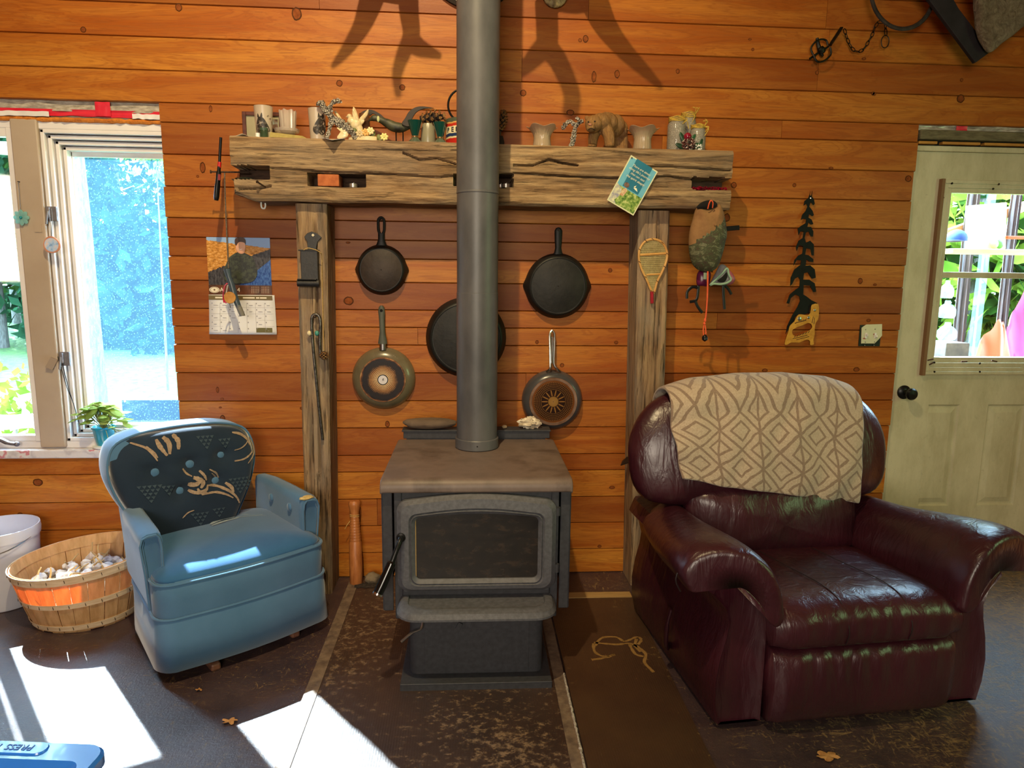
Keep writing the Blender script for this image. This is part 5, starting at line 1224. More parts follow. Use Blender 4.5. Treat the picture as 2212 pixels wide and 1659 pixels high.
for r_ in range(5):
    for k in range(7):
        u = .04 + .94 * k / 7; v = .80 - r_ * .16
        b.add([cal(u, v - .03), cal(u + .014, v - .03), cal(u + .014, v), cal(u, v)], [(0, 1, 2, 3)])
        if rl_.random() < .5: b.add([cal(u + .03, v - .07), cal(u + .03 + rl_.uniform(.03, .08), v - .07), cal(u + .08, v - .058), cal(u + .03, v - .058)], [(0, 1, 2, 3)])
obj('day_grid', b, pm('grey_print', '#8a8890', rough=.7), mpg, smooth=0)
b = MB(); b.add([cal(.70, .05), cal(.94, .05), cal(.94, .17), cal(.70, .17)], [(0, 1, 2, 3)]); obj('note_box', b, pm('olive_box', '#5e5a30', rough=.6), mpg, smooth=0)
b = MB(); b.ball((W(515, 515, 0).x, -.006, zT - .006), .003, 8, 6); obj('pin', b, M['nail'], ca)

# ------------------------------------------------------------ lighter and game call hanging from the long nail
q0, q1 = W(455, 371, -.15), W(512, 372, -.15)
b = MB(); b.tube([q0, Vector((q1.x + .05, -.15, q1.z))], .0035, 8); b.tube([q0 + Vector((-.001, 0, 0)), q0 + Vector((.002, 0, 0))], .007, 10); o = obj('spike_nail', b, M['nail'], None); tag(o, 'long rusty nail sticking out sideways from the left end of the mantel', 'nail')
t = thing('gas_lighter', 'black and red long necked gas lighter hanging on the long nail', 'lighter', (W(470, 430, -.155).x, -.155, W(470, 432, -.155).z))
Y_ = -.157
b = MB(); b.tube([W(477, 297, Y_), W(474, 352, Y_)], .0055, 10); obj('neck', b, M['black'], t)
b = MB(); b.tube([W(474.5, 350, Y_), W(473.5, 362, Y_)], .0075, 10); lab(obj('collar', b, pm('red_plastic', '#b81e20', rough=.35), t), 'red collar of the neck')
b = MB(); b.tube(catmull([W(473.5, 360, Y_), W(471.5, 385, Y_), W(469, 410, Y_), W(467, 433, Y_)], 5), [.0085] * 3 + [.012] * 5 + [.0135] * 6 + [.012, .010], 12, flat=.8); gp = obj('grip', b, M['black'], t)
b = MB(); b.obox(W(474, 383, Y_ - .010), (.010, .006, .024), (0, .08, 0)); lab(obj('trigger', b, pm('dark_red_plastic', '#7a1416', rough=.4), t), 'dark red trigger')
t = thing('game_call', 'grey tubular game call hanging on a braided cord in front of the calendar', 'game call', (W(500, 680, -.13).x, -.13, W(520, 682, -.13).z))
Y_ = -.145
b = MB(); b.tube(catmull([W(485, 371, Y_ - .003), W(487, 440, Y_), W(491, 530, Y_), W(494, 583, Y_)], 6), .0028, 6); lab(obj('cord', b, pm('braided_cord', '#3d342c', '#7a6a58', scale=220, rough=.9), t), 'braided dark cord')
M['callblue'] = pm('blue_grey_plastic', '#34404c', '#414e5c', scale=12, rough=.35)
b = MB(); b.tube([W(490.5, 581, Y_), W(492, 588, Y_), W(495, 600, Y_), W(500, 613, Y_), W(507, 640, Y_), W(512, 654, Y_), W(516, 664, Y_)], [.0150, .0135, .0105, .0125, .0128, .0125, .011], 16)
obj('barrel', b, M['callblue'], t)
b = MB(); b.tube([W(490.3, 580.3, Y_), W(490.5, 581.0, Y_)], .0125, 16); obj('bore', b, M['gap'], t)
b = MB(); pts = [W(514.5 + 9.5 * k / 12, 660 + 22 * k / 12, Y_) for k in range(13)]; b.tube([p for p in pts for _ in (0, 1)], sum([[.0105, .0122] for _ in range(13)], []), 14); lab(obj('hose', b, pm('grey_ribbed_hose', '#8a857c', rough=.7), t), 'ribbed grey hose end')
t2 = thing('key_tag', 'round tan leather tag tied with pink ribbon to the game call', 'tag', (W(496, 650, Y_).x, Y_, W(496, 655, Y_).z))
b = MB(); b.lathe([(0, -.003), (.0235, -.003), (.025, 0), (.0235, .003), (0, .003)], 28, Matrix.Translation(W(496.5, 643, Y_ - .017)) @ Matrix.Rotation(PI / 2, 4, 'X')); obj('disc', b, pm('tan_leather', '#a8702c', '#c08a44', scale=30, rough=.7), t2)
for k, (pts, col) in enumerate([([(490, 612), (484, 622), (482, 640), (484, 654)], '#c8244e'), ([(492, 616), (489, 632), (486, 640)], '#f0e8e8'), ([(488, 640), (485, 650), (489, 655)], '#e02a6a'), ([(492, 612), (486, 618), (483, 630)], '#e85a70')]):
    b = MB(); b.tube(catmull([W(x, y, Y_ - .012 - .001 * k) for x, y in pts], 4), .006, 6, flat=.35); obj('ribbon', b, pm('ribbon_%d' % k, col, rough=.6), t2)
b = MB(); b.tube([W(496, 655, Y_ - .015), W(498, 665, Y_ - .015)], .0015, 5); obj('thong', b, M['nail'], t2)
# nail and white hook on the mantel's lower left
a = W(556, 393, MF - .03); c = W(573, 404, MF + .01); b = MB(); b.tube([a, c], .0035, 8); b.tube([a, a + (a - c).normalized() * .002], .0065, 8); tag(obj('bent_nail', b, M['nail'], None), 'bent nail sticking out of the lower left of the mantel', 'nail')
q = W(569, 443, -.17); b = MB(); b.tube(catmull([q + Vector((-.008, 0, .022)), q + Vector((-.009, 0, .0)), q + Vector((-.006, 0, -.012)), q + Vector((.004, 0, -.013)), q + Vector((.008, 0, -.002)), q + Vector((.007, 0, .008))], 5), .0032, 8); tag(obj('cup_hook', b, M['white'], None), 'white cup hook screwed under the left end of the mantel', 'hook')
# ------------------------------------------------------------ things on the mantel shelf
def remesh(o, v, it=4):
    r = o.modifiers.new('remesh', 'REMESH'); r.mode = 'VOXEL'; r.voxel_size = v; r.use_smooth_shade = True
    if it: q = o.modifiers.new('smooth', 'SMOOTH'); q.factor = .5; q.iterations = it
def shelf_z(x): return ZT(x) + .0015
def place(px, y): p = W(px, 300, y); return p.x
def glassmat(name, col, mixf, rough=.15):
    t = NT(name); tb = t.n('ShaderNodeBsdfTransparent'); tb.inputs[0].default_value = (.92, .92, .92, 1)
    mx = t.n('ShaderNodeMixShader'); mx.inputs[0].default_value = mixf; t.set(Base_Color=col, Roughness=rough, Specular_IOR_Level=.8)
    t.l(tb.outputs[0], mx.inputs[1]); t.l(t.b.outputs[0], mx.inputs[2]); t.l(mx.outputs[0], t.out.inputs[0]); return t.mat
M['frost'] = glassmat('frosted_glass', '#cbbcaa', .62, .35)
M['crystal'] = glassmat('cut_crystal', '#d8ccc0', .40, .05)
M['smoke'] = glassmat('cloudy_glass', '#a09a80', .62, .3)
# picture frame leaning on the wall
y_ = -.045; a, c = W(523, 241, y_), W(613, 300, y_); z0 = shelf_z(a.x)
t = thing('picture_frame', 'small dark wooden picture frame leaning behind the horse glass on the mantel', 'picture frame', ((a.x + c.x) / 2, y_, z0))
b = MB(); ringbox(b, a.x, c.x, z0, a.z, y_ - .008, y_ + .006, .016); b.box(a.x + .01, c.x - .01, y_ + .002, y_ + .006, z0 + .01, a.z - .01); obj('frame', b, pm('red_brown_frame', '#3c1a10', '#57281a', scale=12, stretch=(1, 4, 4), rough=.4), t, smooth=0, bevel=.003)
b = MB(); b.box(a.x + .016, c.x - .016, y_ - .001, y_ + .001, z0 + .016, a.z - .016); obj('mat_board', b, pm('olive_mat_board', '#8a8468', '#a09a7c', scale=6, rough=.7), t, smooth=0)
b = MB(); b.box(c.x - .075, c.x - .022, y_ - .0025, y_ - .001, z0 + .018, a.z - .028); obj('print', b, pm('dark_print', '#2a2c26', '#6a4a3a', '#8aa0a0', scale=30, rough=.5), t, smooth=0)
# crumpled paper slip
b = MB(); q = W(530, 294, -.16); b.grid(lambda u, v: Vector((q.x - .05 + .11 * u, -.20 + .09 * v, shelf_z(q.x) + .0015 + .010 * math.exp(-((u - .45) / .16) ** 2) * (1 - v * .5))), 20, 6)
o = obj('paper_slip', b, pm('cream_paper', '#d8cdb6', rough=.8), None); sd = o.modifiers.new('t', 'SOLIDIFY'); sd.thickness = .0006; sd.offset = 1; tag(o, 'creased cream paper slip lying at the left end of the mantel', 'paper')
# printed tumblers
M['ink_dark'] = pm('horse_ink', '#1f1a16', '#3a322c', '#b0a494', scale=70, lo=.38, hi=.72, rough=.5)
M['ink_letter'] = pm('faded_letter_ink', '#6a5a48', rough=.6)
def tumbler(name, label, px0, px1, pyt, y, horse, letters=None):
    xc = (W(px0, pyt, y).x + W(px1, pyt, y).x) / 2; rt = (W(px1, pyt, y).x - W(px0, pyt, y).x) / 2; zt = W(px0, pyt, y).z; zb = shelf_z(xc); h = zt - zb
    t = thing(name, label, 'glass', (xc, y, zb)); MT = Matrix.Translation((xc, y, zb)); rb = rt * .80
    b = MB(); b.lathe([(.001, .0), (rb, 0), (rb + (rt - rb) * .5, h * .5), (rt, h), (rt - .003, h), (rb - .002, .008), (.001, .008)], 36, MT); obj('body', b, M['frost'], t, smooth=50)
    rad = lambda z: rb + (rt - rb) * (z - zb) / h + .0006
    def on(px, py):
        p = W(px, py, y - rt * .9); dx = max(-.98, min(.98, (p.x - xc) / rad(p.z))); return Vector((p.x, y - rad(p.z) * math.sqrt(1 - dx * dx) - .0004, p.z))
    b = MB()
    for poly in horse:
        cx_ = sum(p[0] for p in poly) / len(poly); cy_ = sum(p[1] for p in poly) / len(poly); P = cat2(poly, 3); ring = [on(*p) for p in P]; mid = [on(cx_ + (p[0] - cx_) * .5, cy_ + (p[1] - cy_) * .5) for p in P]
        k = b.add(ring + mid + [on(cx_, cy_)], []); n = len(P)
        for i in range(n): j = (i + 1) % n; b.f += [[k + i, k + j, k + n + j, k + n + i], [k + n + i, k + n + j, k + 2 * n]]; b.m += [0, 0]
    lab(obj('printed_horse', b, M['ink_dark'], t, smooth=0), 'dark printed horse head')
    for ch, px, py, rot in letters or []:
        p = on(px, py); dx = max(-.97, min(.97, (p.x - xc) / rad(p.z))); text('printed_letter', ch, .0125, Matrix.Translation(p + Vector((0, -.0006, 0))) @ Matrix.Rotation(math.asin(dx), 4, 'Z') @ Matrix.Rotation(PI / 2, 4, 'X') @ Matrix.Rotation(rot, 4, 'Z'), M['ink_letter'], t)
tumbler('horse_tumbler', 'frosted tumbler with a horse head and letters, in front of the picture frame', 548, 589, 230, -.15,
        [[(554, 262), (557, 254), (563, 252), (570, 256), (577, 268), (581, 279), (579, 283), (572, 276), (566, 274), (562, 280), (558, 292), (553, 288), (552, 274)], [(555.5, 253), (556.5, 244.5), (559.5, 252)], [(562, 252), (565.5, 243), (567, 253)]],
        [('E', 577.5, 250, -.9), ('P', 581, 255.5, -1.05), ('H', 583.3, 262, -1.3), ('I', 583.8, 267, -1.5)])
tumbler('horse_tumbler', 'pinkish frosted tumbler with a haltered horse head, left of the big foil figure', 665, 704, 235, -.12,
        [[(687, 256), (690, 250), (697, 250), (700, 262), (701, 278), (699, 286), (694, 291), (689, 287), (684, 290), (677, 284), (676, 276), (682, 264)], [(686.5, 254), (688, 243), (691, 252)], [(694, 252), (697, 243.5), (698.5, 254)]])
y_ = -.185; q = W(570, 285, y_); zb = shelf_z(q.x)
t = thing('small_jar', 'small dark green jar with a white cap in front of the horse glass', 'jar', (q.x, y_, zb)); MT = Matrix.Translation((q.x, y_, zb))
b = MB(); b.lathe([(.001, 0), (.0165, 0), (.0168, .026), (.015, .030)], 20, MT, True); obj('body', b, pm('dark_green_glass', '#2a3a2a', '#3a4a36', scale=20, rough=.15), t)
b = MB(); b.lathe([(.0172, .028), (.0172, .038), (.001, .040)], 20, MT); lab(obj('lid', b, pm('green_lid', '#3c5040', rough=.4), t), 'grey green lid')
q = W(557, 288, y_); b = MB(); b.lathe([(.001, 0), (.009, 0), (.0098, .018), (.001, .0185)], 18, Matrix.Translation((q.x, y_, zb))); tag(obj('white_cup', b, M['white'], None), 'tiny white cup beside the green jar at the left end of the mantel', 'cup')
# slab, saucer and crystal tumbler
y_ = -.12; a, c = W(584, 288, y_), W(674, 299, y_); zb = shelf_z(a.x)
b = MB(); top_ = W(590, 286, y_).z
b.loft([[Vector((x, y, z)) for x, y, z in [(a.x, -.17, zb), (c.x, -.17, zb), (c.x, -.06, zb), (a.x, -.06, zb)]], [Vector((x, y, z)) for x, y, z in [(a.x + .008, -.165, zb + .028), (c.x - .03, -.165, zb + .016), (c.x - .03, -.06, zb + .016), (a.x + .008, -.06, zb + .028)]]])
tag(obj('stone_slab', b, pm('yellow_slate', '#8a7a40', '#b0a060', scale=18, rough=.85, bump=.4), None, smooth=0, bevel=.003), 'thin yellowish stone slab under the glass saucer', 'slab')
q = W(620, 280, y_); zs = zb + .0245; MT = Matrix.Translation((q.x, y_, zs))
b = MB(); b.lathe([(.001, .0), (.022, .0), (.048, .012), (.052, .022), (.050, .0235), (.044, .015), (.02, .005), (.001, .005)], 40, MT, warp=lambda p, a_, r, h: p * (1 + .02 * math.cos(a_ * 16)) if r > .03 else p)
tag(obj('glass_saucer', b, M['crystal'], None), 'clear glass saucer carrying the crystal tumbler on the mantel', 'saucer')
zt = W(622, 240, y_).z; h = zt - zs - .006; q2 = W(622, 260, y_).x
b = MB(); b.lathe([(.001, 0), (.026, 0), (.028, .01), (.034, h), (.031, h), (.024, .012), (.001, .010)], 40, Matrix.Translation((q2, y_, zs + .006)), warp=lambda p, a_, r, hh: Vector((p.x, p.y, p.z)) * 1 + Vector((math.cos(a_), math.sin(a_), 0)) * (.0022 * math.cos(a_ * 12 + hh * 240)) + Vector((0, 0, .003 * math.cos(a_ * 7) if hh > .03 else 0)))
tag(obj('crystal_tumbler', b, M['crystal'], None, smooth=20), 'cut crystal tumbler standing on the glass saucer', 'tumbler')
# aluminium foil figures
t = NT('crumpled_foil'); vo = t.n('ShaderNodeTexVoronoi'); vo.inputs['Scale'].default_value = 130; t.l(t.coord('Object'), vo.inputs[0])
t.set(Base_Color=t.ramp(vo.outputs['Distance'], [(.25, '#f4ecdf'), (.55, '#d2cabd'), (.8, '#8a8278')]), Metallic=.25, Roughness=.25); t.bump(vo.outputs['Distance'], 1.0, .03); M['foilfig'] = t.mat  # crease shade and bright facets are put into the foil colour
def foil(name, label, chains, y, seed):
    allp = [p for c in chains for p in c]; q = W(allp[0][0], allp[0][1], y); zb = shelf_z(q.x)
    t = thing(name, label, 'figurine', (q.x, y, zb))
    for nm, c in zip(('body', 'arm', 'arm', 'leg', 'leg', 'head'), chains):
        if not c: continue
        pts = [W(px, py, y + dy) for px, py, r, dy in c]; rr = [r for *_, r, dy in c]; P = catmull(pts, 5); R = []
        for i in range(len(pts) - 1): R += [rr[i] + (rr[i + 1] - rr[i]) * k / 5 for k in range(5)]
        R.append(rr[-1]); R = [r * (1 + .7 * nz(i * 1.4, seed, len(c))) for i, r in enumerate(R)]
        P = [Vector((p.x + .004 * nz(i * 1.1, seed), p.y + .005 * nz(i * 1.3, 3, seed), max(p.z, zb + .003))) for i, p in enumerate(P)]
        b = MB(); b.tube(P, R, 9); obj(nm, b, M['foilfig'], t, smooth=25)
foil('foil_figure', 'big crumpled foil animal figure leaning right beside the ceramic dove', [[(694, 226, .013, 0), (705, 240, .014, 0), (718, 254, .013, 0), (735, 266, .018, 0), (752, 278, .018, 0), (762, 290, .010, 0), (766, 303, .007, 0)], [(708, 240, .009, 0), (714, 230, .008, 0), (718, 222, .008, 0), (728, 218, .010, 0), (737, 220, .006, 0)], [(714, 232, .006, -.01), (717, 241, .005, -.012)], [(716, 256, .011, -.01), (714, 270, .009, -.014), (710, 285, .008, -.014), (706, 301, .008, -.012)], [(748, 276, .010, -.01), (762, 284, .008, -.01), (768, 294, .007, -.012), (767, 304, .006, -.012)], [(698, 224, .012, -.005), (690, 223, .010, -.008), (684, 227, .005, -.010)]], -.165, 3)
foil('foil_figure', 'small crumpled foil dancer figure left of the carved bear', [[(1246, 268, .008, 0), (1241, 282, .010, 0), (1238, 296, .010, 0), (1234, 316, .009, 0)], [(1240, 270, .009, 0), (1232, 262, .008, 0), (1222, 268, .009, 0), (1217, 276, .010, 0)], [(1246, 270, .007, 0), (1252, 264, .008, 0), (1260, 261, .009, 0)], [(1240, 290, .007, -.005), (1236, 304, .006, -.006), (1230, 317, .007, -.006)], [(1242, 292, .006, .0), (1240, 304, .006, 0), (1236, 317, .006, 0)], [(1250, 258, .008, 0), (1246, 255, .007, 0)]], -.16, 9)
# folded white card drooping over the front edge
p = [W(696, 299, -.215), W(746, 301, -.215)]; zc = shelf_z(p[0].x) + .001; tip = W(722, 316, -.2285)
b = MB(); b.add([(p[0].x, -.222, zc), (tip.x, -.270, zc - .017), (p[1].x, -.222, zc), (p[1].x - .02, -.15, zc + .003), (p[0].x + .02, -.15, zc + .003)], [(0, 1, 2, 3, 4)])
o = obj('white_card', b, pm('white_card', '#dcdde4', rough=.6), None, smooth=0); sd = o.modifiers.new('t', 'SOLIDIFY'); sd.thickness = .001; sd.offset = 0; tag(o, 'white card lying on the mantel with one corner sticking out over the edge', 'card')
# ceramic doves on a flowered base
y_ = -.15; q = W(790, 300, y_); zb = shelf_z(q.x); M['ceramic'] = pm('cream_ceramic', '#cdb98e', '#dccb9f', scale=20, rough=.35, coat=.3)
t = thing('dove_figurine', 'cream ceramic dove spreading its wings over a flowered base on the mantel', 'figurine', (q.x, y_, zb))
b = MB(); b.loft([[Vector((W(px, 300, y_).x, y_ + dy, zb + z)) for px, dy in ((752, 0), (770, -.03), (800, -.035), (815, -.025), (820, 0), (800, .03), (765, .03))] for z in (.0, .012, .020)]); obj('base', b, M['ceramic'], t, bevel=.003)
b = MB(); b.ball(W(760, 262, y_), (.020, .016, .016), 12, 8); b.ball(W(769, 268, y_), (.024, .018, .026), 12, 8, rot=(0, .5, 0)); b.ball(W(775, 278, y_), (.018, .014, .03), 12, 8, rot=(0, -.3, 0)); b.ball(W(755, 251, y_), (.011, .010, .010), 12, 8); b.tube([W(752, 251.5, y_), W(746, 253, y_)], [.005, .001], 8)
o = obj('dove', b, M['ceramic'], t); remesh(o, .0022)
for nm, P, d in (('wing', [(764, 262), (761, 245), (763, 231), (768, 236), (774, 252), (774, 262)], -.012), ('wing', [(774, 262), (780, 252), (795, 236), (795, 246), (788, 258), (779, 268)], .012), ('tail', [(776, 262), (788, 260), (782, 270), (777, 271)], .0), ('wing', [(728, 296), (738, 280), (727, 276), (742, 276), (752, 284), (750, 296), (735, 300)], -.02), ('wing', [(722, 242), (726, 240), (738, 256), (744, 270), (736, 266), (728, 252)], .02)):
    b = MB(); pl = [W(x, yy, y_ + d) for x, yy in cat2(P, 4)]; b.pillow([(p.x, p.z) for p in pl], lambda a_, c_, h, s_: Vector((a_, y_ + d - s_ * h * .005 + .0012 * math.sin((a_ + c_ * .4) * 900) * (s_ == 1), c_)), 5); obj(nm, b, M['ceramic'], t)
for i, (px, py, col) in enumerate(((790, 286, '#d8a860'), (800, 283, '#e6d6a0'), (830, 296, '#e0d68a'), (777, 288, '#c8b48c'))):
    b = MB(); c_ = W(px, py, y_ - .03)
    for k in range(7): an = k * 2 * PI / 7 + i; b.ball(c_ + Vector((math.cos(an) * .010, -.003, math.sin(an) * .009)), (.0075, .003, .0055), 8, 5, rot=(0, -an, 0))
    b.ball(c_ + Vector((0, -.004, 0)), .004, 8, 5); obj('flower', b, pm('ceramic_flower_%d' % i, col, rough=.4), t)
b = MB()
for px, py in ((766, 283), (818, 296), (806, 290), (822, 302), (783, 292)): b.ball(W(px, py, y_ - .022), (.010, .005, .012), 8, 6)
lab(obj('leaf', b, pm('green_ceramic_leaf', '#4a5a28', '#7a7a40', scale=30, rough=.5), t), 'olive green leaves')
y_ = -.085; q = W(788, 300, y_); zb = shelf_z(q.x); b = MB(); h = W(788, 246, y_).z - zb; b.lathe([(.001, 0), (.022, 0), (.024, h * .5), (.022, h), (.020, h), (.02, .006), (.001, .006)], 24, Matrix.Translation((q.x, y_, zb))); tag(obj('brown_glass', b, pm('brown_glass', '#5a3a28', '#7a5a40', scale=10, rough=.15), None), 'brown glass half hidden behind the ceramic dove', 'glass')
# wooden goose
y_ = -.10; q = W(862, 300, y_); zb = shelf_z(q.x)
t = thing('wooden_goose', 'dark carved flying goose on two rod legs, left of the green goblets', 'figurine', (q.x, y_, zb)); M['goose'] = pm('goose_dark_wood', '#14130f', '#3a3c28', '#4c4a34', scale=22, rough=.55)
b = MB(); b.tube(catmull([W(796, 262, y_), W(803, 257, y_), W(811, 255, y_), W(822, 259, y_), W(836, 266, y_), W(852, 274, y_), W(868, 276, y_), W(884, 274, y_), W(893, 272, y_)], 5), [.002 + .0105 * sm(0, 8, i) + .0085 * sm(14, 24, i) - .020 * sm(27, 41, i) for i in range(41)], 14)
obj('body', b, M['goose'], t)
c_ = W(817, 257, y_ - .014); b = MB(); b.ball(c_, (.006, .004, .013), 12, 8); lab(obj('cheek_patch', b, pm('pale_green_white', '#b8c08a', rough=.5), t), 'pale oval cheek patch')
for P, d in (([(776, 247), (784, 241), (796, 237), (808, 239), (822, 247), (832, 256), (845, 264), (832, 260), (818, 252), (806, 246), (799, 250), (792, 246), (786, 249), (782, 246)], .02), ([(868, 268), (875, 256), (884, 241), (898, 232), (914, 230), (938, 234), (918, 235), (902, 241), (893, 252), (887, 266), (882, 274)], -.02)):
    b = MB(); pl = [W(x, yy, y_ + d) for x, yy in cat2(P, 3)]; b.prism([(p.x, p.z) for p in pl], y_ + d - .004, y_ + d + .004, lambda a_, c_, dd_: (a_, dd_, c_)); obj('wing', b, pm('goose_wing_wood', '#1c120c', '#2e1e14', scale=14, rough=.6), t, bevel=.0015)
for px in (855.5, 870.5):
    b = MB(); p = W(px, 284, y_); b.tube([p, (p.x, y_, zb)], .0027, 8); obj('leg', b, M['black'], t)
# green goblets
M['goblet'] = pm('dark_green_glaze', '#0d3a34', '#12463e', scale=6, rough=.12, coat=.6); M['gilt'] = pm('gilt_band', '#c08a50', '#e8c898', scale=160, metal=.9, rough=.2); M['footglaze'] = pm('grey_green_glaze', '#3f4a3c', '#556050', scale=8, rough=.2, coat=.4)
for (px, pyt, w_, lb) in ((896.5, 261, 30, 'dark green glazed goblet nearest the goose legs'), (951, 265, 29, 'dark green glazed goblet nearest the striped tin')):
    y_ = -.17; x = W(px, 290, y_).x; zb = shelf_z(x); h = W(px, pyt, y_).z - zb; r = w_ / 2 * .00202; MT = Matrix.Translation((x, y_, zb))
    t = thing('green_goblet', lb, 'goblet', (x, y_, zb), 0, 'green goblets')
    b = MB(); b.lathe([(r * .42, h * .30), (r * .55, h * .45), (r * .80, h * .75), (r, h), (r * .95, h), (r * .74, h * .74), (r * .40, h * .36)], 32, MT); obj('bowl', b, M['goblet'], t)
    b = MB(); b.lathe([(r * .44, h * .235), (r * .50, h * .25), (r * .50, h * .30), (r * .44, h * .315)], 24, MT); lab(obj('band', b, M['gilt'], t), 'gilt beaded band')
    b = MB(); b.lathe([(.001, 0), (r * 1.06, 0), (r * 1.06, .003), (r * .7, h * .12), (r * .44, h * .24)], 32, MT); obj('base', b, M['footglaze'], t)
# pine cones
M['cone'] = pm('pine_cone_scale', '#4a2c18', '#8a6238', '#b08850', scale=70, rough=.8); M['conedark'] = pm('pine_cone_core', '#1c100a', rough=.9)
def cone(name, label, c, L_, R_, axis, turns=8, per=8, parent=None, mat=None):
    ax = Vector(axis).normalized(); e1 = ax.orthogonal().normalized(); e2 = ax.cross(e1); b = MB(); k = 0
    for i in range(turns):
        q = (i + .5) / turns; rr = R_ * math.sin(PI * (.12 + .80 * q)) ** .8
        for j in range(per):
            an = 2 * PI * (j + .5 * (i % 2)) / per; d = e1 * math.cos(an) + e2 * math.sin(an); p = Vector(c) + ax * (L_ * (q - .5)) + d * rr * .55; s_ = R_ * .42
            tip = p + d * rr * .62 + ax * L_ * .07; sd_ = ax.cross(d) * s_ * .75
            b.add([p - sd_ * .5, p + sd_ * .5, tip + sd_ * .9, tip + d * s_ * .25, tip - sd_ * .9, tip + ax * s_ * .5 - d * s_ * .2], [(0, 1, 2, 3, 4), (4, 3, 5), (3, 2, 5), (0, 4, 5), (1, 5, 2), (0, 5, 1)])
    b.mi = 1; b.tube([Vector(c) - ax * L_ * .46, Vector(c), Vector(c) + ax * L_ * .46], [R_ * .4, R_ * .78, R_ * .3], 10)
    o = obj(name, b, [mat or M['cone'], M['conedark']], parent, smooth=0)
    if parent is None: tag(o, label, 'pine cone')
    return o
y_ = -.125; x = W(925, 290, y_).x; zb = shelf_z(x); h = W(925, 268, y_).z - zb
b = MB(); b.lathe([(.001, 0), (.030, 0), (.032, .01), (.030, h * .7), (.024, h), (.022, h), (.027, h * .7), (.028, .006), (.001, .006)], 28, Matrix.Translation((x, y_, zb)), warp=lambda p, a_, r, hh: p + Vector((math.cos(a_), math.sin(a_), 0)) * .001 * math.cos(a_ * 14 + hh * 300)); tag(obj('cloudy_jar', b, M['smoke'], None), 'cloudy greenish glass jar under the pine cone between the goblets', 'jar')
p = W(933, 261, y_); cone('pine_cone', 'big open pine cone resting on the cloudy jar between the goblets', Vector((p.x, y_, zb + h + .025)), .11, .030, (1, .1, .15), 6, 7)
# striped tin with a black ring handle
y_ = -.14; xa, xb = W(963, 290, y_).x, W(1037, 290, y_).x; xc = (xa + xb) / 2; r = (xb - xa) / 2; zb = shelf_z(xc); h = W(970, 261, y_).z - zb; MT = Matrix.Translation((xc, y_, zb))
t = NT('striped_tin_print'); sx = t.n('ShaderNodeSeparateXYZ'); t.l(t.coord('Object'), sx.inputs[0]); zz = t.math('DIVIDE', sx.outputs[2], h)
n1 = t.noise(t.coord('Object', (8, 8, 2)), 4, 4); zz = t.math('ADD', zz, t.math('MULTIPLY', t.math('SUBTRACT', n1, .5), .10))
rp = t.n('ShaderNodeValToRGB'); t.l(zz, rp.inputs[0]); rp.color_ramp.interpolation = 'CONSTANT'; e_ = rp.color_ramp.elements
for k, (p_, c_) in enumerate([(0, '#b8281c'), (.20, '#d8cba0'), (.27, '#23365c'), (.40, '#ddd2ac'), (.68, '#b4301e'), (.80, '#c89a5a'), (.86, '#4a5446')]):
    if k > 1: e_.new(p_)
    e_[k].position = p_; e_[k].color = rgb(c_)
t.set(Base_Color=rp.outputs[0], Roughness=.35, Metallic=.2); tinm = t.mat
t = thing('striped_tin', 'old striped lettered tin with a black ring handle, half behind the stove pipe', 'tin', (xc, y_, zb))
b = MB(); b.lathe([(.001, 0), (r, 0), (r, h), (r * .97, h + .003), (r * .9, h + .001), (.001, h + .001)], 40, MT); obj('can', b, tinm, t)
for ch, px in (('P', 968), ('E', 977.5), ('P', 987), ('S', 996), ('I', 1003)):
    X = W(px, 284, y_ - r).x; dx = max(-.97, min(.97, (X - xc) / r)); an = math.asin(dx)
    text('printed_letter', ch, .026, Matrix.Translation((xc + r * 1.006 * dx, y_ - r * 1.006 * math.cos(an), zb + h * .535)) @ Matrix.Rotation(an, 4, 'Z') @ Matrix.Rotation(PI / 2, 4, 'X'), pm('navy_letter_ink', '#141c2c', rough=.4) if 'navy_letter_ink' not in bpy.data.materials else bpy.data.materials['navy_letter_ink'], t, bold=.0007)
cc = W(1003, 243, y_); b = MB(); rr_ = cc.x - W(968, 243, y_).x; b.tube([Vector((cc.x + rr_ * math.cos(k * 2 * PI / 40), y_, zb + h + rr_ * .92 + rr_ * math.sin(k * 2 * PI / 40))) for k in range(40)], .0045, 8, False, True); obj('handle', b, M['black'], t)
# cone on a stalk at the right edge of the pipe
y_ = -.13; p = W(1084, 262, y_); zb = shelf_z(p.x)
t = thing('cone_spray', 'dry pine cone on a stalk peeping out right of the stove pipe', 'pine cone', (p.x, y_, zb)); cone('cone', '', Vector((p.x, y_, p.z)), .085, .021, (0.15, 0, 1), 8, 7, t)
b = MB(); b.tube([(p.x - .008, y_, zb), (p.x - .004, y_, p.z)], .003, 6); obj('stem', b, M['nail'], t)
b = MB(); b.lathe([(.001, 0), (.022, 0), (.024, .02), (.018, .045), (.001, .046)], 20, Matrix.Translation((p.x - .012, y_, zb))); obj('holder', b, M['conedark'], t)
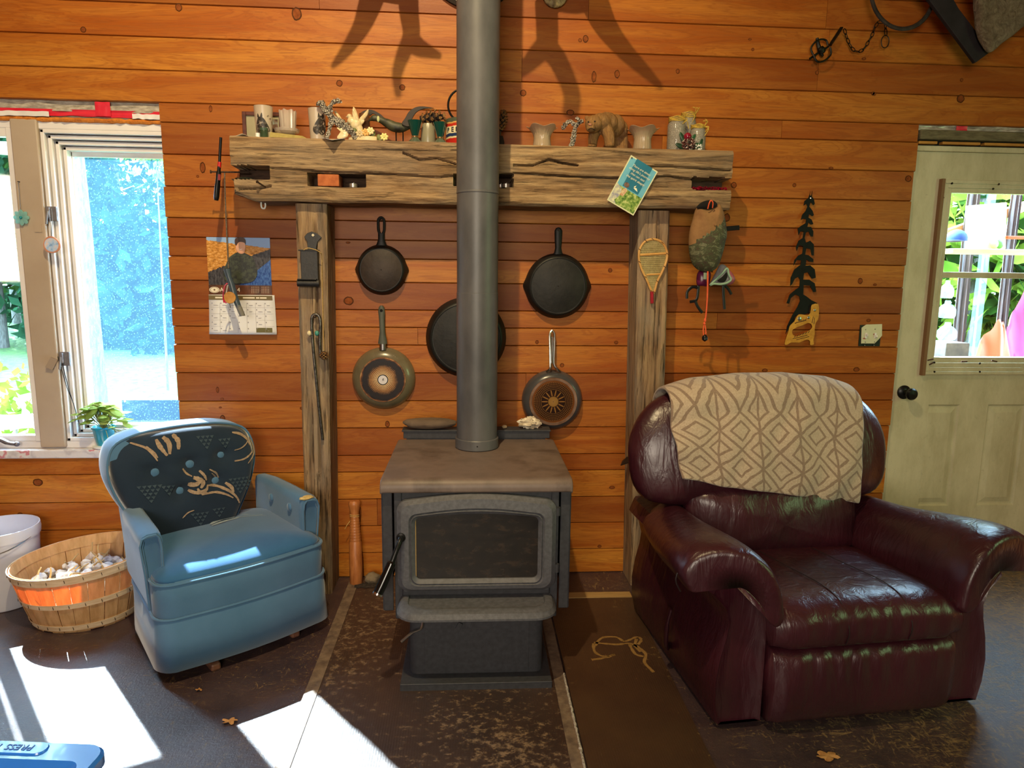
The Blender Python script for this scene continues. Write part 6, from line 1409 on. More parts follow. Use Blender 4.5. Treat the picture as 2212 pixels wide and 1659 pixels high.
# ruffled lamp shades
def ruffle(name, label, px, pyt, w_, y, ph):
    x = W(px, 300, y).x; zb = shelf_z(x); h = W(px, pyt, y).z - zb; r = w_ / 2 * .00203
    def wp(p, a_, rr, hh):
        k = sm(.55, 1.0, hh / h); s_ = math.sin(a_ * 5 + ph)
        return Vector((p.x * (1 + .10 * k * s_), p.y * (1 + .10 * k * s_), p.z + .005 * k * s_ + .0)) + Vector((math.cos(a_), math.sin(a_), 0)) * (.0010 * math.cos(a_ * 22) * (1 - k) * math.cos(hh * 420))
    b = MB(); b.lathe([(r * .56, 0), (r * .60, .006), (r * .56, h * .25), (r * .54, h * .5), (r * .62, h * .66), (r * .85, h * .84), (r, h * .93), (r * .98, h * .945), (r * .82, h * .855), (r * .58, h * .66), (r * .50, h * .5), (r * .52, h * .25), (r * .54, .004)], 96, Matrix.Translation((x, y, zb)), warp=wp)
    tag(obj(name, b, M['ruf'], None), label, 'lamp shade', 'ruffled glass shades')
M['ruf'] = glassmat('ruffled_frosted_glass', '#b9a58a', .60, .25)
ruffle('fluted_glass', 'ruffled frosted glass lamp shade left of the small foil figure', 1171, 272, 64, -.14, 0)
ruffle('fluted_glass', 'ruffled frosted glass lamp shade right of the carved bear', 1388, 275, 66, -.14, 1.6)
# carved bear
y_ = -.15; q = W(1310, 300, y_); zb = shelf_z(q.x); s_ = .00203
t = thing('carved_bear', 'carved brown wooden bear standing on the mantel right of the stove pipe', 'figurine', (q.x, y_, zb))
t2 = NT('carved_bear_wood'); n1 = t2.noise(t2.coord('Object', (1, 1, 1)), 30, 6, .7); gr = t2.noise(t2.coord('Object', (60, 60, 14)), 3, 5, .7, 1)
t2.set(Base_Color=t2.mix(.5, t2.ramp(n1, [(.3, '#6a4422'), (.7, '#a87a44')]), t2.ramp(gr, [(.35, '#4a2e16'), (.65, '#b48a50')])), Roughness=.5); t2.bump(gr, .7, .01); M['bearwood'] = t2.mat
b = MB()
def bb(px, py, dy, rx, ry, rz, rot=None): b.ball(W(px, py, y_ + dy), (rx, ry, rz), 18, 12, rot=rot)
bb(1282, 268, -.05, .036, .034, .036); bb(1276, 277, -.078, .020, .022, .016); bb(1268, 255, -.042, .010, .006, .011); bb(1293, 254, -.036, .010, .006, .011)
bb(1297, 266, -.015, .044, .05, .040); bb(1312, 267, .02, .046, .052, .046); bb(1328, 272, .05, .044, .048, .048); bb(1340, 281, .07, .034, .036, .042); bb(1308, 262, .0, .03, .04, .038)
def leg(pts, r0, r1):
    P = [W(px, py, y_ + dy) for px, py, dy in pts]; P[-1].z = zb + .008; b.tube(catmull(P, 4), [r0 + (r1 - r0) * k / (4 * (len(P) - 1)) for k in range(4 * (len(P) - 1) + 1)], 12); e_ = P[-1]; b.ball(e_ + Vector((-.004, -.008, 0)), (.020, .024, .009), 12, 8)
leg([(1306, 275, -.02), (1315, 292, -.035), (1317, 316, -.038)], .030, .020); leg([(1285, 285, -.02), (1281, 300, -.015), (1280, 316, -.018)], .026, .018)
leg([(1342, 284, .07), (1346, 300, .075), (1348, 316, .068)], .026, .017); leg([(1325, 288, .06), (1330, 302, .07), (1332, 314, .07)], .024, .018)
for p in b.v: p.z = max(p.z, zb)
o = obj('body', b, M['bearwood'], t); remesh(o, .003, 3)
for px, py in ((1271, 263.5), (1285, 262)): b = MB(); b.ball(W(px, py, y_ - .0845), .0034, 8, 6); obj('eye', b, M['black'], t)
b = MB(); b.ball(W(1275, 269, y_ - .097), (.0078, .004, .0048), 10, 6); lab(obj('nose', b, pm('pinkish_nose', '#a87058', rough=.5), t), 'pinkish carved nose')
b = MB(); b.tube(catmull([W(1271, 280, y_ - .094), W(1275, 277.5, y_ - .099), W(1280, 278, y_ - .098), W(1285, 281, y_ - .092)], 4), .0018, 6); obj('mouth', b, M['conedark'], t)
# twine tied jars with the winter ornament
M['glitter'] = pm('glitter_filling', '#6f665c', '#a89e90', '#e8e0d4', scale=260, rough=.3, metal=.4, bump=.6, bscale=400); M['twine'] = pm('straw_twine', '#a8862c', '#cfb04a', scale=90, rough=.85)
def twjar(label, px0, px1, pyt, y, seed):
    xa, xb = W(px0, 300, y).x, W(px1, 300, y).x; xc = (xa + xb) / 2; r = (xb - xa) / 2; zb = shelf_z(xc); h = W(px0, pyt, y).z - zb; MT = Matrix.Translation((xc, y, zb))
    t = thing('twine_jar', label, 'jar', (xc, y, zb), 0, 'twine tied jars')
    b = MB(); b.lathe([(.001, .001), (r * .93, .001), (r, .006), (r, h * .78), (r * .82, h * .87), (r * .82, h), (r * .78, h), (r * .76, h * .86), (r * .95, h * .77), (r * .95, .006), (.001, .005)], 32, MT); obj('body', b, glassmat('jar_glass_%d' % seed, '#b8b4a8', .22, .05), t)
    b = MB(); b.lathe([(.001, .006), (r * .93, .006), (r * .93, h * .75), (r * .8, h * .84), (.001, h * .84)], 28, MT); obj('filling', b, M['glitter'], t, smooth=0)
    b = MB(); rnd = random.Random(seed)
    for k in range(4): zz = h * (.88 + .035 * k); b.tube([Vector((xc + r * .86 * math.cos(q * 2 * PI / 24), y + r * .86 * math.sin(q * 2 * PI / 24), zb + zz + .002 * math.sin(q + k))) for q in range(24)], .0022, 6, False, True)
    for k in range(4):
        s0 = Vector((xc + r * .5, y - r * .75, zb + h * .92)); e_ = s0 + Vector((rnd.uniform(-.02, .025), rnd.uniform(-.02, 0), rnd.choice((-.04, -.025, .02, .028)))); b.tube(catmull([s0, (s0 + e_) / 2 + Vector((rnd.uniform(0, .016), -.008, .008)), e_], 5), .0018, 5)
    lab(obj('twine', b, M['twine'], t), 'straw twine bow around the neck')
twjar('tallest glitter filled jar tied with straw twine, behind the other two', 1468, 1502, 243, -.055, 1)
twjar('wide glitter filled jar tied with straw twine at the left of the three', 1441, 1480, 253, -.12, 2)
twjar('small glitter filled jar tied with straw twine at the right of the three', 1490, 1524, 270, -.115, 3)
y_ = -.185; q = W(1487, 308, y_); zb = shelf_z(q.x)
t = thing('winter_pick', 'winter ornament with a frosted cone, red berry and green leaves before the jars', 'ornament', (q.x, y_, zb))
cone('cone', '', Vector((q.x, y_, zb + .026)), .045, .024, (0, -1, .2), 5, 7, t, pm('frosted_cone', '#4a1c18', '#5a2a20', '#efe6d8', scale=120, rough=.7, lo=.45, hi=.6))
b = MB(); b.ball((q.x - .004, y_ + .002, zb + .057), .017, 16, 10); lab(obj('berry', b, pm('red_berry', '#6a0a20', '#8a1230', scale=30, rough=.15, coat=.6), t), 'glossy dark red berry')
for dx, dz, an in ((-.024, .055, .5), (.03, .02, -1.0), (.055, .03, -.4), (-.03, .02, 1.2), (.02, .05, -.6)):
    b = MB(); c_ = Vector((q.x + dx, y_ + .012, zb + dz)); b.ball(c_, (.009, .003, .024), 10, 8, rot=(0, -an, 0)); obj('leaf', b, pm('dark_green_leaf', '#12301c', '#2a5a34', scale=20, rough=.4) if 'dark_green_leaf' not in bpy.data.materials else bpy.data.materials['dark_green_leaf'], t)
b = MB(); rnd = random.Random(2)
for k in range(14): b.ball((q.x + .045 + rnd.uniform(-.012, .012), y_ + rnd.uniform(-.008, .004), zb + .016 + rnd.uniform(-.012, .014)), .0036, 6, 4)
lab(obj('white_sprig', b, M['white'], t), 'cluster of tiny white buds')
# things in the mortises
a, c = W(686, 373, MF + .01), W(733, 402, MF + .01); b = MB(); zb = NOT[1][2] + .001
b.box(a.x, c.x, MF + .004, MF + .10, zb, min(a.z, NOT[1][3] - .002)); tag(obj('brick', b, pm('red_clay_brick', '#a0562e', '#b86a3c', scale=40, rough=.9, bump=.3), None, smooth=0, bevel=.003), 'red clay brick stuck in the second mortise of the mantel', 'brick')
M['tealight'] = pm('tealight_tin', '#a8a29c', '#c8c2ba', scale=60, metal=.8, rough=.35); M['wax'] = pm('candle_wax', '#d8d0b8', rough=.5)
for (px, k, lb) in ((763, 1, 'tealight candle beside the brick in the mantel mortise'), (1081, 2, 'tealight candle half behind the stove pipe'), (1093, 2, 'tealight candle in the mortise right of the stove pipe')):
    y = MF + .045 + (.02 if px == 1081 else 0); x = W(px, 400, y).x; zb = NOT[k][2] + .002; MT = Matrix.Translation((x, y, zb)); t = thing('tealight', lb, 'candle', (x, y, zb), 0, 'tealights in the mantel')
    b = MB(); b.lathe([(.001, 0), (.0165 if px != 1081 else .011, 0), (.0175 if px != 1081 else .012, .015), (.016 if px != 1081 else .011, .015), (.015 if px != 1081 else .010, .011), (.001, .011)], 24, MT); obj('cup', b, M['tealight'], t)
    b = MB(); b.tube([Vector((x, y, zb + .011)), Vector((x + .003, y, zb + .021))], .001, 5); obj('wick', b, M['wax'], t)
b = MB(); rnd = random.Random(12); n0_, n1_, m0_, m1_ = NOT[3]
for k in range(260): p = Vector((rnd.uniform(n0_ + .006, n1_ - .05), MF + rnd.uniform(.0, .05), m0_ + rnd.uniform(.001, .012))); d = Vector((rnd.gauss(0, 1), rnd.gauss(0, 1), rnd.gauss(0, .6))).normalized() * .007; b.add([p - d, p + d.orthogonal() * .3, p + d, p - d.orthogonal() * .3], [(0, 1, 2, 3)])
tag(obj('red_tinsel', b, pm('red_tinsel_foil', '#8a0a2c', '#d0204a', scale=200, metal=.6, rough=.3), None, smooth=0), 'scrap of red tinsel in the right end notch of the mantel', 'tinsel')
b = MB(); p = W(545, 385, MF + .06); b.ball((p.x - .03, MF + .05, NOT[0][2] + .006), (.04, .02, .005), 12, 6); tag(obj('dark_shard', b, pm('dark_green_glass_shard', '#26302a', rough=.2), None), 'dark green shard lying in the left end notch of the mantel', 'shard')
# greeting card pinned to the mantel
yc = MF - .010
cor = [W(1363, 335, yc), W(1421, 371, yc), W(1368, 466, yc), W(1311, 432, yc)]
def cpt(u, v, d=0): p = cor[0] * (1 - u) * (1 - v) + cor[1] * u * (1 - v) + cor[2] * u * v + cor[3] * (1 - u) * v; return Vector((p.x, yc - d, p.z))
t = thing('greeting_card', 'blue garden greeting card pinned askew on the front of the mantel', 'card', cor[3])
b = MB(); b.add([cpt(0, 0), cpt(1, 0), cpt(1, 1), cpt(0, 1), cpt(0, 0, .0015), cpt(1, 0, .0015), cpt(1, 1, .0015), cpt(0, 1, .0015)], [(0, 1, 2, 3), (4, 5, 6, 7), (0, 1, 5, 4), (1, 2, 6, 5), (2, 3, 7, 6), (3, 0, 4, 7)]); obj('card_stock', b, pm('cream_card', '#d8d8b0', rough=.5), t, smooth=0)
def patch(nm, u0, u1, v0, v1, mat, d): b = MB(); b.add([cpt(u0, v0, d), cpt(u1, v0, d), cpt(u1, v1, d), cpt(u0, v1, d)], [(0, 1, 2, 3)]); return obj(nm, b, mat, t, smooth=0)
patch('sky_print', .035, .965, .025, .975, pm('sky_blue_print', '#5aa4c0', '#7ac0d6', scale=4, rough=.35), .0018)
patch('verse_panel', .22, .80, .0, .60, pm('teal_print', '#1f6a86', '#2c7a94', scale=4, rough=.35), .0021)
patch('garden_print', .035, .965, .62, .975, pm('garden_print', '#2f5a22', '#7a9a40', '#c0c880', scale=70, rough=.35, detail=8), .0022)
b = MB(); P = [(.035, .60), (.25, .66), (.30, .78), (.20, .92), (.30, .975), (.035, .975)]; b.add([cpt(u, v, .0024) for u, v in P], [list(range(len(P)))]); obj('path_print', b, pm('stone_path_print', '#8a8aa0', '#d8d6b0', scale=60, rough=.35), t, smooth=0)
b = MB(); b.add([cpt(u, v, .0025) for u, v in [(.27, .66), (.36, .60), (.44, .64), (.40, .78), (.28, .78)]], [list(range(5))]); obj('figure_print', b, pm('orange_print', '#b86a3c', '#d8c8a0', scale=50, rough=.4), t, smooth=0)
b = MB(); b.add([cpt(.33 + .075 * math.cos(k * PI / 8) * 1.2, .545 + .05 * math.sin(k * PI / 8), .0026) for k in range(16)], [list(range(16))]); obj('hat_print', b, pm('brown_print', '#5a4038', '#8a7060', scale=80, rough=.4), t, smooth=0)
vx = (cor[1] - cor[0]); tl_ = math.atan2(vx.z, vx.x); cream = pm('verse_ink', '#e8e8cc', rough=.5)
for k, s_ in enumerate(("There are times", "along life's journey", "that can test", "the spirit deeply.")):
    p = cpt(.51, .145 + k * .078, .0032); text('verse_line', s_, .0135, Matrix.Translation(p) @ Matrix.Rotation(PI / 2, 4, 'X') @ Matrix.Rotation(tl_, 4, 'Z'), cream, t, extrude=.0002, shear=.35)
b = MB()
for P in ([(.55, .50), (.62, .455), (.60, .51)], [(.60, .51), (.66, .50), (.74, .555), (.64, .545)], [(.56, .525), (.60, .51), (.64, .545)]): b.add([cpt(u, v, .003) for u, v in P], [list(range(len(P)))])
obj('bird_print', b, cream, t, smooth=0); b = MB(); b.ball(cpt(.06, .04, .003), .004, 8, 6); lab(obj('pin', b, M['steel'], t), 'steel pin at the top corner')

# ------------------------------------------------------------ on the left post
PYF = -.181
t = thing('leather_pouch', 'black star stamped wall pouch hanging on the left post', 'pouch', (W(668, 618, PYF).x, PYF, W(668, 618, PYF).z)); M['bleather'] = pm('black_leather', '#141211', '#1f1c1a', scale=30, rough=.5, bump=.2)
b = MB(); pl = [W(x, y, PYF) for x, y in [(657.5, 512), (664, 504), (674, 500), (685, 504), (695.5, 513), (687, 522), (684, 534), (684, 545), (665, 545), (665, 534), (664, 522)]]; b.prism([(p.x, p.z) for p in pl], PYF - .006, PYF, lambda a_, c_, d: (a_, d, c_)); obj('hanger', b, M['bleather'], t, smooth=0, bevel=.0015)
b = MB(); a, c = W(649, 540, PYF - .03), W(688, 605, PYF - .03); b.box(a.x, c.x, PYF - .035, PYF, c.z, a.z); b.box(a.x - .008, c.x + .002, PYF - .038, PYF, a.z - .004, a.z + .002); obj('pocket', b, M['bleather'], t, smooth=0, bevel=.002)
b = MB(); a, c = W(641, 604, PYF - .04), W(690, 619, PYF - .04); b.tube([Vector((a.x, PYF - .03, (a.z + c.z) / 2)), Vector((c.x, PYF - .03, (a.z + c.z) / 2))], .0155, 14); b.box(a.x + .004, c.x - .01, PYF - .05, PYF - .02, a.z, a.z + .004); obj('roller', b, M['bleather'], t, bevel=.001)
b = MB(); sc = W(667.5, 574, PYF - .036); st5 = [(math.cos(PI / 2 + k * PI / 5) * (.022 if k % 2 == 0 else .0095), math.sin(PI / 2 + k * PI / 5) * (.022 if k % 2 == 0 else .0095)) for k in range(10)]
b.tube([Vector((sc.x + x, PYF - .0355, sc.z + z)) for x, z in st5], .0009, 5, False, True); lab(obj('star', b, pm('faint_grey_stamp', '#4a4744', rough=.7), t), 'faint grey stamped star')
b = MB(); q = W(676, 508, PYF - .008); b.obox(q, (.009, .002, .009), (0, .8, 0)); lab(obj('stud', b, pm('cream_stud', '#d8ccb0', rough=.5), t), 'cream diamond stud')
M['string'] = pm('jute_string', '#b08a4a', '#c8a868', scale=200, rough=.9)
t = thing('cone_string', 'small pine cone hanging on a long jute string looped over the black pouch', 'pine cone', (W(699, 775, PYF - .02).x, PYF, W(699, 775, PYF - .02).z))
b = MB(); b.tube(catmull([W(656, 540, PYF - .043), W(665, 536, PYF - .045), W(680, 539, PYF - .045), W(692, 546, PYF - .042), W(695, 556, PYF - .02), W(696, 610, PYF - .008), W(698, 700, PYF - .008), W(700, 758, PYF - .018)], 6), .0016, 6); obj('string', b, M['string'], t)
p = W(700, 767, PYF - .022); cone('cone', '', p, .034, .017, (0.05, 0, -1), 6, 7, t)
t = thing('iron_poker', 'long bent iron poker with a looped top hanging on the left post', 'poker', (W(696, 945, PYF).x, PYF, W(696, 945, PYF).z))
b = MB(); b.tube(catmull([W(692, 772, PYF - .012), W(691, 735, PYF - .012), W(692, 700, PYF - .012), W(690, 685, PYF - .012), W(683, 679, PYF - .012), W(675, 683, PYF - .012), W(673, 700, PYF - .012), W(676, 745, PYF - .012), W(681, 800, PYF - .012), W(688, 870, PYF - .010), W(695, 930, PYF - .008), W(697, 950, PYF - .006)], 6), [.0062] * 50 + [.0058] * 17, 10)
obj('rod', b, pm('worn_iron_rod', '#3c3a3a', '#77726c', scale=60, metal=.9, rough=.35, bump=.2), t)
for k, (px, col, lb) in enumerate(((668, '#d8c8a0', 'cream bead'), (684.5, '#3f8a80', 'turquoise bead'))):
    b = MB(); b.ball(W(px, 720, PYF - .016), (.0095, .008, .0115), 12, 8); lab(obj('bead', b, pm('bead_%d' % k, col, rough=.4), t), lb)
b = MB(); p = W(683, 684, PYF); b.tube([p, p + Vector((0, -.03, .002))], .003, 8); b.ball(p + Vector((0, -.03, .002)), .006, 8, 6); tag(obj('nail', b, M['nail'], None), 'nail in the left post holding the iron poker', 'nail')

# ------------------------------------------------------------ on the right post and wall
RPY = -.164
t = thing('mini_snowshoe', 'small decorative snowshoe with a red tail hanging on the right post', 'snowshoe', (W(1410, 655, RPY).x, RPY, W(1410, 655, RPY).z)); M['ash'] = pm('honey_ash_wood', '#b8803c', '#d8a860', scale=14, rough=.5); M['raw'] = pm('rawhide_lace', '#b0a068', '#cfc088', scale=60, rough=.8); M['lace'] = pm('dark_lace', '#3a2416', rough=.8)
yy = RPY - .008
out = [(1410, 517), (1422, 519), (1433, 527), (1440, 541), (1441, 556), (1437, 572), (1429, 590), (1420, 608), (1415, 626), (1412.5, 632), (1409.5, 632), (1405, 624), (1397, 604), (1387, 584), (1381.5, 566), (1380, 550), (1383, 536), (1391, 524), (1400, 518.5)]
lp = catmull([W(x, y, yy) for x, y in out], 4, True); b = MB(); b.tube(lp, .0052, 8, False, True); obj('frame', b, M['ash'], t)
b = MB(); b.tube([W(1382, 551, yy), W(1440, 547.5, yy)], .0055, 8); b.tube([W(1396, 594, yy), W(1426, 592, yy)], .004, 8); obj('crossbar', b, M['ash'], t)
from mathutils.geometry import intersect_point_line
lp2 = [(p.x, p.z) for p in lp]
def inside(x, z):
    c = False; n = len(lp2)
    for i in range(n):
        (x0, z0), (x1, z1) = lp2[i], lp2[(i + 1) % n]
        if (z0 > z) != (z1 > z) and x < (x1 - x0) * (z - z0) / (z1 - z0) + x0: c = not c
    return c
b = MB(); zl, zh = W(1410, 628, yy).z, W(1410, 519, yy).z; xm = W(1411, 570, yy).x
for sl in (.55, -.55, 0):
    k = -40
    while k < 40:
        pts = []; k += 1
        for s_ in range(-60, 61):
            d = s_ * .0016
            x, z = (xm + d, (zl + zh) / 2 + k * .0062 + d * sl * 1.6) if sl else (xm + d, (zl + zh) / 2 + k * .0085)
            if inside(x, z): pts.append(Vector((x, yy + (.001 if sl > 0 else 0), z)))
            elif len(pts) > 2: break
            else: pts = []
        if len(pts) > 3: b.tube([pts[0], pts[-1]], .00085, 4)
lab(obj('webbing', b, M['raw'], t, smooth=0), 'rawhide webbing'); t.children[-1]['kind'] = 'stuff'
b = MB(); b.tube([W(1408, 630, yy), W(1408.5, 655, yy)], [.012, .0125], 12, flat=.6); lab(obj('tail_wrap', b, pm('red_felt', '#8e1424', '#a81c30', scale=60, rough=.9), t), 'red cloth wrapped tail')
b = MB()
for an in range(0, len(lp), 7): p = lp[an]; b.tube([p + Vector((-.006, -.005, .004)), p + Vector((.004, -.006, -.003))], .0012, 5)
obj('lacing', b, M['lace'], t)
# camouflage cap, lanyard and visor hanging from the mantel's right end
t2 = NT('camouflage_cloth'); n1 = t2.noise(t2.coord('Object', (9, 9, 14)), 2.5, 7, .75, 1.5)
t2.set(Base_Color=t2.ramp(n1, [(.30, '#1e1812'), (.42, '#4a3c2c'), (.52, '#3a4226'), (.60, '#77765a'), (.68, '#2a2418')]), Roughness=.8); M['camo'] = t2.mat
M['tancloth'] = pm('tan_cap_cloth', '#7a5634', '#8f6a42', scale=20, rough=.9, bump=.2)
yy = -.285; t = thing('camouflage_cap', 'tan and camouflage cap hanging below the right end of the mantel', 'cap', (W(1530, 588, yy).x, yy, W(1530, 588, yy).z))
O1 = [(1506, 448), (1498, 470), (1490, 500), (1488, 530), (1492, 558), (1500, 576), (1515, 586), (1535, 587), (1550, 576), (1558, 555), (1565, 528), (1569, 505), (1566, 475), (1560, 452), (1553, 440), (1545, 446), (1525, 451)]
ol = [(p.x, p.z) for p in catmull([W(x, y, yy) for x, y in O1], 3, True)]
b = MB(); n0_ = 0; b.pillow(ol, lambda a_, c_, h, s_: Vector((a_, yy - s_ * h * .055 + .004 * nz(a_ * 30, c_ * 20), c_)), 9, .5)
o = obj('crown', b, [M['camo'], M['tancloth']], t)
l0, l1 = W(1490, 527, yy), W(1548, 486, yy)
for p in o.data.polygons:
    c_ = wm(t) @ p.center; zz = l0.z + (l1.z - l0.z) * (c_.x - l0.x) / (l1.x - l0.x)
    if c_.z > zz and c_.x < l1.x + .018 or c_.z > W(1550, 470, yy).z: p.material_index = 1
b = MB(); o3 = [W(x, y, yy - .028) for x, y in [(1507, 449), (1515, 438), (1530, 432), (1544, 433), (1552, 441), (1545, 449), (1526, 452)]]; b.pillow([(p.x, p.z) for p in catmull(o3, 4, True)], lambda a_, c_, h, s_: Vector((a_, yy - .016 + h * .02 * (1 if s_ == 1 else -1), c_)), 4); lab(obj('opening', b, M['gap'], t), 'dark inside of the cap opening')
b = MB(); b.ball(W(1546, 486, yy - .054), .006, 10, 6); obj('top_button', b, M['tancloth'], t)
b = MB(); b.obox((W(1582, 493, yy).x, yy, W(1582, 493, yy).z), (.062, .004, .020), (0, -.10, 0)); lab(obj('strap', b, M['black'], t, smooth=0, bevel=.002), 'black strap end sticking out to the right')
t = thing('orange_lanyard', 'orange cord lanyard with a black toggle hanging through the camouflage cap', 'lanyard', (W(1523, 735, yy).x, yy, W(1523, 735, yy).z)); M['orange'] = pm('orange_cord', '#d84c22', '#e8683a', scale=120, rough=.7)
y2 = yy - .062
b = MB(); b.tube(catmull([W(1529, 451, y2 + .02), W(1532, 439, y2 + .01), W(1536, 433, y2 + .01), W(1540, 438, y2 + .01), W(1539, 449, y2 + .02)], 5), .0026, 6); obj('loop', b, M['orange'], t)
b = MB(); b.tube(catmull([W(1529, 586, y2 + .03), W(1528, 640, y2 + .035), W(1525, 680, y2 + .04), W(1523, 693, y2 + .04)], 5), .0034, 8); b.ball(W(1523, 692, y2 + .04), (.006, .006, .009), 8, 6); b.ball(W(1521.5, 699, y2 + .04), (.006, .006, .007), 8, 6)
b.tube(catmull([W(1522, 698, y2 + .04), W(1519, 712, y2 + .04), W(1520, 724, y2 + .04), W(1524.5, 722, y2 + .04), W(1524, 708, y2 + .04), W(1522, 698, y2 + .04)], 5), .0026, 6); obj('cord', b, M['orange'], t)
b = MB(); b.lathe([(.0005, -.016), (.012, -.008), (.012, .004), (.006, .013), (.0005, .016)], 14, Matrix.Translation(W(1522.5, 730, y2 + .04))); obj('toggle', b, M['black'], t)
t = thing('padded_visor', 'purple and grey padded visor with black straps hanging below the camouflage cap', 'visor', (W(1545, 665, -.23).x, -.23, W(1545, 670, -.23).z)); M['purple'] = pm('purple_shell', '#4a1234', '#6a1c48', scale=9, rough=.3); M['foamgrey'] = pm('grey_padding', '#6f6c70', '#8d8c8e', scale=40, rough=.9)
yy = -.235
def shape(nm, pts, y, th, mat, lb=None, pw=.5):
    b = MB(); pl = [(p.x, p.z) for p in catmull([W(x, yq, y) for x, yq in pts], 4, True)]; b.pillow(pl, lambda a_, c_, h, s_: Vector((a_, y - s_ * h * th, c_)), 6, pw); o = obj(nm, b, mat, t)
    if lb: o['label'] = lb
    return o
shape('shell', [(1509, 586), (1534, 586), (1531, 616), (1518, 618), (1505, 614)], yy, .02, M['purple'])
b = MB(); q = W(1523, 596, yy - .022); b.obox(q, (.014, .002, .028), (0, .03, 0)); lab(obj('label_patch', b, pm('pale_label', '#b8c0a0', rough=.6), t, smooth=0), 'pale square label')
shape('rim', [(1570, 582), (1580, 588), (1587, 600), (1585, 610), (1575, 616), (1566, 612)], yy + .012, .018, pm('pink_rim', '#7a3848', '#a05a66', scale=8, rough=.3), 'dusty pink outer rim')
shape('padding', [(1533, 616), (1540, 600), (1548, 585), (1555, 572), (1565, 572), (1573, 582), (1578, 602), (1572, 614), (1558, 617), (1545, 614)], yy - .012, .022, M['foamgrey'])
b = MB(); b.tube(catmull([W(x, y, yy - .034) for x, y in [(1534, 616), (1546, 604), (1560, 590), (1571, 580), (1574, 592), (1579, 604), (1570, 611), (1556, 614), (1542, 613)]], 5, True), .0045, 8, False, True); lab(obj('edge_binding', b, pm('pale_green_binding', '#8aa890', rough=.8), t), 'pale green bound edge')
shape('eye_opening', [(1550, 606), (1560, 597), (1570, 588), (1571, 598), (1566, 608), (1556, 610)], yy - .032, .006, M['gap'])
for P in ([(1509, 614), (1508, 630), (1504, 648), (1490, 652)], [(1508, 622), (1496, 620), (1485, 630), (1484, 645)], [(1502, 650), (1507, 662), (1517, 676)], [(1562, 616), (1563, 640), (1565, 668)], [(1565, 616), (1573, 624), (1580, 636)]):
    b = MB(); b.tube(catmull([W(x, y, yy) for x, y in P], 5), .0062, 8, flat=.35, up=(0, 1, 0)); obj('strap', b, M['black'], t)
b = MB(); b.tube(catmull([W(1538, 588, yy + .01), W(1540, 520, yy + .06), W(1540, 442, -.226)], 5), .003, 6); obj('hanging_cord', b, M['black'], t)
# saw cut into a spruce silhouette
t = thing('tree_saw', 'old handsaw with its black blade cut into a spruce tree silhouette, left of the door', 'saw', (W(1733, 745, 0).x, 0, W(1733, 745, 0).z)); yy = -.014
O = [(1751, 413), (1749.5, 421), (1752, 424), (1755, 412), (1754, 425), (1758, 430), (1760, 440), (1757, 443), (1751, 436), (1748, 446), (1755, 455), (1758, 464), (1755, 467), (1748, 462), (1746, 470), (1753, 474), (1757, 484), (1752, 485), (1746, 480), (1744, 490), (1752, 490), (1757, 500), (1756, 511), (1751, 510), (1747, 500), (1741, 502), (1738, 514), (1741, 524), (1750, 520), (1758, 528), (1758, 552), (1753, 551), (1751, 538), (1742, 536), (1739, 550), (1746, 551), (1757, 560), (1757, 566), (1748, 565), (1742, 560), (1740, 574), (1750, 573), (1760, 582), (1762, 600), (1754, 602), (1745, 588), (1737, 590), (1735, 604), (1748, 604), (1760, 612), (1763, 630), (1757, 631), (1750, 617), (1736, 616), (1735, 636), (1742, 640), (1752, 648), (1766, 655), (1756, 658), (1750, 664), (1748, 676), (1738, 679), (1726, 678), (1718, 684), (1714, 698), (1705, 706), (1697, 722), (1700, 705), (1712, 680), (1722, 664), (1728, 650), (1727, 640), (1718, 636), (1708, 644), (1705, 656), (1699, 655), (1706, 636), (1718, 626), (1727, 620), (1728, 604), (1724, 598), (1717, 602), (1712, 612), (1707, 618), (1708, 600), (1716, 582), (1729, 572), (1731, 562), (1721, 562), (1714, 574), (1716, 562), (1724, 552), (1733, 548), (1735, 532), (1726, 530), (1721, 542), (1719, 534), (1725, 520), (1734, 514), (1736, 500), (1729, 500), (1725, 508), (1723, 494), (1730, 488), (1740, 482), (1742, 474), (1736, 472), (1730, 475), (1733, 464), (1740, 456), (1744, 446), (1742, 440), (1736, 444), (1738, 434), (1746, 428)]
b = MB(); pl = [W(x, y, yy) for x, y in O]; b.prism([(p.x, p.z) for p in pl], yy - .001, yy + .001, lambda a_, c_, d: (a_, d, c_)); lab(obj('blade', b, pm('black_painted_blade', '#0e1210', '#151a17', scale=20, rough=.6, spec=.15), t, smooth=0), 'black painted blade cut as a tree')
b = MB(); HO = [(1754, 658), (1768, 657), (1769, 678), (1767, 690), (1762, 698), (1760, 710), (1760, 722), (1757, 735), (1758, 744), (1750, 745), (1750, 738), (1746, 734), (1738, 735), (1726, 740), (1708, 740), (1702, 744), (1695, 744), (1698, 730), (1703, 716), (1706, 704), (1716, 694), (1722, 682), (1730, 679), (1744, 681), (1750, 676), (1752, 666)]
ho_ = cat2(HO, 2); HI = cat2([(1713, 712), (1722, 707), (1735, 702), (1745, 698), (1752, 700), (1754, 707), (1748, 714), (1736, 720), (1722, 726), (1714, 724), (1711, 718)], 4)
from mathutils.geometry import tessellate_polygon
import bisect
V3 = lambda P, y: [W(x, yq, y) for x, yq in P]; yb_, yf_ = -.003, -.026
fr = V3(ho_, yf_), V3(HI, yf_); bk = V3(ho_, yb_), V3(HI, yb_); k = b.add(fr[0] + fr[1] + bk[0] + bk[1], []); n0_, n1_ = len(ho_), len(HI); N_ = n0_ + n1_
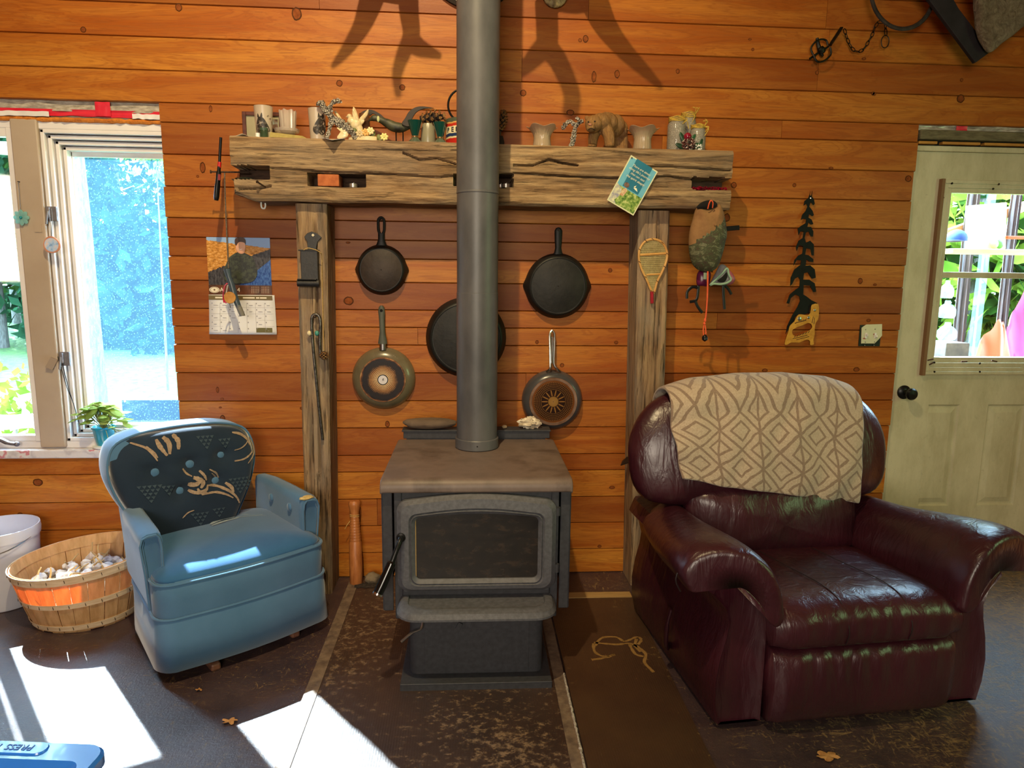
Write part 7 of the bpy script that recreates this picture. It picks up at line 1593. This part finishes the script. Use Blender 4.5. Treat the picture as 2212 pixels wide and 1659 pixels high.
for tr in tessellate_polygon([[Vector((p.x, p.z, 0)) for p in fr[0]], [Vector((p.x, p.z, 0)) for p in fr[1]]]): b.f += [[k + q for q in tr], [k + N_ + q for q in tr][::-1]]; b.m += [0, 0]
for o_, n_ in ((0, n0_), (n0_, n1_)):
    for q in range(n_): q2 = (q + 1) % n_; b.f.append([k + o_ + q, k + o_ + q2, k + N_ + o_ + q2, k + N_ + o_ + q]); b.m.append(0)
obj('handle', b, pm('carved_yellow_handle', '#a8741c', '#c8922e', scale=26, rough=.4, bump=.3), t, smooth=35)
b = MB()
for x0, y0, x1, y1 in [(1717, 698, 1742, 692), (1712, 732, 1744, 724), (1720, 734, 1748, 727), (1757, 684, 1754, 698), (1760, 686, 1758, 700)] + [(1715 + 6 * k, 729 - 2 * k, 1719 + 6 * k, 725 - 2 * k) for k in range(6)] + [(1718 + 5 * k, 699 - 1.6 * k, 1722 + 5 * k, 695 - 1.6 * k) for k in range(5)]: b.tube([W(x0, y0, yf_), W(x1, y1, yf_)], .0013, 5)
obj('carved_groove', b, M['lace'], t)
for px, py, r in ((1727, 688.5, .0095), (1746.5, 686, .006), (1760, 670, .0058)): b = MB(); b.lathe([(r, 0), (r, .002), (r * .7, .003), (.0005, .003)], 18, Matrix.Translation(W(px, py, yf_)) @ Matrix.Rotation(PI / 2, 4, 'X')); lab(obj('bolt', b, M['steel'], t), 'bright steel bolt')
b = MB(); p = W(1751, 428, 0); b.tube([p, W(1751, 428, -.018)], .0025, 8); lab(obj('nail', b, M['steel'], t), 'bright nail head at the tip')
# broken switch plate
t = thing('switch_plate', 'broken white double light switch plate beside the door', 'switch', (W(1880, 747, 0).x, 0, W(1880, 747, 0).z)); yy = -.006
b = MB(); a, c = W(1858, 702, -.002), W(1900, 748, -.002); b.box(a.x, c.x, -.003, .02, c.z, a.z); lab(obj('wall_box', b, M['black'], t, smooth=0), 'black switch box behind the plate')
b = MB(); pl = [W(x, y, yy) for x, y in [(1861, 708), (1871, 701), (1905, 700), (1905, 725), (1896, 735), (1889, 742), (1860, 742)]]; b.prism([(p.x, p.z) for p in pl], yy - .002, yy + .002, lambda a_, c_, d: (a_, d, c_)); obj('plate', b, pm('cream_switch_plate', '#c8c6a4', '#d2d0b0', scale=10, rough=.35), t, smooth=0, bevel=.0008)
for px, up in ((1871, 1), (1891, -1)):
    b = MB(); q = W(px, 725, yy - .004); b.obox(q, (.010, .003, .026)); b.obox(q + Vector((0, -.007, .004 * up)), (.007, .014, .010), (.4 * up, 0, 0)); obj('toggle', b, M['white'], t, smooth=0, bevel=.001)
b = MB()
for px, py in ((1870, 712), (1890.5, 711), (1869, 739), (1889, 739), (1868, 746), (1888, 746)): b.ball(W(px, py, yy - .002), .0028, 8, 5)
obj('screw', b, M['steel'], t)
b = MB()
for px, py in ((1867, 731), (1889, 722)): p = W(px, py, yy - .0025); b.add([p + Vector((-.009, 0, 0)), p + Vector((0, 0, .004)), p + Vector((.009, 0, -.003)), p + Vector((-.002, 0, -.004))], [(0, 1, 2, 3)])
lab(obj('stain', b, pm('reddish_stain', '#a05a4c', rough=.6), t, smooth=0), 'reddish smudge')

# ------------------------------------------------------------ high on the wall
yy = -.02; cc = W(1022, -40, yy); r_ = cc.z - W(1022, 19, yy).z
rx_ = .21; t = thing('wall_plate', 'round white wall plate with a dark rim, mostly hidden behind the stove pipe', 'plate', (W(1022, 20, 0).x, 0, W(1022, 19, yy).z))
zc_ = W(1022, 19, yy).z + rx_; xc_ = W(1022, 0, yy).x
b = MB(); b.lathe([(rx_ - .018, .010), (.10, .006), (.001, .006)], 64, wallM(xc_, zc_, -.004)); obj('face', b, pm('white_enamel_plate', '#ddd4c4', '#e8e0d2', scale=4, rough=.3), t)
b = MB(); b.lathe([(rx_, .0), (rx_, .016), (rx_ - .018, .016), (rx_ - .018, .0)], 64, wallM(xc_, zc_, -.002)); obj('rim', b, M['conedark'], t)
b = MB(); P = [(.0, -.19), (-.06, -.165), (-.055, -.15), (-.075, -.14), (-.07, -.10), (.08, -.10), (.07, -.15)]; b.add([Vector((xc_ + x, -.0150, zc_ + z)) for x, z in P], [list(range(len(P)))]); obj('dark_motif', b, pm('dark_brown_motif', '#2a1a12', rough=.5), t, smooth=0)
p = W(1200, -6, -.04); t = thing('scallop_shell', 'ribbed shell hanging at the top of the wall right of the stove pipe', 'shell', (p.x, 0, W(1200, 12, -.04).z))
b = MB(); b.pillow([(p.x + .055 * math.cos(a) * (1 + .02 * math.cos(a * 18)), p.z + .02 + .055 * math.sin(a)) for a in [k * 2 * PI / 48 for k in range(48)]], lambda a_, c_, h, s_: Vector((a_, -.02 - s_ * h * .018 + .003 * math.cos(math.atan2(c_ - p.z - .075, a_ - p.x) * 44), c_)), 8); obj('valve', b, pm('ribbed_shell', '#5a4630', '#a89468', scale=40, rough=.6), t)
b = MB(); q_ = Vector((p.x, 0, p.z + .06)); b.tube([q_, q_ + Vector((0, -.03, 0))], .003, 8); obj('nail', b, M['nail'], t)
# antlers above the frame: their tines reach out over the room
t = thing('antler_mount', 'pair of branching antlers mounted above the mantel, casting long shadows', 'antlers', (.02, 0, 2.70)); M['antler'] = pm('brown_antler', '#7a5a3a', '#a88660', scale=14, stretch=(1, 1, 1), rough=.6, bump=.3)
def kfun(z): return .105 + .15 * max(0, min(1, (2.62 - z) / .42))
def apt(px, py): S = W(px, py, 0); k = kfun(S.z); return S + (LAMP - S) * k
def tine(pts, w0, w1, parent, nm='tine'):
    P = catmull([apt(*p) for p in pts], 6); n = len(P); b = MB(); b.tube(P, [(w0 + (w1 - w0) * (i / (n - 1)) ** 1.2) * .5 * .00213 * .86 for i in range(n)], 12); return obj(nm, b, M['antler'], parent)
for nm, beams in (('antler', [([(940, -150), (880, -80), (845, -30), (840, 0)], 80, 95), ([(812, -30), (795, 20), (778, 62), (745, 112), (717, 145)], 52, 7), ([(880, -30), (884, 30), (888, 75), (872, 115), (858, 160), (860, 206)], 44, 12), ([(885, 85), (905, 102), (928, 112), (953, 122)], 40, 9)]),
                  ('antler', [([(1120, -150), (1180, -90), (1225, -40), (1235, 10)], 90, 90), ([(1180, 10), (1182, 60), (1184, 100), (1205, 130), (1228, 180), (1236, 215), (1230, 250)], 46, 26), ([(1182, 95), (1160, 118), (1142, 138), (1118, 158)], 36, 18), ([(1275, -20), (1295, 30), (1315, 66), (1350, 110), (1395, 155), (1430, 190)], 64, 9)])):
    root = tine(beams[0][0], beams[0][1], beams[0][2], t, nm)
    for q in beams[1:]: tine(q[0], q[1], q[2], root)
b = MB(); A_, B_ = apt(940, -150), apt(1120, -150); b.tube(catmull([A_, Vector((.0, -.02, 2.93)), Vector((.07, -.02, 2.93)), B_], 6), .03, 12); b.box(-.06, .13, -.03, .0, 2.82, 3.05); obj('skull_plate', b, M['antler'], t)
# leg hold trap on its chain, iron ring, iron bar, hide
yy = -.03; M['darkiron'] = pm('dark_trap_iron', '#15160f', '#24221a', scale=50, metal=.7, rough=.45)
t = thing('leg_trap', 'small dark iron leg trap hanging on its chain high on the wall', 'trap', (W(1785, 130, 0).x, 0, W(1785, 130, 0).z))
b = MB(); P = [W(1818, 60, yy), W(1793, 98, yy)]; b.tube([P[0], (P[0] + P[1]) / 2, P[1]], .0155, 4, flat=.5); obj('spring', b, M['darkiron'], t, smooth=0, bevel=.002)
b = MB(); b.ball(W(1775, 108, yy - .006), (.018, .014, .016), 10, 7, .3, 4, 1); b.tube([W(1765, 82, yy), W(1767, 95, yy), W(1772, 112, yy), W(1778, 122, yy)], [.006, .008, .010, .004], 6); b.tube([W(1749, 127, yy), W(1762, 118, yy), W(1790, 100, yy)], .005, 6); obj('pan', b, M['darkiron'], t)
for P in ([(1756, 118), (1752, 104), (1762, 90), (1775, 85), (1785, 88), (1788, 98)], [(1757, 118), (1763, 131), (1772, 134), (1785, 128), (1795, 116), (1793, 102)]):
    b = MB(); b.tube(catmull([W(x, y, yy - .012) for x, y in P], 5), .0042, 6); obj('jaw', b, M['darkiron'], t)
def link(mb, a, c, w_, flip, r=.0018):
    d = (c - a); L_ = d.length; u = d.normalized(); v = Vector((0, -1, 0)) if flip else u.cross(Vector((0, -1, 0))).normalized(); m_ = (a + c) / 2
    mb.tube([m_ + u * (math.cos(k * 2 * PI / 14) * L_ * .62) + v * (math.sin(k * 2 * PI / 14) * w_) for k in range(14)], r, 5, False, True)
cp_ = catmull([W(x, y, yy - .004) for x, y in [(1824, 63), (1829, 80), (1836, 98), (1846, 110), (1856, 112), (1866, 106), (1876, 90), (1885, 74), (1890, 58), (1896, 50)]], 12)
d = [0]
for p, q in zip(cp_, cp_[1:]): d.append(d[-1] + (q - p).length)
def along(s_):
    i = max(0, min(len(d) - 2, bisect.bisect(d, s_) - 1)); f = (s_ - d[i]) / max(1e-6, d[i + 1] - d[i]); return cp_[i].lerp(cp_[i + 1], f)
nl_ = 13
for k in range(nl_): b = MB(); link(b, along(d[-1] * k / nl_), along(d[-1] * (k + 1) / nl_), .0062, k % 2); obj('chain_link', b, M['darkiron'], t)
for k, (A_, B_) in enumerate((((1896, 48), (1910, 48)), ((1912, 50), (1913, 62)), ((1913, 62), (1914, 76)))): b = MB(); link(b, W(*A_, yy - .008), W(*B_, yy - .008), .006, k == 1); obj('chain_link', b, M['darkiron'], t)
b = MB(); c_ = W(1912, 90, yy - .006); b.tube([c_ + Vector((math.cos(k * 2 * PI / 24) * .018, 0, math.sin(k * 2 * PI / 24) * .026)) for k in range(24)], .002, 6, False, True); obj('ring', b, M['darkiron'], t)
yy = -.10; cc = W(1949, -10, yy); b = MB(); r_ = .145
b.tube([Vector((cc.x + .142 * math.cos(k * 2 * PI / 60), yy + .02 * math.sin(k * 2 * PI / 60), W(1949, 66, yy).z + .158 + .158 * math.sin(k * 2 * PI / 60))) for k in range(60)], .0068, 8, False, True, flat=1.4); tag(obj('iron_hoop', b, pm('grey_iron_hoop', '#2c2826', '#443e3a', scale=30, rough=.5, metal=.4), None), 'grey iron hoop hanging at the top of the wall above the chain', 'hoop')
b = MB(); q_ = Vector((cc.x, 0, W(1949, 66, yy).z + .316)); b.tube([q_, q_ + Vector((0, -.125, .012))], .005, 8); tag(obj('wall_peg', b, M['nail'], None), 'iron peg holding up the grey hoop at the top of the wall', 'peg')
yy = -.15; P = [W(x, y, yy) for x, y in [(2104, 137), (2138, 112), (2068, 20), (2034, -40), (1972, -40), (2010, 10)]]
t = thing('iron_bar', 'broad dark bar slanting down at the top right beside the rough hide', 'bar', (P[0].x, yy, P[0].z))
b = MB(); b.prism([(p.x, p.z) for p in P], yy - .01, yy + .01, lambda a_, c_, d_: (a_, d_, c_)); obj('plank', b, pm('charcoal_painted_wood', '#1f1c1e', '#2b272a', scale=10, rough=.7, spec=.2), t, smooth=0, bevel=.003)
b = MB(); q_ = W(2030, -20, 0); b.box(q_.x - .012, q_.x + .012, yy, .0, q_.z + .03, q_.z + .055); obj('bracket', b, M['black'], t, smooth=0)
yy = -.19; HO = [(2136, 114), (2160, 96), (2185, 78), (2212, 56), (2250, 30), (2270, -60), (2110, -70), (2103, 0), (2106, 35), (2108, 62), (2118, 90)]
b = MB(); pl = [(p.x, p.z) for p in catmull([W(x, y, yy) for x, y in HO], 4, True)]; t2 = NT('matted_fleece'); n1 = t2.noise(t2.coord('Object', (1, 1, 1)), 24, 7, .75, 2); t2.set(Base_Color=t2.ramp(n1, [(.35, '#8a7a66'), (.55, '#b5a388'), (.7, '#d0c2a4')]), Roughness=.95, Specular_IOR_Level=.1); t2.bump(n1, 1, .05)
b.pillow(pl, lambda a_, c_, h, s_: Vector((a_, yy - s_ * h * (.05 if s_ == 1 else .03) + .012 * nz(a_ * 22, c_ * 22, 3) * h, c_)), 14, .4); o = obj('rough_hide', b, t2.mat, None); tag(o, 'rough matted grey fleece hanging at the top right corner over the door', 'hide')

# ------------------------------------------------------------ low things
t = thing('turned_club', 'short turned wooden club with a ribbed grip leaning between post and stove', 'club', (-.49, -.085, 0)); q0, q1 = Vector((-.492, -.088, 0.0)), Vector((-.500, -.036, .395)); ax = (q1 - q0)
def clubM(): z = ax.normalized(); x = z.orthogonal().normalized(); y = z.cross(x); m_ = Matrix((x, y, z)).transposed().to_4x4(); m_.translation = q0; return m_
Lc = ax.length; prof = [(.001, .002), (.026, .002), (.030, .008), (.0305, .10), (.029, .20)] + sum([[(.0275 - .0065 * k / 9, .205 + .013 * k), (.0262 - .0065 * k / 9, .2095 + .013 * k), (.0275 - .0065 * k / 9, .2135 + .013 * k)] for k in range(10)], []) + [(.0205, Lc - .055), (.025, Lc - .035), (.028, Lc - .022), (.0285, Lc - .010), (.024, Lc - .002), (.001, Lc)]
b = MB(); b.lathe(prof, 28, clubM()); obj('shaft', b, pm('honey_maple', '#9a5a2c', '#b87440', scale=12, stretch=(6, 6, 1), rough=.4), t, smooth=45)
b = MB(); b.tube(catmull([clubM() @ Vector((.021 * math.cos(k * .9), .021 * math.sin(k * .9), Lc - .062 - .001 * k)) for k in range(16)] + [q1 + Vector((-.03, -.01, -.11)), q1 + Vector((-.045, -.012, -.135))], 3), .0018, 5); obj('cord', b, M['string'], t)
p = G(808, 1248, .0); b = MB(); b.ball((p.x, -.075, .026), (.036, .03, .028), 18, 12, .3, 2.2, 8); tag(obj('round_stone', b, pm('grey_tan_stone', '#54483a', '#7a6a54', scale=20, rough=.9, bump=.3), None), 'round grey stone on the hearth between the club and the stove', 'stone')
b = MB(); b.grid(lambda u, v: Vector((p.x - .075 + .13 * u, -.145 + .05 * v + .012 * nz(u * 6, 2), .012 + .016 * abs(nz(u * 5, v * 5)) * math.sin(PI * v))), 24, 10); tag(obj('dust_heap', b, pm('dark_ash_dust', '#1e1814', '#3a2e26', scale=60, rough=1, bump=.6), None), 'low heap of dark ash dust at the foot of the wall beside the club', 'dust', kind='stuff')
# white bucket
bc_ = Vector((-2.0, -.175, 0)); t = thing('white_bucket', 'white plastic bucket at the far left beside the bushel basket', 'bucket', bc_); M['bucket'] = pm('white_bucket_plastic', '#c6c8d6', '#d2d4e0', scale=4, rough=.35)
b = MB(); b.lathe([(.001, .002), (.125, .002), (.130, .01), (.146, .30), (.151, .30), (.153, .325), (.150, .345), (.146, .345), (.144, .30), (.126, .012), (.001, .010)], 48, Matrix.Translation(bc_)); obj('body', b, M['bucket'], t)
b = MB(); b.tube([bc_ + Vector((.149 * math.cos(a), .149 * math.sin(a) - .02 * math.sin((a - PI) * 1), .315 - .0 - .05 * math.sin(a - PI))) for a in [PI + k * PI / 16 for k in range(17)]], .0022, 6); obj('bail', b, M['steel'], t)
# bushel basket with garlic
KC = Vector((-1.592, -.300, 0)); t = thing('bushel_basket', 'slatted wooden bushel basket holding garlic, between the bucket and the blue armchair', 'basket', KC)
tw = NT('thin_basket_wood'); n1 = tw.noise(tw.coord('Object', (14, 14, 1.2)), 3, 5, .6); col = tw.ramp(n1, [(.35, '#d8b078'), (.65, '#f0d09a')]); tw.set(Base_Color=col, Roughness=.7, Specular_IOR_Level=.2)
trn = tw.n('ShaderNodeBsdfTranslucent'); tw.l(tw.mix(1.0, col, '#ffb060', 'MULTIPLY'), trn.inputs[0]); mx = tw.n('ShaderNodeMixShader'); mx.inputs[0].default_value = .42; tw.l(tw.b.outputs[0], mx.inputs[1]); tw.l(trn.outputs[0], mx.inputs[2]); tw.l(mx.outputs[0], tw.out.inputs[0]); M['basket'] = tw.mat
H_ = .262
def kr(z): return .196 + .072 * (z / H_) ** .85
def kz(a, z): return z * (1 + .09 * math.cos(a - .2))
def kp(a, z, d=0): r = kr(z) + d; return KC + Vector((r * math.cos(a), r * .90 * math.sin(a), kz(a, z)))
M['hoop'] = pm('pale_hoop_wood', '#cdb08a', '#e6d0b0', scale=12, stretch=(1, 1, 8), rough=.7); b = MB(); ns = 26; rk = random.Random(6)
for k in range(ns):
    a0 = 2 * PI * k / ns; hw_ = PI / ns * rk.uniform(.90, 1.02); zb_ = rk.choice((.0, .004)); off_ = .0016 * (k % 2)
    rows = [[kp(a0 - hw_, z, off_), kp(a0 + hw_, z, off_), kp(a0 + hw_, z, off_ - .0022), kp(a0 - hw_, z, off_ - .0022)] for z in (zb_, .05, .11, .17, .22, H_ - .01)]; b.loft(rows)
obj('slats', b, M['basket'], t, smooth=0)
for z0_, z1_, d_ in ((H_ - .034, H_, .0052), (.118, .140, .0045), (.012, .036, .0045)):
    b = MB(); rings = []
    for k in range(56): a = 2 * PI * k / 56; rings.append([kp(a, z0_, d_), kp(a, z1_, d_), kp(a, z1_, d_ - .003), kp(a, z0_, d_ - .003)])
    b.loft(rings, cap=False, loop=True); ho_b = obj('hoop', b, M['hoop'], t, smooth=0)
b = MB(); rings = []
for k in range(56): a = 2 * PI * k / 56; rings.append([kp(a, H_ - .045, -.004), kp(a, H_ + .001, -.004), kp(a, H_ + .001, -.007), kp(a, H_ - .045, -.007)])
b.loft(rings, cap=False, loop=True); obj('inner_hoop', b, M['basket'], t, smooth=0)
b = MB()
for z_ in (H_ - .017, .128, .024):
    for k in range(26): a = 2 * PI * (k + .3) / 26; p = kp(a, z_, .0062); tg = Vector((-math.sin(a), math.cos(a), 0)); b.tube([p - tg * .001 + Vector((0, 0, .006)), p + tg * .001 - Vector((0, 0, .006))], .0012, 4)
obj('staples', b, M['nail'], t, smooth=0)
b = MB(); b.lathe([(.001, .004), (.194, .004), (.194, .010), (.001, .010)], 40, Matrix.Translation(KC) @ Matrix.Diagonal((1, .9, 1, 1))); obj('bottom', b, M['basket'], t)
M['garlic'] = pm('garlic_skin', '#a89aa0', '#d4ccc8', '#e4dcd4', scale=40, stretch=(1, 1, .3), rough=.6); M['gstem'] = pm('garlic_stalk', '#a8875a', '#c4a878', scale=30, rough=.8)
rg_ = random.Random(3); gi = 0; spots = []
for k in range(400):
    a, r = rg_.uniform(0, 2 * PI), math.sqrt(rg_.random()) * .185; p = (r * math.cos(a), r * .88 * math.sin(a))
    if all((p[0] - q[0]) ** 2 + (p[1] - q[1]) ** 2 > .040 ** 2 for q in spots): spots.append(p)
    if len(spots) >= 44: break
def garlic0():
    o = thing('garlic_bulb', 'whole garlic bulb lying loose in the heap in the bushel basket', 'garlic', (0, 0, 0), 0, 'garlic bulbs in the basket')
    b = MB(); b.lathe([(.001, 0), (.014, .002), (.022, .012), (.021, .022), (.012, .033), (.006, .042), (.004, .050)], 18, warp=lambda p, a_, rr, hh: Vector((p.x * (1 + .07 * math.cos(a_ * 7)), p.y * (1 + .07 * math.cos(a_ * 7)), p.z))); obj('bulb', b, M['garlic'], o, local=True)
    b = MB(); b.tube([(0, 0, .046), (.002, 0, .07), (.008, .002, .09)], [.004, .0035, .0025], 7); obj('stalk', b, M['gstem'], o, local=True); return o
g0 = garlic0()
for i, (x, y) in enumerate(spots):
    z = .155 + .030 * math.cos(min(1.5, math.hypot(x, y) / .12)) + rg_.uniform(-.008, .010)
    o = g0 if i == 0 else dup(g0, (0, 0, 0), 0, g0['label'], 'garlic bulbs in the basket'); o.location = KC + Vector((x, y, z)); o.rotation_euler = (rg_.uniform(-1.4, 1.4), rg_.uniform(-1.2, 1.2), rg_.uniform(0, 6)); MW[o.name] = Matrix.Identity(4)
b = MB(); b.lathe([(.001, .162), (.10, .158), (.19, .145), (.225, .135), (.22, .12), (.001, .12)], 36, Matrix.Translation(KC) @ Matrix.Diagonal((1, .9, 1, 1))); tag(obj('garlic_husks', b, pm('papery_husk_bed', '#7a6652', '#b8a488', scale=60, rough=.9, bump=.8, bdist=.02), None), 'bed of loose papery garlic husks inside the bushel basket', 'husks', kind='stuff')
# blue tote with lettered lid in the near left corner
ZL = .35; c0 = G(243, 1606, ZL); c1 = G(0, 1597, ZL); ex = (c1 - c0).normalized(); ey = Vector((ex.y, -ex.x, 0)); ey = ey if ey.y < 0 else -ey
t = thing('storage_tote', 'clear blue lidded storage tote in the near left corner of the floor', 'tote', (c0 + ex * .3 + ey * .2) * Vector((1, 1, 0)).length * 0 + Vector(((c0 + ex * .3 + ey * .2).x, (c0 + ex * .3 + ey * .2).y, 0)))
def TP(u, v, z): return Vector((c0.x + ex.x * u + ey.x * v, c0.y + ex.y * u + ey.y * v, z))
def rrect(u0, u1, v0, v1, r, z, n=6):
    P = []
    for cx, cy, a0 in ((u0 + r, v0 + r, PI), (u1 - r, v0 + r, 1.5 * PI), (u1 - r, v1 - r, 0), (u0 + r, v1 - r, PI / 2)):
        for k in range(n + 1): a = a0 + k * PI / 2 / n; P.append(TP(cx + r * math.cos(a), cy + r * math.sin(a), z))
    return P
M['lidblue'] = pm('bright_blue_lid', '#2a78e0', '#3484ec', scale=3, rough=.25, coat=.3)
b = MB(); b.loft([rrect(0, .60, 0, .42, .045, ZL - .030), rrect(0, .60, 0, .42, .045, ZL - .008), rrect(.006, .594, .006, .414, .042, ZL), rrect(.030, .57, .062, .39, .03, ZL), rrect(.050, .55, .080, .37, .025, ZL - .016), rrect(.075, .525, .095, .355, .02, ZL - .016), rrect(.085, .515, .105, .345, .02, ZL - .008), rrect(.12, .48, .14, .31, .02, ZL - .008)]); ld = obj('lid', b, M['lidblue'], t, smooth=25)
b = MB(); b.loft([rrect(.135, .40, .008, .050, .02, ZL - .001), rrect(.137, .398, .010, .048, .019, ZL + .004)]); lt = obj('latch_tab', b, M['lidblue'], t, smooth=25)
pT = TP(.265, .029, ZL + .0045); an = math.atan2(ex.y, ex.x)
text('embossed_lettering', 'PRESS TO CLOSE', .026, Matrix.Translation(pT) @ Matrix.Rotation(an, 4, 'Z'), pm('embossed_blue', '#0c3f98', rough=.4), t, extrude=.0008)
t3 = NT('clear_tote_plastic'); t3.set(Base_Color='#a8c4e4', Roughness=.15, Transmission_Weight=.6, IOR=1.2); b = MB(); b.loft([rrect(.04, .56, .04, .38, .04, .002), rrect(.02, .58, .02, .40, .04, ZL - .028)]); obj('bin', b, t3.mat, t, smooth=40)
# plant on the sill
pz = .6415; pp_ = W(228, 960, .035); px_c = pp_.x; t = thing('potted_plant', 'leafy green houseplant in a turquoise pot on the window sill', 'plant', (px_c, .03, pz)); MT = Matrix.Translation((px_c, .03, pz))
b = MB(); b.lathe([(.001, 0), (.046, 0), (.050, .004), (.050, .010), (.03, .012), (.001, .012)], 32, MT); lab(obj('saucer', b, M['white'], t), 'white saucer under the pot')
b = MB(); b.lathe([(.001, .010), (.030, .010), (.036, .03), (.046, .085), (.050, .090), (.050, .098), (.045, .098), (.042, .085), (.001, .080)], 36, MT, warp=lambda p, a_, r, h: p * 1 if h > .088 else Vector((p.x * (1 + .012 * math.cos(a_ * 10)), p.y * (1 + .012 * math.cos(a_ * 10)), p.z))); lab(obj('pot', b, pm('turquoise_glaze', '#1a8aa8', '#2a9cb8', scale=6, rough=.2, coat=.4), t), 'turquoise glazed pot')
lfm = leaf_mat('houseplant_leaf', '#5a8a34', '#ccd080', .45); b = MB(); b2 = MB(); rp_ = random.Random(15)
for k in range(80):
    a = rp_.uniform(0, 2 * PI); rr = rp_.uniform(.02, .155) * (1.3 if math.cos(a) > 0 else 1) * (.55 if math.sin(a) > 0 else 1); hgt = .19 - (rr / .155) ** 2 * .085 + rp_.uniform(-.02, .025); base = Vector((px_c, .03, pz + .085)); c_ = Vector((px_c + rr * math.cos(a), .03 + rr * .45 * math.sin(a) - .01, pz + hgt))
    c_.y = min(c_.y, .075); d_ = Vector((math.cos(a), math.sin(a) * .6, -.25 + rp_.uniform(-.3, .5))).normalized(); sdv = d_.cross(Vector((0, 0, 1))).normalized(); up_ = sdv.cross(d_); L_ = rp_.uniform(.023, .034); wd_ = L_ * .72
    ring = [c_ + d_ * L_ * math.cos(q * PI / 6) + sdv * wd_ * math.sin(q * PI / 6) + up_ * (-.006) for q in range(12)]; kk = b.add(ring + [c_ + up_ * .003], [])
    for q in range(12): b.f.append([kk + q, kk + (q + 1) % 12, kk + 12]); b.m.append(0)
    b2.tube(catmull([base, (base + c_) / 2 + Vector((0, 0, .02)), c_ - d_ * L_ * .9], 3), .0016, 5)
obj('foliage', b, lfm, t); obj('stalks', b2, pm('leaf_stalk', '#8a8a50', rough=.6), t)
# window hangings
yy = .0; q = W(46, 470, yy); t = thing('flower_suncatcher', 'pale turquoise flower suncatcher hanging on a thread at the opened casement', 'suncatcher', (q.x, yy, q.z - .035)); sun_m = leaf_mat('aqua_petal', '#9ad4d4', '#c8ece8', .6)
for k in range(8): a = k * PI / 4; b = MB(); b.ball(q + Vector((math.cos(a) * .019, 0, math.sin(a) * .019)), (.015, .002, .010), 10, 6, rot=(0, -a, 0)); obj('petal', b, sun_m, t)
b = MB(); b.ball(q + Vector((0, -.004, 0)), .006, 10, 6); lab(obj('centre', b, pm('teal_glass_bead', '#188a98', rough=.2), t), 'teal bead centre')
b = MB(); pk = W(40, 392, yy); b.tube([q + Vector((0, 0, .02)), pk], .0008, 4); b.tube([pk + Vector((-.004, 0, 0)), pk + Vector((.006, .04, 0))], .002, 6); obj('thread', b, M['black'], t)
yy = -.02; q = W(112, 529, yy); t = thing('wood_slice_ornament', 'round wood slice painted with a blue scene hanging from the window lock', 'ornament', (q.x, yy, q.z - .036)); Mw = Matrix.Translation(q) @ Matrix.Rotation(PI / 2, 4, 'X')
b = MB(); b.lathe([(.001, -.003), (.034, -.003), (.036, 0), (.034, .003), (.001, .003)], 32, Mw, warp=lambda p, a_, r, h: p * (1 + .03 * math.cos(a_ * 3 + 1))); obj('slice', b, pm('pinkish_wood_slice', '#b8765a', '#d89c80', scale=20, rough=.7), t)
b = MB(); b.lathe([(.029, .0033), (.001, .0033)], 28, Mw); lab(obj('painting', b, pm('blue_painted_scene', '#5a90d0', '#a8c4e8', '#e0c8c0', scale=40, rough=.6), t), 'painted blue sea scene')
b = MB(); b.tube(catmull([q + Vector((0, 0, .034)), W(110, 490, yy), W(107, 468, yy), W(104, 458, yy), W(110, 452, yy), W(113, 470, yy), W(112, 500, yy), q + Vector((.002, 0, .034))], 5), .0013, 5); obj('ribbon', b, M['foamgrey'], t)
# dry leaves on the floor and the crumbly white caulk along the hearth
def dryleaf(label, px, py, size, rot, z, seed):
    p = G(px, py, z); P = []; rl2 = random.Random(seed)
    for k in range(28): a = 2 * PI * k / 28; r = size * (.55 + .45 * abs(math.cos(a * 2.5 + .4))) * rl2.uniform(.8, 1.1); P.append(p + Vector((math.cos(a + rot) * r * 1.35, math.sin(a + rot) * r * .8, .003 + .006 * abs(math.sin(a * 2)))))
    b = MB(); k = b.add(P + [p + Vector((0, 0, .008))], [])
    for q in range(28): b.f.append([k + q, k + (q + 1) % 28, k + 28]); b.m.append(0)
    o = obj('dry_leaf', b, M['dryleaf'], None); tag(o, label, 'leaf')
M['dryleaf'] = pm('dry_tan_leaf', '#9a6a34', '#c0905a', scale=40, rough=.8)
dryleaf('curled dry tan leaf on the floor in front of the blue armchair', 497, 1561, .022, .3, 0, 1)
dryleaf('dry brown oak leaf on the floor in front of the recliner', 1788, 1637, .030, 1.0, 0, 2)
dryleaf('tiny dry leaf scrap on the floor beside the armchair skirt', 430, 1493, .010, .8, 0, 3)
b = MB(); P = [G(x, y, .012) for x, y in ((1218, 1455), (1222, 1475), (1231, 1515), (1240, 1555), (1249, 1595), (1259, 1640), (1270, 1690))]; P = catmull(P, 10); b.tube([p + Vector((.003 * nz(i * .9), .0, .0)) for i, p in enumerate(P)], [.004 + .0035 * nz(i * 1.3, 5) for i in range(len(P))], 6); struct('trim_19', b, pm('crumbly_white_caulk', '#8a8078', '#cfc8c0', scale=160, rough=.95, bump=.6))
